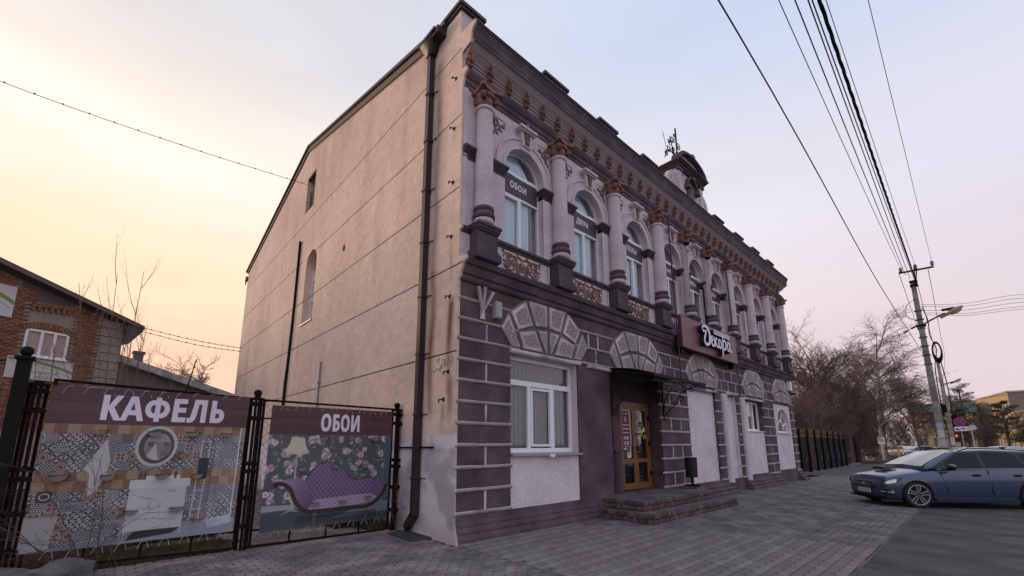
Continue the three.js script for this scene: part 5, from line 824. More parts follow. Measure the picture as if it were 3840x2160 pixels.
    g.strokeStyle = '#2b201b'; g.lineWidth = 44; path([[0.085, 0.635], [0.17, 0.63, 0.205, 0.72], [0.25, 0.86, 0.36, 0.885], [0.80, 0.875], [0.94, 0.845, 0.98, 0.69]]); g.stroke(); g.strokeStyle = '#5a483c'; g.lineWidth = 7; g.stroke(); g.fillStyle = '#2b201b'; g.beginPath(); g.arc(w * 0.085, h * 0.645, 30, 0, 7); g.fill();
    g.fillStyle = '#75675a'; for (const q of [0.37, 0.79]) { g.beginPath(); g.moveTo(w * q, h * 0.895); g.lineTo(w * (q + 0.035), h * 0.895); g.lineTo(w * (q + 0.022), h * 0.985); g.lineTo(w * (q + 0.010), h * 0.985); g.fill(); } { const q = g.createLinearGradient(0, h * 0.9, 0, h); q.addColorStop(0, 'rgba(20,22,26,0.55)'); q.addColorStop(1, 'rgba(20,22,26,0)'); g.fillStyle = q; g.fillRect(w * 0.25, h * 0.91, w * 0.65, h * 0.09); }
    head(g, w, h, 'ОБОИ', 0.535, 0.62, 290);
  });
  const c = thing('printed_banner', 'banner reading ОБОИ with a purple sofa and floral wallpaper on the gate', 'banner', [-1.35, 1.245, GZ + 0.062]);
  raw('sheet', waveSheet(2.20, 2.02, 0.02, 0.014, 8), new THREE.MeshStandardMaterial({ map: t2, roughness: 0.5, side: THREE.DoubleSide }), c); lacing(c, -1.02, 1.02, 0.99, 0.0, 9, 14); lacing(c, -1.0, 1.0, -1.02, 0.0, 8, 15);
  slits(c, [[-0.22, 0.50, 0.08], [0.30, 0.50, 0.08], [0.74, 0.49, 0.08], [-0.55, -0.02, 0.08], [0.02, 0.01, 0.08], [0.56, 0.0, 0.08], [-0.28, -0.62, 0.07], [0.2, -0.62, 0.07], [0.68, -0.58, 0.07]]);
}
// ---------------------------------------------------------------- bare shrubs and trees
const barkMat = { dark: M([0.085, 0.066, 0.058], 0.95), mid: M([0.15, 0.115, 0.10], 0.95), shoot: M([0.20, 0.125, 0.085], 0.9), birch: M([0.52, 0.48, 0.45], 0.9, { map: T.concrete }), twig: M([0.14, 0.085, 0.068], 0.95), twigD: M([0.10, 0.060, 0.047], 0.95), twigG: M([0.145, 0.10, 0.086], 0.95) };
class Twigs { // thin three-sided tapered sticks collected into one geometry
  constructor() { this.P = []; this.N = []; }
  seg(a, b, r0, r1, n = 3) {
    const d = b.clone().sub(a).normalize(), u = (Math.abs(d.y) < 0.9 ? V(0, 1, 0) : V(1, 0, 0)).cross(d).normalize(), w = d.clone().cross(u);
    const q = []; for (let i = 0; i < n; i++) { const t = i / n * 2 * PI; q.push(u.clone().multiplyScalar(Math.cos(t)).addScaledVector(w, Math.sin(t))); }
    for (let i = 0; i < n; i++) { const j = (i + 1) % n, A = a.clone().addScaledVector(q[i], r0), B = a.clone().addScaledVector(q[j], r0), C = b.clone().addScaledVector(q[j], r1), D = b.clone().addScaledVector(q[i], r1); for (const [p, m] of [[A, q[i]], [B, q[j]], [C, q[j]], [A, q[i]], [C, q[j]], [D, q[i]]]) { this.P.push(p.x, p.y, p.z); this.N.push(m.x, m.y, m.z); } }
  }
  geo() { const g = new THREE.BufferGeometry(); g.setAttribute('position', new THREE.Float32BufferAttribute(this.P, 3)); g.setAttribute('normal', new THREE.Float32BufferAttribute(this.N, 3)); return boxUV(g); }
}
function branch(tw, r, p, d, L, rad, lv, o) { // grows one branch and its children into tw[lv]
  const n = lv < 2 ? 4 : 3; let q = p.clone(), dir = d.clone(); const pts = [q.clone()];
  for (let i = 0; i < n; i++) { dir.add(V((r() - 0.5) * o.wob, (r() - 0.5) * o.wob * 0.6 + o.up * (lv === 0 ? 0.3 : 1) - (lv >= o.droopFrom ? o.droop : 0), (r() - 0.5) * o.wob)).normalize(); const e = q.clone().addScaledVector(dir, L / n); tw[Math.min(lv, tw.length - 1)].seg(q, e, rad * (1 - 0.75 * i / n), rad * (1 - 0.75 * (i + 1) / n), lv === 0 ? 7 : lv === 1 ? 5 : 3); q = e; pts.push(q.clone()); }
  if (lv >= o.depth) return;
  const k = o.kids[lv];
  for (let i = 0; i < k; i++) {
    const t = lv === 0 ? mix(o.clear, 1, (i + r() * 0.7) / k) : mix(0.15, 1, (i + r()) / k), s = Math.min(n - 1e-3, t * n), a = pts[s | 0].clone().lerp(pts[(s | 0) + 1], s % 1);
    const ax = V(r() - 0.5, (r() - 0.5) * 0.4, r() - 0.5).normalize(), nd = dir.clone().multiplyScalar(lv === 0 ? 0.62 : 0.8).addScaledVector(ax, o.spread[lv]).normalize();
    branch(tw, r, a, nd, L * o.len[lv] * (0.65 + 0.6 * r()) * (lv === 0 ? (1.08 - 0.30 * t) : 1), Math.max(o.minR, rad * 0.42), lv + 1, o);
  }
}
function bareTree(name, label, category, pos, h, seed, o, mats, group) {
  const t = thing(name, label, category, pos, 0, group), tw = [new Twigs(), new Twigs(), new Twigs()], r = rng(seed);
  for (let s = 0; s < (o.stems || 1); s++) branch(tw, r, V((r() - 0.5) * (o.base || 0), 0, (r() - 0.5) * (o.base || 0)), V((r() - 0.5) * (o.lean || 0.1), 1, (r() - 0.5) * (o.lean || 0.1)).normalize(), h * (0.75 + 0.35 * r()), h * o.rad, 0, o);
  raw('trunk', tw[0].geo(), mats[0], t); if (tw[1].P.length) raw('limbs', tw[1].geo(), mats[1], t); const c = raw('crown', tw[2].geo(), mats[2], t);
  return t;
}
// ---------------------------------------------------------------- the yard behind the gates
{
  const grass = (name, label, x0, x1, z0, z1, n, seed, cols, h) => {
    const r = rng(seed), P = [], C = []; const g0 = new THREE.BufferGeometry();
    for (let i = 0; i < n; i++) { const x = mix(x0, x1, r()), z = mix(z0, z1, r()); if (vnoise(x * 1.3 + 50, z * 1.3 + 50, 999, 3) < 0.35) continue; const hh = h * (0.3 + r()), a = r() * 6.28, w = 0.006 + 0.008 * r(), lx = (r() - 0.5) * hh * 1.2, lz = (r() - 0.5) * hh * 1.2, c = cols[r() * cols.length | 0]; P.push(x - Math.cos(a) * w, -0.01, z - Math.sin(a) * w, x + Math.cos(a) * w, -0.01, z + Math.sin(a) * w, x + lx, hh, z + lz); for (let k = 0; k < 3; k++) C.push(...c); }
    g0.setAttribute('position', new THREE.Float32BufferAttribute(P, 3)); g0.setAttribute('color', new THREE.Float32BufferAttribute(C, 3)); g0.computeVertexNormals(); boxUV(g0);
    const o = raw(numbered(name), g0, new THREE.MeshStandardMaterial({ vertexColors: true, roughness: 1, side: THREE.DoubleSide }), scene); o.userData.kind = 'stuff'; tag(o, label, 'grass'); return o;
  };
  const soil = (x0, x1, z0, z1, y, c) => new THREE.PlaneGeometry(x1 - x0, z1 - z0, 1, 1).rotateX(-PI / 2).translate((x0 + x1) / 2, y, (z0 + z1) / 2);
  struct('yard_soil', soil(-14, -2.95, -26, -1.97, 0.006), M([0.12, 0.09, 0.065], 1, { map: T.concrete, bumpMap: T.rough, bumpScale: 0.02 }));
  struct('yard_path', soil(-2.949, -0.03, -26, -4.61, 0.002), M([0.17, 0.145, 0.13], 1, { map: T.concrete }));
  grass('dry_grass', 'dry yellowish green grass and litter behind the wide gate leaf', -5.6, -2.8, -4.2, -1.98, 42000, 31, [[0.13, 0.105, 0.045], [0.17, 0.12, 0.06], [0.09, 0.095, 0.03], [0.20, 0.15, 0.09], [0.10, 0.08, 0.04]], 0.085);
  grass('dry_grass', 'tuft of green grass at the foot of the gable behind the gate', -0.95, -0.1, -3.4, -2.05, 9000, 32, [[0.10, 0.11, 0.035], [0.08, 0.10, 0.03], [0.16, 0.12, 0.06]], 0.16);
  const rb = thing('rubble_heap', 'heap of broken grey stones at the foot of the black post', 'rubble', [-5.0, 0, -1.25]), r = rng(61);
  for (let i = 0; i < 14; i++) { const q = 0.09 + 0.20 * r(), g = new THREE.IcosahedronGeometry(q, 1), p = g.attributes.position; for (let k = 0; k < p.count; k++) { const s = 0.72 + 0.5 * vnoise(p.getX(k) * 9 + i * 7, p.getY(k) * 9 + p.getZ(k) * 5, 99, 5); p.setXYZ(k, p.getX(k) * s, p.getY(k) * s * 0.7, p.getZ(k) * s); } g.computeVertexNormals(); g.rotateY(r() * 6).translate((r() - 0.5) * 0.9, q * 0.32, (r() - 0.5) * 0.8); part('stone', [g], M([0.22, 0.21, 0.20], 0.95, { map: T.concrete, bumpMap: T.rough, bumpScale: 0.01 }), rb); }
  const lr = rng(62), lit = []; for (let i = 0; i < 26; i++) { const g = new THREE.PlaneGeometry(0.03 + 0.03 * lr(), 0.02 + 0.02 * lr()).rotateX(-PI / 2 + (lr() - 0.5) * 0.5).rotateY(lr() * 6).translate(-4.6 + 8 * lr(), 0.016, -1.6 + 5.5 * lr()); lit.push(g); }
  const o = part(numbered('fallen_leaf_litter'), lit, M([0.17, 0.10, 0.06], 1, { side: THREE.DoubleSide }), scene); o.userData.kind = 'stuff'; tag(o, 'few dry leaves and paper scraps scattered on the paving', 'litter');
}
// brick house beyond the yard
{
  const h = thing('brick_house', 'red brick house with white upstairs window and sloping dark roof behind the gate', 'house', [-4.5, 0, -19.0], -(67 - 90) * PI / 180);
  // local x runs to the right along the front, the wall face is z = 0
  const yRoof = x => 6.92 - x * 0.30;
  part('wall', [ext(poly([[-7.5, 0], [0, 0], [0, 6.75], [-7.5, 9.0]]), -0.3, -0.02)], M([0.36, 0.29, 0.25], 1), h);
  part('side_wall', [box(-0.3, 0, 0, 6.75, -9, -0.3)], M([0.22, 0.19, 0.18], 1, { map: T.plaster }), h);
  part('roof', [ext(poly([[-7.6, yRoof(-7.6)], [0.5, yRoof(0.5)], [0.5, yRoof(0.5) + 0.09], [-7.6, yRoof(-7.6) + 0.09]]), -9.2, 0.55)], M([0.09, 0.06, 0.06], 0.6), h);
  part('barge_board', [ext(poly([[-7.6, yRoof(-7.6) - 0.10], [0.5, yRoof(0.5) - 0.10], [0.5, yRoof(0.5) - 0.001], [-7.6, yRoof(-7.6) - 0.001]]), 0.50, 0.56)], M([0.13, 0.10, 0.11], 0.8), h);
  part('eaves', [ext(poly([[0.0, 5.95], [0.02, 5.95], [0.47, 6.60], [0.47, 6.75], [0, 6.85]]), -0.2, 0.5)], M([0.10, 0.08, 0.08], 0.9), h);
  part('gable_board', [ext(poly([[-2.98, 6.98], [-1.76, 7.10], [-1.76, yRoof(-1.76) - 0.15], [-3.34, yRoof(-3.34) - 0.15], [-3.34, 7.45], [-2.98, 7.42]]), -0.02, 0.01)], M([0.19, 0.155, 0.155], 0.95, { map: T.plaster }), h);
  part('stucco_panel', [ext(poly([[-2.98, 6.05], [-1.76, 6.15], [-1.76, 6.98], [-2.98, 6.86]]), -0.02, 0.005)], M([0.42, 0.37, 0.345], 0.95, { map: T.plaster }), h);
  const cb = []; for (let i = 0; i < 8; i++) cb.push(box(-2.98 + i * 0.172, -2.90 + i * 0.172, 6.68 + i * 0.016, 6.84 + i * 0.016, 0, 0.10)); part('corbel', [...cb, ...[0, 1].map(k => bar([-3.0, 6.88 + k * 0.08, 0.06 + k * 0.03], [-1.74, 7.0 + k * 0.08, 0.06 + k * 0.03], 0.07, 0.12))], M([0.48, 0.23, 0.14], 0.95, { map: T.brick }), h);
  const ar = []; for (let i = 0; i < 15; i++) { const t = (i - 7) / 7 * 0.42; ar.push(new THREE.BoxGeometry(0.085, 0.22, 0.12).translate(0, 1.68, 0).rotateZ(-t).translate(-2.38, 4.50, 0.02)); } part('window_arch', ar, M([0.44, 0.21, 0.13], 0.95, { map: T.brick }), h);
  // bricks
  const tones = [[0.48, 0.23, 0.14], [0.41, 0.19, 0.12], [0.55, 0.28, 0.17], [0.32, 0.155, 0.105], [0.50, 0.26, 0.16]].map(c => M(c, 0.95, { map: T.brick }));
  const bg = boxUV(block(-0.122, 0.122, -0.033, 0.033, -0.02, 0.016, 0.006)), r = rng(71), spots = [];
  for (let k = 0; k < 90; k++) for (let i = 0; i < 30; i++) { const x = -0.93 - i * 0.26 + (k % 2) * 0.13, y = 2.2 + k * 0.077; if (y > yRoof(x) - 0.22 || x > -0.82 || x < -7) continue; if (x > -3.08 && x < -1.68 && y > 4.86 && y < 7.05) continue; if (x > -3.42 && x < -1.76 && y > 7.0 && !(x < -2.98 && y < 7.45)) continue; spots.push({ x, y, m: r() * 5 | 0, s: 0.95 + 0.08 * r() }); }
  spots.sort((a, b) => Math.hypot(a.x + 2.2, a.y - 5.8) - Math.hypot(b.x + 2.2, b.y - 5.8)); const rest = tones.map(() => []);
  spots.forEach((s, i) => { if (i < 300) { const o = raw('brick', bg, tones[s.m], h); o.position.set(s.x, s.y, 0.002 * s.m); o.scale.x = s.s; } else { const g = bg.clone().scale(s.s, 1, 1).translate(s.x, s.y, 0.002 * s.m); rest[s.m].push(g); } });
  rest.forEach((l, i) => { if (l.length) { const o = raw('bricks', merge(l), tones[i], h); o.userData.kind = 'stuff'; } });
  for (let k = 0; k < 12; k++) part('quoin_stone', block(-0.80, -0.02, 2.6 + k * 0.36, 2.94 + k * 0.36, -0.02, 0.05, 0.02), M([0.42, 0.36, 0.33], 0.95, { map: T.plaster }), h);
  for (let k = 0; k < 9; k++) part('recessed_joint', [box(-1.28, -0.84, 3.35 + k * 0.40, 3.385 + k * 0.40, -0.01, 0.018)], M([0.08, 0.05, 0.04], 1), h);
  const w = sub('window', h, [-2.38, 4.92, 0.0]); // white three-light window
  part('frame', [box(-0.62, -0.55, 0, 1.02, -0.02, 0.06), box(0.55, 0.62, 0, 1.02, -0.02, 0.06), box(-0.62, 0.62, 0, 0.08, -0.02, 0.07), box(-0.55, 0.55, 0.98, 1.06, -0.02, 0.06), box(-0.20, -0.12, 0.08, 0.98, -0.02, 0.06), box(0.17, 0.25, 0.08, 0.98, -0.02, 0.06)], mat.pvc, w); part('pane', box(-0.55, 0.55, 0.08, 0.98, 0.01, 0.015), mat.glass, w); part('curtain', [box(-0.55, 0.55, 0.08, 0.98, -0.018, -0.012)], M([0.40, 0.34, 0.30], 1), w); part('window_sill', [box(-0.66, 0.66, -0.05, -0.005, -0.02, 0.16)], mat.pvc, w);
  const ad = (g, w_, h_) => { g.fillStyle = '#c9c9cc'; g.fillRect(0, 0, w_, h_); g.strokeStyle = '#78944a'; g.lineWidth = h_ * 0.13; g.beginPath(); g.moveTo(-20, h_ * 0.10); g.quadraticCurveTo(w_ * 0.55, h_ * 0.06, w_ * 1.02, h_ * 0.55); g.stroke(); g.lineWidth = h_ * 0.03; g.strokeStyle = '#8fa46a'; g.beginPath(); g.moveTo(-20, h_ * 0.24); g.quadraticCurveTo(w_ * 0.45, h_ * 0.2, w_ * 0.95, h_ * 0.72); g.stroke(); };
  const pl = (x, y, ww, hh, f, label) => { const o = raw('advert_panel', box(0, ww, 0, hh, 0.03, 0.06).translate(x, y, 0), mat.pvc, h); raw('advert_print', new THREE.PlaneGeometry(ww - 0.02, hh - 0.02).translate(x + ww / 2, y + hh / 2, 0.064), printed(canvasTex(512, 256, f)), h).userData.label = label; };
  pl(-3.32, 4.05, 1.86, 0.80, (g, a, b) => { ad(g, a, b); g.fillStyle = '#7c9a50'; g.font = 'italic bold 58px sans-serif'; g.fillText('Сладкое', a * 0.30, b * 0.72); g.fillText('кафе', a * 0.42, b * 0.95); }, 'white and green advert panel under the window');
  pl(-5.2, 6.25, 1.75, 1.18, (g, a, b) => { ad(g, a, b); g.fillStyle = '#7c9a50'; g.fillRect(a * 0.2, b * 0.72, a * 0.35, b * 0.12); }, 'white and green advert panel cut by the left picture edge');
}
{ // low grey-roofed house further back
  const h = thing('low_house', 'low house with weathered grey roof and chimney behind the bare shrubs', 'house', [-3.4, 0, -30], 0.12);
  part('wall', [box(-4.2, 6.6, 0, 3.79, -7, 0)], M([0.26, 0.23, 0.22], 1, { map: T.plaster }), h);
  part('roof', [ext(poly([[-4.4, 8.07], [-4.4, 7.62], [7.0, 4.3], [7.0, 4.75]]), -8, 0.5)], M([0.46, 0.44, 0.44], 0.8, { map: T.concrete }), h); part('gable', [ext(poly([[-4.2, 3.8], [6.6, 3.8], [6.6, 4.35], [-4.2, 7.5]]), -0.3, -0.01)], M([0.17, 0.15, 0.145], 1, { map: T.plaster }), h);
  part('chimney', [box(-0.25, 0.25, 5.3, 7.7, -2.2, -1.7), box(-0.32, 0.32, 7.7, 7.85, -2.27, -1.63)], M([0.2, 0.15, 0.14], 1, { map: T.brick }), h);
}
// cables to the gable, with the small clips the photograph shows
function cable(name, label, pts, r, clips, m = mat.wire, group) { const t = thing(name, label, 'cable', [0, 0, 0], 0, group); const c = new THREE.CatmullRomCurve3(pts.map(p => V(...p)), false, 'centripetal'); part('strand', [new THREE.TubeGeometry(c, pts.length * 8, r, 5)], m, t); if (clips) { const l = []; for (let i = 0; i < clips; i++) { const p = c.getPoint((i + 0.5) / clips); l.push(new THREE.SphereGeometry(r * 2.6, 6, 5).translate(p.x, p.y + r, p.z)); } part('clip', l, m, t).userData.kind = 'stuff'; } return t; }
cable('service_cable', 'cable crossing the bright sky to the attic opening of the gable', [[-11.3, 10.62, -8.9], [-7.55, 10.52, -9.2], [-3.8, 10.80, -9.5], [0.02, 11.3, -9.85]], 0.009, 22);
cable('service_cable', 'upper of two thin cables low between the brick house and the gable', [[-4.1, 6.78, -18.6], [-1.8, 6.45, -18.4], [0.0, 6.35, -18.3]], 0.012, 14); cable('service_cable', 'lower of two thin cables low between the brick house and the gable', [[-4.1, 6.62, -18.6], [-1.8, 6.25, -18.4], [0.0, 6.18, -18.3]], 0.012, 14);
// bare shoots behind the gates
const shoot = { depth: 2, kids: [8, 4], spread: [0.42, 0.6], len: [0.24, 0.35], clear: 0.2, wob: 0.07, up: 0.22, droop: 0, droopFrom: 9, minR: 0.0028, rad: 0.0032, stems: 1, lean: 0.3 };
bareTree('bare_sapling', 'tall bare multi-stemmed sapling in front of the brick house corner', 'sapling', [-4.35, 0, -8.2], 5.5, 5, { ...shoot, stems: 8, base: 0.7, lean: 0.34 }, [barkMat.shoot, barkMat.shoot, barkMat.shoot]);
bareTree('bare_sapling', 'thin bare sapling before the white window of the brick house', 'sapling', [-5.3, 0, -8.8], 4.9, 6, { ...shoot, stems: 5, base: 0.6, lean: 0.3 }, [barkMat.shoot, barkMat.shoot, barkMat.shoot]);
bareTree('bare_sapling', 'leaning bare sapling between the brick house and the gable', 'sapling', [-3.7, 0, -8.0], 4.2, 8, { ...shoot, stems: 3, base: 0.5, lean: 0.6 }, [barkMat.shoot, barkMat.shoot, barkMat.shoot]);
bareTree('bare_shrub', 'low bushy bare shrub under the grey roof behind the tile banner', 'shrub', [-3.4, 0, -9.2], 3.0, 9, { ...shoot, stems: 9, base: 1.6, lean: 0.6, kids: [7, 4] }, [barkMat.shoot, barkMat.shoot, barkMat.shoot]);
{ // slanting dark stake
  const t = thing('slanting_stake', 'thin dark stake leaning above the gate before the shrubs', 'stake', [0, 0, 0]); part('rod', [rod([-3.55, 1.9, -3.9], [-3.36, 3.2, -3.75], 0.014, 0.010)], mat.iron, t); part('barb', [0, 1, 2, 3, 4].map(i => rod([-3.44 + i * 0.017, 2.7 + i * 0.11, -3.82], [-3.41 + i * 0.017, 2.72 + i * 0.11, -3.80], 0.008)), mat.iron, t);
}
const spray = { depth: 2, kids: [8, 4], spread: [0.7, 0.8], len: [0.45, 0.4], clear: 0.2, wob: 0.26, up: -0.02, droop: 0.07, droopFrom: 0, minR: 0.0022, rad: 0.004, stems: 5, base: 0.3, lean: 1.1 };
bareTree('bare_shrub', 'arching thin bare twigs in front of the tile banner', 'shrub', [-4.45, 0, -1.72], 1.55, 15, { ...spray, stems: 10, lean: 1.9 }, [barkMat.dark, barkMat.dark, barkMat.dark]);
bareTree('bare_shrub', 'few curling bare twigs between the right gate post and the downpipe', 'shrub', [-0.14, 0, -1.62], 1.25, 17, { ...spray, stems: 6, base: 0.15, lean: 0.5, kids: [3, 2] }, [barkMat.mid, barkMat.mid, barkMat.mid]);
// far trees behind the yard
for (const [x, z, h, s, l] of [[3.5, -62, 11.5, 21, 'round bare tree far off beside the gable, nearest to the wall'], [-1.5, -64, 11, 22, 'round bare tree far off, second from the gable'], [-5.5, -66, 10.0, 23, 'round bare tree far off just right of the grey roof']]) bareTree('bare_tree', l, 'tree', [x, 0, z], h, s, { depth: 3, kids: [15, 9, 8], spread: [0.9, 0.8, 0.8], len: [0.45, 0.5, 0.5], clear: 0.3, wob: 0.25, up: 0.06, droop: 0, droopFrom: 9, minR: 0.025, rad: 0.018 }, [barkMat.mid, barkMat.mid, barkMat.twig]);
// ---------------------------------------------------------------- right side: fence, lawn, trees
{
  const f = thing('metal_fence', 'black sheet metal fence with gilded crest along the pavement beyond the shop', 'fence', [0, 0, 0]); const P = t => V(mix(23.2, 41.0, t), 0, mix(-1.15, -1.62, t)), N = 9, gold = M([0.115, 0.062, 0.02], 0.7, { metalness: 0.2 }), sheet = new THREE.MeshPhysicalMaterial({ color: new THREE.Color().setRGB(0.010, 0.008, 0.009), roughness: 0.7, specularIntensity: 0.3 }), rust = M([0.055, 0.026, 0.018], 0.8, { map: T.rust });
  const ang = Math.atan2(0.47, 17.8), L = 17.8 / N;
  for (let i = 0; i < N; i++) {
    const p = P(i / N); const g = (geo, x = 0, y = 0, z = 0) => geo.rotateY(-ang * -1).translate(p.x + x, y, p.z + z);
    part('post', [g(box(-0.08, 0.08, 0, 2.55, -0.08, 0.12))], sheet, f);
    part('sheet_panel', [g(box(0.08, L - 0.08, 0.08, 2.08, -0.01, 0.012))], i === 2 ? rust : sheet, f);
    part('gilded_crest', [g(box(0.0, L, 2.09, 2.20, -0.02, 0.03)), g(box(0, L, 2.36, 2.42, -0.02, 0.03)), ...[...Array(12)].map((_, k) => g(new THREE.ConeGeometry(0.05, 0.26, 5).translate(0.12 + k * (L - 0.15) / 12, 2.53, 0))), ...[...Array(12)].map((_, k) => g(box(0.10 + k * (L - 0.15) / 12, 0.14 + k * (L - 0.15) / 12, 2.2, 2.36, -0.01, 0.02)))], gold, f);
    const q = new THREE.TorusGeometry(0.55, 0.03, 5, 14, PI).rotateZ(PI).scale(1, 0.9, 1).translate(L / 2, 1.15, 0.03); part('arch_moulding', [g(q)], M([0.05, 0.045, 0.05], 0.6), f);
  }
  const gt = thing('metal_gate', 'rusty brown sheet gate with gilded top at the end of the black fence', 'gate', [41.3, 0, -1.62]);
  part('leaf', [box(0.05, 1.9, 0.1, 2.35, -0.03, 0.03)], M([0.14, 0.055, 0.03], 0.7, { map: T.rust }), gt); part('gilded_top', [box(0.05, 1.9, 2.36, 2.62, -0.02, 0.04)], gold, gt); part('post', [box(1.95, 2.25, 0, 2.7, -0.12, 0.18)], sheet, gt); part('side_leaf', [box(2.3, 4.4, 0.05, 2.5, -0.03, 0.05)], sheet, gt); part('foot', [box(0.0, 2.0, 0, 0.12, -0.2, 0.3)], M([0.2, 0.19, 0.19], 1), gt);
}
{
  struct('lawn', box(46, 120, -0.05, 0.075, -16, -0.35), M([0.095, 0.085, 0.032], 1, { map: T.asphalt, bumpMap: T.rough, bumpScale: 0.03 }));
  struct('kerb', box(52, 120, -0.05, 0.13, -0.349, -0.18), M([0.34, 0.33, 0.33], 0.9, { map: T.concrete }));
  struct('street', new THREE.PlaneGeometry(60, 14).rotateX(-PI / 2).translate(96, 0.004, 9), M([0.14, 0.13, 0.13], 0.9, { map: T.asphalt }));
}
const birch = { depth: 4, kids: [18, 10, 7, 5], spread: [0.85, 0.75, 0.8, 0.9], len: [0.42, 0.5, 0.52, 0.6], clear: 0.22, wob: 0.20, up: 0.07, droop: 0.10, droopFrom: 2, minR: 0.0105, rad: 0.013 };
const darkT = { ...birch, kids: [24, 10, 7, 4], len: [0.40, 0.5, 0.5, 0.55], spread: [0.75, 0.8, 0.9, 0.9], droop: 0.0, up: 0.10, clear: 0.10, minR: 0.0115 };
const bush = { depth: 3, kids: [13, 9, 8], spread: [0.7, 0.8, 0.9], len: [0.42, 0.5, 0.5], clear: 0.08, wob: 0.22, up: 0.10, droop: 0, droopFrom: 9, minR: 0.0105, rad: 0.007, stems: 9, base: 3.6, lean: 0.9 };
const b3 = [barkMat.birch, M([0.22, 0.185, 0.17], 0.9), barkMat.twigG], d3 = [barkMat.dark, barkMat.dark, barkMat.twigD], m3 = [barkMat.mid, barkMat.mid, barkMat.twig];
bareTree('birch_tree', 'bare white-trunked birch in the middle of the tree group past the fence', 'tree', [55.5, 0, -1.2], 11.2, 41, birch, b3);
bareTree('birch_tree', 'bare birch rising behind the gilded fence, left of the white-trunked one', 'tree', [50, 0, -4.2], 10.8, 42, { ...birch, droop: 0.05 }, b3);
bareTree('bare_tree', 'dark bare tree nearest to the far corner of the shop', 'tree', [39.5, 0, -4.2], 8.6, 43, darkT, d3);
bareTree('bare_tree', 'tall dark bare tree with dense twigs above the gilded fence', 'tree', [45, 0, -4.0], 9.6, 44, darkT, d3);
bareTree('bare_tree', 'spreading bare tree right of the white-trunked birch', 'tree', [64, 0, -2.0], 11.5, 45, { ...birch, droop: 0.12, clear: 0.3 }, m3);
bareTree('bare_tree', 'bare tree just left of the concrete pole with drooping twigs', 'tree', [70, 0, 0.6], 10.0, 46, { ...birch, droop: 0.14, clear: 0.3 }, d3);
bareTree('bare_tree', 'reddish bare tree between the first dark tree and the birch', 'tree', [47.5, 0, -1.9], 8.8, 50, darkT, m3);
bareTree('bare_tree', 'bare tree behind the birches, its crown filling the gap between them', 'tree', [58, 0, -6.5], 11.5, 48, darkT, m3);
bareTree('bare_tree', 'dark bare tree deep behind the lawn beside the pole', 'tree', [78, 0, -5.0], 12.5, 49, darkT, d3);
bareTree('bare_tree', 'crooked low dark tree on the lawn before the parked cars', 'tree', [58, 0, -1.6], 6.5, 47, { ...darkT, clear: 0.35, wob: 0.4, kids: [10, 7, 6, 4] }, d3);
[[33, -4.2, 4.6, 'grey bare bush over the fence beside the shop corner'], [37, -4.4, 5.0, 'grey bare bush over the fence, second from the shop corner'], [41.5, -3.8, 5.0, 'grey bare bush over the fence, third from the shop corner'], [46, -3.4, 4.6, 'grey bare bush behind the rusty gate'], [62, -4.0, 5.2, 'dark bare bush on the lawn behind the crooked tree'], [72, -5.5, 5.0, 'dark bare bush behind the parked silver car'], [86, -7.0, 5.5, 'far dark bare bush behind the white parked car'], [92, -2.5, 5.0, 'far dark bare bush left of the concrete pole']].forEach(([x, z, h, l], i) => bareTree('bare_bush', l, 'bush', [x, 0, z], h, 51 + i, bush, i > 3 ? d3 : [barkMat.mid, barkMat.twigG, barkMat.twigG]));
function pine(label, pos, h, seed) { // flat needle pads on crooked limbs
  const t = thing('pine_tree', label, 'tree', pos), r = rng(seed), tw = new Twigs(), P = [], C = []; tw.seg(V(0, 0, 0), V(0.3, h * 0.55, 0.1), h * 0.025, h * 0.018, 7); tw.seg(V(0.27, h * 0.50, 0.09), V(0, h * 0.98, 0), h * 0.018, h * 0.006, 6);
  for (let i = 0; i < 20; i++) { const y = h * mix(0.28, 0.98, i / 19), a = i * 2.4 + r(), L = h * 0.34 * (1.08 - (y / h) * 0.78) * (0.7 + 0.5 * r()), e = V(Math.cos(a) * L, y + L * (0.1 + 0.2 * r()), Math.sin(a) * L), s = V(0.2, y - 0.05 * h, 0.05); tw.seg(s, e, h * 0.008, h * 0.003, 4); for (let k = 0; k < 340; k++) { const q = Math.sqrt(r()), b = r() * 6.28, w = L * 0.50, p = s.clone().lerp(e, 0.35 + 0.65 * r()).add(V(Math.cos(b) * q * w, (r() - 0.35) * w * 0.42, Math.sin(b) * q * w)), d = V(r() - 0.5, r() * 0.9, r() - 0.5).normalize().multiplyScalar(0.12 + 0.16 * r()), u = V(r() - 0.5, r() - 0.5, r() - 0.5).normalize().multiplyScalar(0.045); P.push(p.x - u.x, p.y - u.y, p.z - u.z, p.x + u.x, p.y + u.y, p.z + u.z, p.x + d.x, p.y + d.y, p.z + d.z); const c = 0.7 + 0.6 * r(); for (let m = 0; m < 3; m++) C.push(0.050 * c, 0.052 * c, 0.034 * c); } }
  raw('trunk', tw.geo(), barkMat.dark, t); const g = new THREE.BufferGeometry(); g.setAttribute('position', new THREE.Float32BufferAttribute(P, 3)); g.setAttribute('color', new THREE.Float32BufferAttribute(C, 3)); g.computeVertexNormals(); boxUV(g); raw('crown', g, new THREE.MeshStandardMaterial({ vertexColors: true, roughness: 0.95, side: THREE.DoubleSide }), t);
}
pine('spreading dark pine in front of the long yellow building', [88, 0, 8.2], 7.6, 81); pine('tall dark pine above the red roof beside the third pole', [112, 0, 4.0], 12.5, 82); pine('low pine at the right picture edge before the yellow building', [84, 0, 10.4], 4.6, 83); pine('dark pine between the concrete pole and the round sign', [92, 0, 3.6], 7.0, 84);
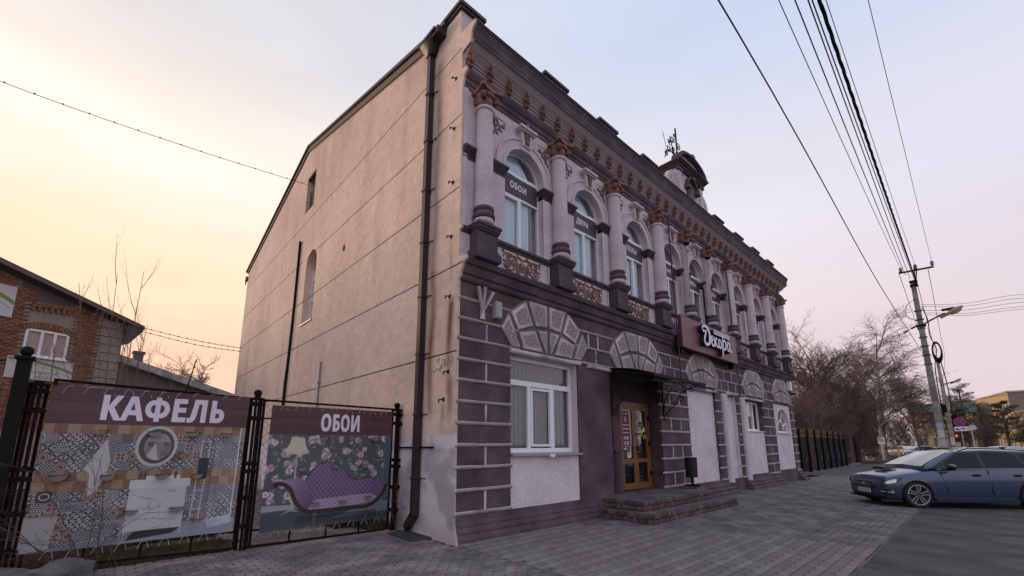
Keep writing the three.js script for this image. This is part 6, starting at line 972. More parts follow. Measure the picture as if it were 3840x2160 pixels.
for (const [x, z, h, s, l] of [[96, 6.6, 6.5, 61, 'bare tree before the yellow building, left of the spreading pine'], [82, 5.6, 5.6, 62, 'bare tree between the round sign and the yellow building'], [92, 9.6, 5.8, 63, 'bare tree right of the spreading pine'], [104, 0.2, 7.5, 65, 'bare tree left of the yellow shop banner of the green-roofed building'], [110, -2.2, 8.5, 66, 'bare tree before the left end of the green-roofed building'], [104, 2.0, 7.5, 64, 'bare tree before the green-roofed building']]) bareTree('bare_tree', l, 'tree', [x, 0, z], h, s, { ...darkT, depth: 3, kids: [13, 8, 7], minR: 0.02, clear: 0.3 }, d3);
// ---------------------------------------------------------------- far buildings
function windowsAt(parent, list, m) { for (const [x, y, w, h] of list) { const g = sub('window', parent, [x, y, 0]); part('frame', [box(-w / 2 - 0.06, w / 2 + 0.06, -0.08, 0, 0, 0.10), box(-w / 2 - 0.05, -w / 2, 0, h, 0, 0.05), box(w / 2, w / 2 + 0.05, 0, h, 0, 0.05), box(-0.03, 0.03, 0, h, 0, 0.04)], m || mat.pvc, g); part('pane', box(-w / 2, w / 2, 0, h, 0.005, 0.02), M([0.10, 0.11, 0.12], 0.15), g); } }
{
  const yel = M([0.56, 0.39, 0.24], 0.95, { map: T.plaster });
  const h = thing('yellow_building', 'long pale yellow three-storey building with rows of narrow windows at right', 'building', [119.9, 0, 10.1], Math.atan2(0.226, 0.974)); // local x runs away, front looks to +z side turned
  // local frame: x away from the viewer, outer face towards -z
  part('wall', [box(0, 19.0, 0, 11.4, 0, 14)], yel, h); part('end_wall', [box(-0.05, -0.01, 7.6, 11.4, 0.01, 14)], M([0.26, 0.22, 0.20], 0.95, { map: T.plaster }), h); part('roof', [box(-0.2, 19.2, 11.4, 11.65, -0.25, 14.2)], M([0.5, 0.42, 0.34], 0.9), h);
  part('wing_wall', [box(-26, -0.06, 0, 7.4, 0, 12)], yel, h); part('wing_roof', [box(-26.2, -0.06, 7.4, 7.6, -0.2, 12.2)], M([0.48, 0.4, 0.33], 0.9), h);
  const ls = []; for (let i = 0; i < 11; i++) for (const y of [1.0, 4.6, 8.1]) ls.push([1.2 + i * 1.66, y, 0.85, 1.95]); for (let i = 0; i < 14; i++) for (const y of [1.0, 4.5]) ls.push([-1.4 - i * 1.75, y, 0.95, 1.95]);
  const ws = sub('window_front', h, [0, 0, 0]); ws.parent.remove(ws); const grp = h; for (const [x, y, w, hh] of ls) { const g = sub('window', grp, [x, y, -0.001]); part('frame', [box(-w / 2 - 0.06, w / 2 + 0.06, -0.1, 0, -0.1, 0), box(-w / 2 - 0.05, -w / 2, 0, hh, -0.05, 0), box(w / 2, w / 2 + 0.05, 0, hh, -0.05, 0), box(-0.03, 0.03, 0, hh, -0.035, -0.02)], M([0.6, 0.55, 0.48], 0.8), g); part('pane', box(-w / 2, w / 2, 0, hh, -0.02, -0.005), M([0.09, 0.095, 0.10], 0.15), g); }
  part('string_course', [box(-26, -0.07, 3.7, 3.9, -0.1, -0.003), box(-0.05, 19, 3.7, 3.9, -0.1, -0.003)], M([0.6, 0.46, 0.32], 0.9), h);
}
{
  const h = thing('red_roofed_building', 'two-storey pale building with dark red hipped roof behind the round sign', 'building', [148, 0, 2.2], 0.12);
  part('wall', [box(-3, 16, 0, 8.6, 0, 12)], M([0.5, 0.42, 0.36], 0.95, { map: T.plaster }), h); part('roof', [ext(poly([[-3.6, 8.6], [16.6, 8.6], [11, 12.4], [2, 12.4]]), -0.6, 12.6)], M([0.16, 0.04, 0.05], 0.7), h); windowsAt(h, [[0, 5, 1.2, 2], [3, 5, 1.2, 2]], mat.pvc); const e = []; for (const z of [2, 5, 8]) { const g = sub('window', h, [-3.0, 5, z]); part('pane', box(-0.05, 0, 0, 2, -0.6, 0.6), M([0.09, 0.09, 0.1], 0.2), g); part('frame', [box(-0.08, -0.05, -0.1, 0, -0.7, 0.7), box(-0.08, -0.05, 2, 2.1, -0.7, 0.7)], mat.pvc, g); }
  const k = thing('green_roofed_building', 'pale yellow building with dark green roof behind the trees', 'building', [128, 0, -4.2], 0.0);
  part('wall', [box(0, 14, 0, 8.3, 0, 9.2)], M([0.42, 0.33, 0.23], 0.95, { map: T.plaster }), k); part('roof', [ext(poly([[-0.6, 8.3], [14.6, 8.3], [11, 10.6], [2, 10.6]]), -0.6, 9.8)], M([0.05, 0.10, 0.085], 0.6), k);
  for (const z of [1.2, 3.4, 5.6, 7.8]) for (const y of [1.2, 5]) { const g = sub('window', k, [0, y, z]); part('pane', box(-0.05, 0, 0, 2, -0.6, 0.6), M([0.10, 0.12, 0.15], 0.15), g); part('frame', [box(-0.08, -0.05, -0.1, 0, -0.7, 0.7), box(-0.08, -0.05, 2, 2.1, -0.7, 0.7), box(-0.08, -0.05, 0, 2, -0.04, 0.04)], mat.pvc, g); }
  part('shop_banner', [box(-0.16, -0.09, 7.1, 7.9, 4.4, 7.0)], M([0.72, 0.66, 0.05], 0.7), k);
}
// ---------------------------------------------------------------- poles, lamps and overhead wires
function lampHead(parent, x, y, z, dx, dy, dz, L) { // street lamp on a curved arm from the pole to the lantern
  const e = V(x + dx, y + dy, z + dz), u = V(dx, dy * 0.5, dz).normalize(); part('lamp_arm', [tube([[x, y, z], [x + dx * 0.4, y + dy * 0.45, z + dz * 0.4], [e.x, e.y, e.z]], 0.035, 6)], mat.ironRust, parent);
  const g = new THREE.SphereGeometry(1, 14, 9).scale(0.34, 0.095, 0.15).rotateZ(0.22), hs = new THREE.BoxGeometry(0.34, 0.13, 0.16).rotateZ(0.22).translate(-0.34, -0.08, 0), q = new THREE.Quaternion().setFromUnitVectors(V(1, 0, 0), u); for (const k of [g, hs]) k.applyQuaternion(q).translate(e.x + u.x * 0.3, e.y + 0.06, e.z + u.z * 0.3);
  part('lamp_housing', [g, hs], M([0.42, 0.25, 0.15], 0.6), parent); const gl = new THREE.SphereGeometry(1, 14, 8).scale(0.22, 0.09, 0.12).rotateZ(0.22).applyQuaternion(q).translate(e.x + u.x * 0.36, e.y + 0.005, e.z + u.z * 0.36); part('lamp_bowl', [gl], M([0.55, 0.40, 0.30], 0.25), parent);
}
function concretePole(label, pos, h, w0, w1) { const p = thing('concrete_pole', label, 'utility pole', pos); const g = new THREE.CylinderGeometry(w1 * 0.707, w0 * 0.707, h, 4, 1).rotateY(PI / 4).translate(0, h / 2, 0); const gg = g.toNonIndexed(); gg.computeVertexNormals(); part('shaft', [gg], M([0.43, 0.40, 0.38], 0.95, { map: T.concrete, bumpMap: T.rough, bumpScale: 0.006 }), p); return p; }
{
  const p = concretePole('nearest concrete utility pole with crossarm, lamp and coiled cable behind the blue car', [22.75, 0, 4.82], 9.2, 0.27, 0.17);
  part('crossarm', [bar([0, 9.72, -0.42], [0, 9.68, 0.78], 0.07)], mat.iron, p); part('pole_top_bracket', [bar([-0.08, 8.9, 0.06], [-0.08, 9.95, 0.15], 0.045), bar([0.08, 8.9, 0.06], [0.08, 9.75, 0.2], 0.045), box(-0.16, 0.16, 8.93, 9.0, -0.12, 0.16), box(-0.16, 0.16, 9.13, 9.2, -0.12, 0.16)], mat.iron, p);
  for (const z of [-0.34, 0.18, 0.74]) part('insulator', [lathe([[0.02, 0], [0.07, 0.03], [0.05, 0.06], [0.075, 0.10], [0.05, 0.14], [0.07, 0.18], [0.03, 0.24], [0, 0.25]], 12).translate(0, 9.74, z)], M([0.16, 0.13, 0.13], 0.3), p);
  lampHead(p, 0, 7.05, 0.06, 0.05, 0.40, 0.78); part('lamp_clamp', [box(-0.17, 0.17, 6.98, 7.06, -0.17, 0.17)], mat.iron, p);
  part('cable_coil', [0, 1, 2, 3].map(i => new THREE.TorusGeometry(0.30 + i * 0.022, 0.042, 6, 24).scale(0.42, 1.25, 1).rotateY(PI / 2).translate(-0.03 * i, 5.78 - i * 0.03, 0.36)), mat.black, p);
  for (let i = 0; i < 7; i++) part('band', [box(-0.15 + i * 0.002, 0.15 - i * 0.002, 5.2 + i * 0.42, 5.215 + i * 0.42, -0.15 + i * 0.002, 0.15 - i * 0.002)], mat.iron, p);
  part('cable', [tube([[-0.05, 7.9, 0.14], [0.0, 7.2, 0.26], [-0.05, 6.5, 0.22], [0, 5.9, 0.36], [-0.02, 5.2, 0.22], [0, 4.2, 0.17], [0, 2.5, 0.18]], 0.018, 5)], mat.black, p);
  part('cable', [tube([[-0.16, 8.3, 0], [-0.3, 8.0, -0.35], [-0.28, 7.5, -0.4], [-0.16, 7.2, -0.05]], 0.012, 5)], mat.black, p);
  part('junction_box', [box(-0.1, 0.1, 3.0, 3.35, 0.15, 0.32)], mat.black, p);
  part('paper_notice', [box(-0.142, -0.136, 1.9, 2.25, -0.10, 0.10)], M([0.62, 0.62, 0.62], 0.9), p); part('paper_notice', [box(-0.142, -0.136, 2.27, 2.55, -0.10, 0.10)], M([0.42, 0.50, 0.62], 0.9), p); part('paper_notice', [box(-0.144, -0.138, 1.50, 1.86, -0.11, 0.11)], M([0.55, 0.52, 0.50], 0.9), p);
  const o = raw('painted_mark', new THREE.PlaneGeometry(0.22, 0.26).rotateY(-PI / 2).translate(-0.1465, 1.36, 0), printed(canvasTex(128, 128, (g, w, h) => { g.fillStyle = '#8d878a'; g.fillRect(0, 0, w, h); g.fillStyle = '#41304a'; g.font = 'bold 84px sans-serif'; g.textAlign = 'center'; g.fillText('ТЦ', w / 2, 96); })), p);
}
{
  const p = concretePole('second concrete pole with a street lamp, further down the street', [52.3, 0, 4.1], 9.6, 0.36, 0.22); lampHead(p, 0, 7.0, 0.1, 0.05, 0.35, 0.62); part('crossarm', [bar([0, 7.2, -0.1], [0, 7.25, 0.9], 0.06)], mat.iron, p); part('cable_bundle', [tube([[0.0, 9.4, 0.2], [0.05, 7, 0.34], [0, 5, 0.3], [0, 3, 0.32]], 0.04, 5)], mat.black, p); part('paper_notice', [box(-0.19, -0.175, 1.6, 2.3, -0.12, 0.14)], M([0.6, 0.52, 0.42], 0.9), p);
  part('junction_box', [box(-0.1, 0.15, 3.2, 4.3, 0.2, 0.55)], mat.black, p);
  const q = concretePole('third thin utility pole with crossarm before the tall pine', [103.8, 0, 2.7], 10.0, 0.34, 0.22); part('crossarm', [bar([0, 9.2, -1.3], [0, 9.3, 1.3], 0.09)], mat.iron, q);
}
const W0 = [[9.97, 4.48, 9.2, 4.72, 0.008, 'thin overhead wire, leftmost of the bundle converging on the pole'], [9.55, 4.62, 8.9, 4.95, 0.011, 'overhead cable second from the left in the bundle'], [9.35, 4.75, 8.7, 5.12, 0.011, 'overhead cable third from the left in the bundle'], [9.30, 4.88, 8.6, 5.18, 0.011, 'overhead cable just left of the thick twisted one'], [9.97, 5.0, 9.3, 5.27, 0.007, 'thin overhead wire just right of the thick twisted cable'], [9.97, 5.56, 9.9, 5.76, 0.007, 'thin overhead wire furthest right, alone']];
for (const [y0, z0, y1, z1, r, l] of W0) { const X1 = 4, far = -16, k = (far - 22.75) / (X1 - 22.75), pt = t => { const x = mix(22.75, far, t), u = (x - 22.75) / (X1 - 22.75); return [x, mix(y0, y1, u) - 0.25 * Math.sin(PI * clamp(u)) * 0.35 + (u > 1 ? (u - 1) * 0.5 : 0), mix(z0, z1, u)]; }; cable('overhead_wire', l, [0, 0.12, 0.25, 0.4, 0.55, 0.7, 0.85, 1].map(pt), r, 0); }
{ // thick twisted bundle of insulated wires
  const t = thing('overhead_wire', 'thick twisted overhead cable in the middle of the bundle', 'cable'); const l = [];
  for (const ph of [0, 2.1, 4.2]) { const P = []; for (let i = 0; i <= 150; i++) { const u = i / 150, x = mix(22.72, -16, u), s = (22.72 - x) / 20; P.push(V(x, mix(9.05, 8.2, s) - 0.12 * Math.sin(PI * clamp(s)) + 0.016 * Math.sin(x * 4.2 + ph), mix(4.95, 5.32, s) + 0.016 * Math.cos(x * 4.2 + ph))); } l.push(new THREE.TubeGeometry(new THREE.CatmullRomCurve3(P), 300, 0.014, 5)); }
  part('strand', l, mat.black, t);
  cable('overhead_wire', 'lowest overhead wire at left, running low to the pole shaft', [[-16, 7.5, 4.3], [0.49, 7.0, 4.62], [12, 6.5, 4.55], [22.75, 5.9, 4.66], [40, 6.6, 4.3], [52.3, 7.6, 4.1]], 0.010, 0);
  cable('guy_cable', 'cable with dark clamps from the pole towards the trees at left', [[22.75, 7.08, 4.75], [26, 7.45, 4.0], [34.8, 8.6, 1.9], [46, 9.6, -1.5]], 0.014, 0); const c = thing('cable_clamp', 'two dark clamps on the cable left of the pole', 'clamp'); part('clamp', [rod([23.6, 7.18, 4.56], [24.3, 7.26, 4.40], 0.045), rod([25.3, 7.36, 4.16], [26.0, 7.45, 4.0], 0.045)], mat.black, c);
  [[8.0, 9.2], [7.9, 9.0], [7.72, 8.78], [7.6, 8.55], [7.5, 8.42]].forEach(([a, b], i) => cable('side_wire', ['top', 'second', 'third', 'fourth', 'lowest'][i] + ' of the five side wires running right from the pole', [[22.75, a, 4.95 + 0.02 * i], [26, mix(a, b, 0.42) - 0.05, 6.4], [29.4, b, 8.4], [40, b + 0.6, 14.5]], 0.010, 0));
  part('spreader', [box(-0.06, 0.06, -0.05, 0.05, -0.22, 0.22)].map(g => g.rotateX(0).translate(24.6, 8.0, 5.75)), mat.black, thing('wire_connector', 'dark connector sleeve on the side wires right of the pole', 'connector'));
  for (const [y, z, l] of [[9.75, 4.4, 'left wire between the first and second poles'], [9.7, 5.4, 'right wire between the first and second poles'], [9.2, 4.95, 'middle wire between the first and second poles']]) cable('street_wire', l, [[22.75, y, z], [38, y - 0.5, z - 0.4], [52.3, y - 0.2, z - 0.8], [78, 8.6, 3.2], [103.8, 9.3, z - 2]], 0.012, 0);
  cable('street_wire', 'single wire crossing the sky above the yellow building', [[103.8, 9.25, 3.6], [109, 9.9, 8], [116, 10.9, 14]], 0.03, 0);
}
// ---------------------------------------------------------------- signs and small street things
{
  const s = thing('no_stopping_sign', 'round blue no stopping sign with red cross over a small white plate', 'road sign', [48.1, 0, 4.85], 0); const Q = g => g.rotateY(-PI / 2 + 0.25);
  part('post', [rod([0.06, 0, 0], [0.06, 3.85, 0], 0.035)], mat.galv, s); const red = M([0.50, 0.03, 0.03], 0.5), blue = M([0.02, 0.05, 0.30], 0.5);
  part('disc', [Q(new THREE.CylinderGeometry(0.37, 0.37, 0.02, 32).rotateX(PI / 2).translate(0, 0, 0)).translate(0, 3.5, 0)], red, s); part('blue_field', [Q(new THREE.CylinderGeometry(0.30, 0.30, 0.012, 32).rotateX(PI / 2).translate(0, 0, 0.018)).translate(0, 3.5, 0)], blue, s); part('red_cross', [Q(new THREE.BoxGeometry(0.6, 0.06, 0.012).rotateZ(PI / 4).translate(0, 0, 0.028)).translate(0, 3.5, 0), Q(new THREE.BoxGeometry(0.6, 0.06, 0.011).rotateZ(-PI / 4).translate(0, 0, 0.0285)).translate(0, 3.5, 0)], red, s);
  part('plate', [Q(new THREE.BoxGeometry(0.74, 0.36, 0.015)).translate(0, 2.93, 0)], mat.pvc, s); // tow truck pictogram
  part('tow_pictogram', [Q(new THREE.BoxGeometry(0.26, 0.06, 0.01).translate(-0.16, -0.05, 0.014)).translate(0, 2.93, 0), Q(new THREE.BoxGeometry(0.12, 0.10, 0.01).translate(-0.24, 0.0, 0.0145)).translate(0, 2.93, 0), Q(new THREE.BoxGeometry(0.28, 0.05, 0.01).rotateZ(-0.25).translate(0.15, 0.0, 0.0143)).translate(0, 2.93, 0), Q(new THREE.BoxGeometry(0.14, 0.06, 0.01).translate(0.12, 0.05, 0.0147)).translate(0, 2.93, 0)], mat.black, s);
  const t = thing('traffic_light', 'traffic light showing red in the distance below the round sign', 'traffic light', [76, 0, 3.7]); part('post', [rod([0.1, 0, 0], [0.1, 2.9, 0], 0.06)], mat.galv, t); part('housing', [box(-0.1, 0.2, 2.0, 3.0, -0.2, 0.2)], mat.black, t); for (const [y, m] of [[2.22, M([0.01, 0.05, 0.02], 0.4)], [2.5, M([0.08, 0.06, 0.01], 0.4)], [2.78, new THREE.MeshStandardMaterial({ color: 0x330000, emissive: new THREE.Color(1, 0.06, 0.03), emissiveIntensity: 1.6 })]]) part('lens', [new THREE.CylinderGeometry(0.12, 0.12, 0.05, 16).rotateZ(PI / 2).translate(-0.12, y, 0)], m, t);
  const pl = new THREE.PointLight(new THREE.Color(1, 0.06, 0.03), 0.6, 8); pl.position.set(75.8, 2.78, 3.7); pl.castShadow = true; scene.add(pl);
  const c = thing('crossing_sign', 'yellow edged blue crossing sign at far right above the cars', 'road sign', [89.4, 0, 9.2]); part('post', [rod([0.08, 0, 0], [0.08, 2.9, 0], 0.04)], mat.galv, c); part('yellow_board', [box(-0.02, 0.02, 1.95, 2.85, -0.45, 0.45)], M([0.6, 0.62, 0.05], 0.5), c); part('blue_field', [box(-0.035, -0.021, 2.1, 2.7, -0.28, 0.28)], M([0.03, 0.12, 0.4], 0.5), c); part('walker', [ext(poly([[-0.2, 0], [0.2, 0], [0, 0.4]]), 0, 0.01).rotateY(-PI / 2).translate(-0.036, 2.2, 0)], mat.pvc, c);
  const b = thing('yellow_bollard', 'thin yellow post on the lawn edge before the parked cars', 'bollard', [61.2, 0.07, -0.6]); part('post', [rod([0, 0, 0], [0, 1.15, 0], 0.09, 0.08, 10)], M([0.55, 0.33, 0.02], 0.6), b); part('cap', [new THREE.SphereGeometry(0.085, 10, 6).translate(0, 1.15, 0)], M([0.55, 0.33, 0.02], 0.6), b);
  const k = thing('painted_tyre', 'half-buried tyre painted white and orange on the lawn by the birch', 'tyre', [53.4, 0.07, -2.1], 0.5); k.scale.setScalar(0.72); part('tyre', [new THREE.TorusGeometry(0.42, 0.17, 9, 22).rotateY(PI / 2).translate(0, 0.42, 0)], M([0.03, 0.03, 0.03], 0.9), k); part('white_band', [new THREE.TorusGeometry(0.40, 0.175, 8, 16, PI * 1.1).rotateZ(PI).rotateY(PI / 2).translate(-0.03, 0.42, 0)], M([0.42, 0.42, 0.43], 0.8), k); part('orange_hub', [new THREE.SphereGeometry(0.26, 10, 8).scale(0.5, 1, 1).translate(-0.06, 0.46, 0.1)], M([0.45, 0.14, 0.04], 0.8), k);
  const n = thing('notice_board', 'small white board on the birch trunk', 'board', [55.2, 1.7, -1.2]); part('board', [box(-0.03, 0.0, 0, 0.75, -0.28, 0.28)], M([0.6, 0.6, 0.62], 0.8), n); part('print', [box(-0.036, -0.031, 0.2, 0.6, -0.2, 0.2)], M([0.35, 0.33, 0.36], 0.8), n);
  const a = thing('white_info_board', 'white slanted board on a post beside the round sign', 'board', [60, 0, 5.3]); part('post', [rod([0.06, 0, 0], [0.06, 3.6, 0], 0.05)], mat.galv, a); part('board', [bar([0, 3.2, -0.3], [0, 3.4, 0.35], 0.06, 0.45)], M([0.55, 0.55, 0.57], 0.7), a);
}
// ---------------------------------------------------------------- cars
function makeCar(label, pos, turn, paint, wagon, extra = {}) {
  const t = thing('parked_car', label, 'car', pos, turn), ev = new Evaluator(); ev.attributes = ['position', 'normal', 'uv']; ev.useGroups = false;
  const st = [[0.93, 0.46, 0.34, 0.60, 0.63], [0.90, 0.62, 0.24, 0.66, 0.71], [0.82, 0.74, 0.20, 0.71, 0.775], [0.66, 0.83, 0.185, 0.745, 0.835], [0.36, 0.875, 0.185, 0.80, 0.90], [0, 0.888, 0.185, 0.855, 0.955], [-0.3, 0.888, 0.185, 0.895, 0.995], [-0.7, 0.882, 0.185, 0.93, 0.98], [-1.4, 0.882, 0.185, 0.965, 0.985], [-2.2, 0.888, 0.185, 0.99, 1.0], [-2.8, 0.885, 0.19, 1.005, 1.02], [-3.3, 0.86, 0.20, 1.01, 1.03], [-3.58, 0.81, 0.25, 0.995, 1.01], [-3.70, 0.74, 0.33, 0.95, 0.97], [-3.74, 0.62, 0.42, 0.90, 0.91]].map(s => [s[0] > 0 ? s[0] * 0.87 : s[0], ...s.slice(1)]);
  const ring = ([x, w, yb, ys, yt]) => { const h = [[0, yb], [w * 0.86, yb], [w * 0.955, yb + 0.05], [w * 0.985, yb + 0.16], [w * 0.998, yb + (ys - yb) * 0.48], [w, yb + (ys - yb) * 0.68], [w * 0.985, yb + (ys - yb) * 0.84], [w * 0.955, ys - 0.02], [w * 0.90, ys + (yt - ys) * 0.30], [w * 0.55, ys + (yt - ys) * 0.85], [0, yt]]; return [...h.map(([z, y]) => [x, y, -z]), ...h.slice(1, -1).reverse().map(([z, y]) => [x, y, z])]; };
  const nx = 0.93 * 0.13; const loft = (R) => { const n = R[0].length, P = [], I = []; for (const r of R) for (const p of r) P.push(...p); for (let i = 0; i + 1 < R.length; i++) for (let k = 0; k < n; k++) { const a = i * n + k, b = i * n + (k + 1) % n, c = a + n, d = b + n; I.push(a, c, b, b, c, d); } const cap = (o, f) => { for (let k = 1; k + 1 < n; k++) f ? I.push(o, o + k, o + k + 1) : I.push(o, o + k + 1, o + k); }; cap(0, true); cap((R.length - 1) * n, false); const g = new THREE.BufferGeometry(); g.setAttribute('position', new THREE.Float32BufferAttribute(P, 3)); g.setIndex(I); g.computeVertexNormals(); return g; };
  const bodyG = loft(st.map(ring));
  { // make sure the shell is turned outward
    bodyG.computeBoundingBox(); }
  let body = new Brush(flat(bodyG)); body.updateMatrixWorld();
  for (const x of [0, -2.65]) for (const s of [-1, 1]) { const c = new Brush(flat(new THREE.CylinderGeometry(0.365, 0.365, 0.5, 28).rotateX(PI / 2).translate(x, 0.33, s * 0.83))); c.updateMatrixWorld(); body = ev.evaluate(body, c, SUBTRACTION); }
  raw('body', boxUV(body.geometry), paint, t);
  const T_ = x => x > -1.18 ? mix(0.985, 1.425, Math.pow(clamp((-0.26 - x) / 0.92), 0.86)) : x > -2.0 ? mix(1.425, 1.475, Math.sin((-1.18 - x) / 0.82 * PI / 2)) : wagon ? (x > -3.25 ? mix(1.475, 1.41, Math.pow((-2 - x) / 1.25, 1.6)) : mix(1.41, 1.04, (-3.25 - x) / 0.38)) : (x > -2.5 ? 1.46 : mix(1.46, 1.04, (-2.5 - x) / 0.75));
  const hw = y => 0.80 - Math.max(0, y - 0.97) * 0.46, xe = wagon ? -3.62 : -3.24;
  const xs = []; for (let i = 0; i <= 20; i++) xs.push(mix(-0.27, xe, i / 20));
  const gr = xs.map(x => { const y = T_(x), h = [[0, 0.93], [0.80, 0.93], [hw(Math.max(0.96, y - 0.035)), Math.max(0.96, y - 0.035)], [hw(y) - 0.05, y], [hw(y) * 0.55, y + 0.022], [0, y + 0.03]]; return [...h.map(([z, q]) => [x, q, -z]), ...h.slice(1, -1).reverse().map(([z, q]) => [x, q, z])]; });
  raw('roof', boxUV(flat(loft(gr))), paint, t);
  const glassM = extra.glass || (extra.glass = new THREE.MeshPhysicalMaterial({ color: new THREE.Color().setRGB(0.010, 0.018, 0.021), roughness: 0.03, specularIntensity: 0.42 }));
  const wsM = new THREE.MeshPhysicalMaterial({ color: new THREE.Color().setRGB(0.10, 0.12, 0.12), roughness: 0.05, clearcoat: 1, clearcoatRoughness: 0.02 });
  const patch = (x0, x1, sc, off) => { const P = [], I = [], n = 9, m = 8; for (let i = 0; i <= m; i++) for (let k = 0; k < n; k++) { const x = mix(x0, x1, i / m), u = k / (n - 1) * 2 - 1, y = T_(x), w = (hw(y) - 0.05) * sc; P.push(x + off * 0.6, y + 0.03 * (1 - Math.abs(u)) * (1 - 0.5 * Math.abs(u)) + off, u * w); } for (let i = 0; i < m; i++) for (let k = 0; k + 1 < n; k++) { const a = i * n + k; I.push(a, a + 1, a + n, a + 1, a + n + 1, a + n); } const g = new THREE.BufferGeometry(); g.setAttribute('position', new THREE.Float32BufferAttribute(P, 3)); g.setIndex(I); g.computeVertexNormals(); return boxUV(flat(g)); };
  wsM.side = THREE.DoubleSide; raw('windscreen', patch(-0.33, -1.13, 0.94, 0.016), wsM, t);
  const sideGlass = (name, pts, m, off) => { for (const s of [-1, 1]) { const sh = poly(pts), g = new THREE.ShapeGeometry(sh), p = g.attributes.position; for (let i = 0; i < p.count; i++) { const y = p.getY(i); p.setZ(i, s * (hw(y) + off)); } g.computeVertexNormals(); const o = raw(name, boxUV(flat(g)), m, t); o.material.side = THREE.DoubleSide; } };
  const xr = wagon ? -3.40 : -2.9;
  sideGlass('window_trim', [[-0.52, 0.985], [-0.66, 1.12], [-1.22, 1.405], [-1.9, 1.445], [wagon ? -3.0 : -2.45, wagon ? 1.395 : 1.41], [xr, 1.15], [xr + 0.05, 1.04], [-2.2, 1.0]], M([0.008, 0.008, 0.009], 0.3), 0.006);
  sideGlass('window', [[-0.86, 1.005], [-0.80, 1.13], [-1.24, 1.375], [-1.68, 1.405], [-1.66, 1.015]], glassM, 0.010); sideGlass('window', [[-1.76, 1.02], [-1.77, 1.41], [-2.3, 1.405], [-2.54, 1.38], [-2.66, 1.03]], glassM, 0.010);
  if (wagon) sideGlass('window', [[-2.74, 1.04], [-2.64, 1.375], [-2.96, 1.355], [-3.30, 1.14], [-3.28, 1.07]], glassM, 0.010);
  for (const s of [-1, 1]) { // trim on both flanks
    const side = s < 0 ? 1 : -1; part('chrome_strip', [bar([-0.55, 0.972, s * 0.845], [xr + 0.1, 1.02, s * 0.825], 0.014)], M([0.55, 0.56, 0.6], 0.2, { metalness: 0.9 }), t);
    part('sill_skirt', [new THREE.BoxGeometry(1.86, 0.07, 0.10).rotateX(s * 0.3).translate(-1.32, 0.205, s * 0.865)], paint, t);
    part('door_gap', [bar([-0.60, 0.93, s * 0.866], [-0.70, 0.40, s * 0.886], 0.010, 0.012), bar([-1.70, 0.97, s * 0.864], [-1.72, 0.36, s * 0.887], 0.010, 0.012), bar([-2.58, 0.98, s * 0.866], [-2.36, 0.55, s * 0.888], 0.010, 0.012)], mat.black, t);
    for (const x of [-1.42, -2.34]) part('door_handle', [new THREE.SphereGeometry(1, 10, 6).scale(0.10, 0.022, 0.02).translate(x, 0.83, s * 0.892), new THREE.BoxGeometry(0.16, 0.05, 0.006).translate(x, 0.83, s * 0.879)], s ? mat.black : paint, t);
    part('mirror', [new THREE.SphereGeometry(1, 12, 8).scale(0.075, 0.062, 0.12).translate(-0.80, 1.055, s * 0.99)], paint, t); part('mirror_foot', [new THREE.SphereGeometry(1, 10, 7).scale(0.07, 0.05, 0.11).translate(-0.81, 1.005, s * 0.96), bar([-0.80, 0.97, s * 0.84], [-0.80, 1.0, s * 0.93], 0.05)], mat.black, t);
    // headlamp, fog lamp recess
    const hl = sub('headlamp', t); const lens = (pts, d, m, n) => { const sh = poly(pts); const g = new THREE.ExtrudeGeometry(sh, { depth: d, bevelEnabled: true, bevelSize: 0.012, bevelThickness: 0.012, bevelSegments: 2 }); g.rotateY(s < 0 ? PI - 0.62 : 0.62); if (s < 0) { } return g; };
    const wrap = (list, off) => { const g = new THREE.ShapeGeometry(poly(list), 4).toNonIndexed(); let gg = g; const sub4 = q => { const p = q.attributes.position, P = []; for (let i = 0; i < p.count; i += 3) { const a = [p.getX(i), p.getY(i)], b = [p.getX(i + 1), p.getY(i + 1)], c = [p.getX(i + 2), p.getY(i + 2)], m = (u, v) => [(u[0] + v[0]) / 2, (u[1] + v[1]) / 2], ab = m(a, b), bc = m(b, c), ca = m(c, a); for (const tr of [[a, ab, ca], [ab, b, bc], [ca, bc, c], [ab, bc, ca]]) for (const v of tr) P.push(v[0], v[1], 0); } const o = new THREE.BufferGeometry(); o.setAttribute('position', new THREE.Float32BufferAttribute(P, 3)); return o; }; gg = sub4(sub4(sub4(gg))); const p = gg.attributes.position; for (let i = 0; i < p.count; i++) { const x = p.getX(i), y = p.getY(i); let j = 0; while (j + 2 < st.length && st[j + 1][0] > x) j++; const [A, B] = [st[j], st[j + 1]], q = clamp((A[0] - x) / (A[0] - B[0])), yb = mix(A[2], B[2], q), ys = mix(A[3], B[3], q), w = mix(A[1], B[1], q), f = (y - yb) / (ys - yb), kx = [[0, 0.86], [0.1, 0.955], [0.3, 0.985], [0.48, 0.998], [0.68, 1], [0.84, 0.985], [1, 0.955], [1.15, 0.9]]; let z = 0.9; for (let m = 0; m + 1 < kx.length; m++) if (f >= kx[m][0] && f <= kx[m + 1][0]) z = mix(kx[m][1], kx[m + 1][1], (f - kx[m][0]) / (kx[m + 1][0] - kx[m][0])); p.setXYZ(i, x + off * 0.7, y, s * (w * z + off)); } gg.computeVertexNormals(); return gg; };
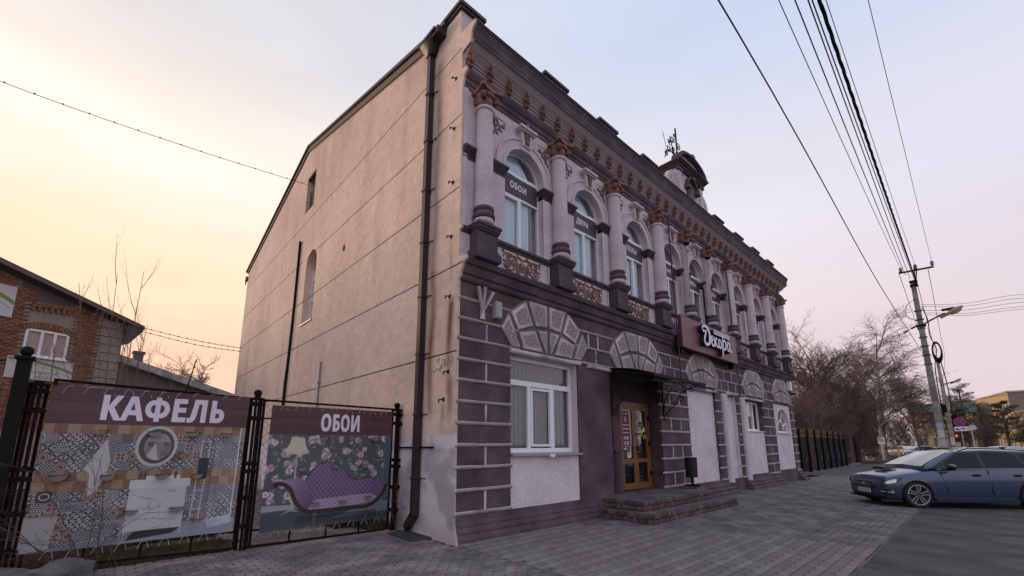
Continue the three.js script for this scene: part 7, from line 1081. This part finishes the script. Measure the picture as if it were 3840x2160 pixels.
    raw('housing', boxUV(wrap([[0.77, 0.555], [0.75, 0.65], [0.54, 0.735], [0.27, 0.76], [0.37, 0.665], [0.52, 0.60]], 0.012)), Object.assign(M([0.03, 0.032, 0.035], 0.15), { side: THREE.DoubleSide }), hl); raw('lens', boxUV(wrap([[0.75, 0.575], [0.73, 0.64], [0.56, 0.71], [0.44, 0.715], [0.49, 0.63]], 0.02)), Object.assign(M([0.62, 0.64, 0.66], 0.12, { metalness: 0.5 }), { side: THREE.DoubleSide }), hl);
    raw('fog_recess', boxUV(wrap([[0.78, 0.31], [0.78, 0.44], [0.61, 0.45], [0.54, 0.40], [0.56, 0.30]], 0.008)), Object.assign(M([0.012, 0.012, 0.014], 0.5), { side: THREE.DoubleSide }), t); raw('fog_lamp', boxUV(wrap([[0.63, 0.36], [0.63, 0.43], [0.57, 0.42], [0.57, 0.35]], 0.016)), Object.assign(M([0.6, 0.62, 0.65], 0.15, { metalness: 0.4 }), { side: THREE.DoubleSide }), t); part('fog_trim', [bar([0.80, 0.385, s * 0.62], [0.655, 0.375, s * 0.80], 0.014)], M([0.6, 0.6, 0.62], 0.2, { metalness: 0.8 }), t);
    raw('tail_lamp', boxUV(wrap([[-3.35, 0.98], [-3.66, 0.93], [-3.68, 0.80], [-3.5, 0.80]], 0.012)), Object.assign(M([0.25, 0.01, 0.01], 0.2), { side: THREE.DoubleSide }), t);
    for (const x of [0, -2.65]) { // wheels
      const w = sub('wheel', t, [x, 0.329, s * 0.785], s < 0 ? 0 : PI);
      part('tyre', [lathe([[0.248, -0.10], [0.31, -0.108], [0.325, -0.09], [0.329, 0], [0.325, 0.09], [0.31, 0.108], [0.248, 0.10]], 40).rotateX(PI / 2)], M([0.014, 0.014, 0.015], 0.85), w);
      part('rim', [new THREE.TorusGeometry(0.247, 0.008, 7, 44).translate(0, 0, -0.108)], M([0.60, 0.60, 0.62], 0.25, { metalness: 0.85 }), w);
      part('barrel', [lathe([[0.25, -0.10], [0.22, -0.02], [0.0, -0.02]], 36).rotateX(PI / 2)], M([0.015, 0.015, 0.016], 0.6), w);
      const sp = []; for (let k = 0; k < 5; k++) for (const d of [-1, 1]) { const a = k / 5 * 2 * PI + 0.35, q = (r0, an) => [Math.cos(a + an) * r0, Math.sin(a + an) * r0]; const p0 = q(0.045, d * 0.45), p1 = q(0.244, d * 0.17 + 0.06), dir = [p1[0] - p0[0], p1[1] - p0[1]], l = Math.hypot(...dir), n = [-dir[1] / l, dir[0] / l]; sp.push(ext(poly([[p0[0] + n[0] * 0.007, p0[1] + n[1] * 0.007], [p0[0] - n[0] * 0.007, p0[1] - n[1] * 0.007], [p1[0] - n[0] * 0.012, p1[1] - n[1] * 0.012], [p1[0] + n[0] * 0.012, p1[1] + n[1] * 0.012]]), -0.112, -0.085)); }
      part('spokes', sp, M([0.52, 0.52, 0.54], 0.28, { metalness: 0.85 }), w); part('hub_cap', [new THREE.CylinderGeometry(0.055, 0.06, 0.03, 16).rotateX(PI / 2).translate(0, 0, -0.10)], M([0.05, 0.05, 0.055], 0.4), w);
    }
  }
  part('grille', [new THREE.BoxGeometry(0.03, 0.20, 0.60).rotateZ(0.20).translate(0.815, 0.53, 0), box(0.74, 0.815, 0.24, 0.33, -0.5, 0.5)], M([0.012, 0.012, 0.014], 0.4), t); part('grille_frame', [bar([0.805, 0.635, -0.30], [0.805, 0.635, 0.30], 0.022), bar([0.845, 0.43, -0.26], [0.845, 0.43, 0.26], 0.02), bar([0.83, 0.54, -0.28], [0.83, 0.54, 0.28], 0.014)], M([0.5, 0.5, 0.53], 0.25, { metalness: 0.8 }), t);
  part('badge', [new THREE.SphereGeometry(1, 14, 8).scale(0.014, 0.036, 0.065).translate(0.842, 0.545, 0)], M([0.65, 0.66, 0.7], 0.2, { metalness: 0.8 }), t); part('number_plate', [new THREE.BoxGeometry(0.012, 0.112, 0.52).translate(0.850, 0.375, 0)], M([0.62, 0.62, 0.63], 0.6), t); raw('plate_print', new THREE.PlaneGeometry(0.50, 0.10).rotateY(PI / 2).translate(0.8575, 0.375, 0), printed(canvasTex(256, 52, (g, w, h) => { g.fillStyle = '#c4c2c4'; g.fillRect(0, 0, w, h); g.fillStyle = '#1c1b20'; for (let i = 0; i < 8; i++) { g.fillRect(16 + i * 29, 14, 5, 26); g.fillRect(16 + i * 29, i % 2 ? 14 : 34, 17, 6); } })), t);
  part('bumper_lip', [new THREE.BoxGeometry(0.16, 0.035, 1.30).translate(0.75, 0.205, 0)], mat.black, t); part('bumper_insert', [box(-3.76, -3.70, 0.36, 0.5, -0.55, 0.55)], mat.black, t);
  part('underbody', [box(-3.5, 0.7, 0.16, 0.3, -0.55, 0.55)], mat.black, t);
  if (extra.scoop) { part('bonnet_scoop', [new THREE.BoxGeometry(0.30, 0.055, 0.44).rotateZ(-0.10).translate(0.14, 0.985, 0)], paint, t); part('scoop_mouth', [new THREE.BoxGeometry(0.012, 0.045, 0.40).translate(0.298, 0.965, 0)], mat.black, t); }
  part('wiper', [bar([-0.36, 1.035, -0.50], [-0.42, 1.06, 0.05], 0.014), bar([-0.36, 1.05, 0.0], [-0.44, 1.06, 0.5], 0.014)], mat.black, t);
  if (wagon) for (const s of [-1, 1]) part('roof_rail', [tube([[-1.35, 1.445, s * 0.55], [-1.5, 1.49, s * 0.55], [-2.6, 1.475, s * 0.555], [-3.1, 1.42, s * 0.555]], 0.014, 6)], mat.black, t);
  t.traverse(o => { if (!o.isMesh || o.parent.name === 'wheel') return; const q = o.geometry.attributes.position; for (let i = 0; i < q.count; i++) { const x = q.getX(i); if (x > 0.36) q.setX(i, 0.36 + (x - 0.36) * 0.76); } });
  return t;
}
const paintOf = (c, m = 0.45) => new THREE.MeshPhysicalMaterial({ color: new THREE.Color().setRGB(...c), roughness: 0.34, metalness: m, clearcoat: 1, clearcoatRoughness: 0.04 });
makeCar('blue estate car with five-spoke wheels and bonnet scoop cut by the right picture edge', [12.0, 0, 4.16], 2.269, paintOf([0.046, 0.075, 0.135], 0.45), true, { scoop: true });
makeCar('silver grey car right behind the blue estate, its windscreen showing', [26.2, 0, 4.0], 2.30, paintOf([0.16, 0.17, 0.185]), true, {});
const far = (label, pos, turn, c, wagon) => makeCar(label, pos, turn, paintOf(c, 0.3), wagon);
far('dark blue car at the right edge beyond the blue estate', [44.5, 0, 8.0], 2.9, [0.05, 0.07, 0.12], true);
far('grey saloon in the distance left of the dark blue car', [55, 0, 7.3], 2.7, [0.16, 0.18, 0.2], false);
far('white car in the distance beside the third pole', [63, 0, 5.6], 2.2, [0.6, 0.62, 0.65], false);
far('silver car parked behind the crooked tree', [74, 0, -1.2], 2.2, [0.35, 0.36, 0.38], false);
far('white car parked behind the lawn, left of the yellow post', [80, 0, -3.0], 0.6, [0.62, 0.62, 0.64], true);
far('dark car parked behind the lawn beside the birch trunk', [78, 0, -6.5], 0.5, [0.10, 0.07, 0.08], true);
renderer.render(scene, camera);
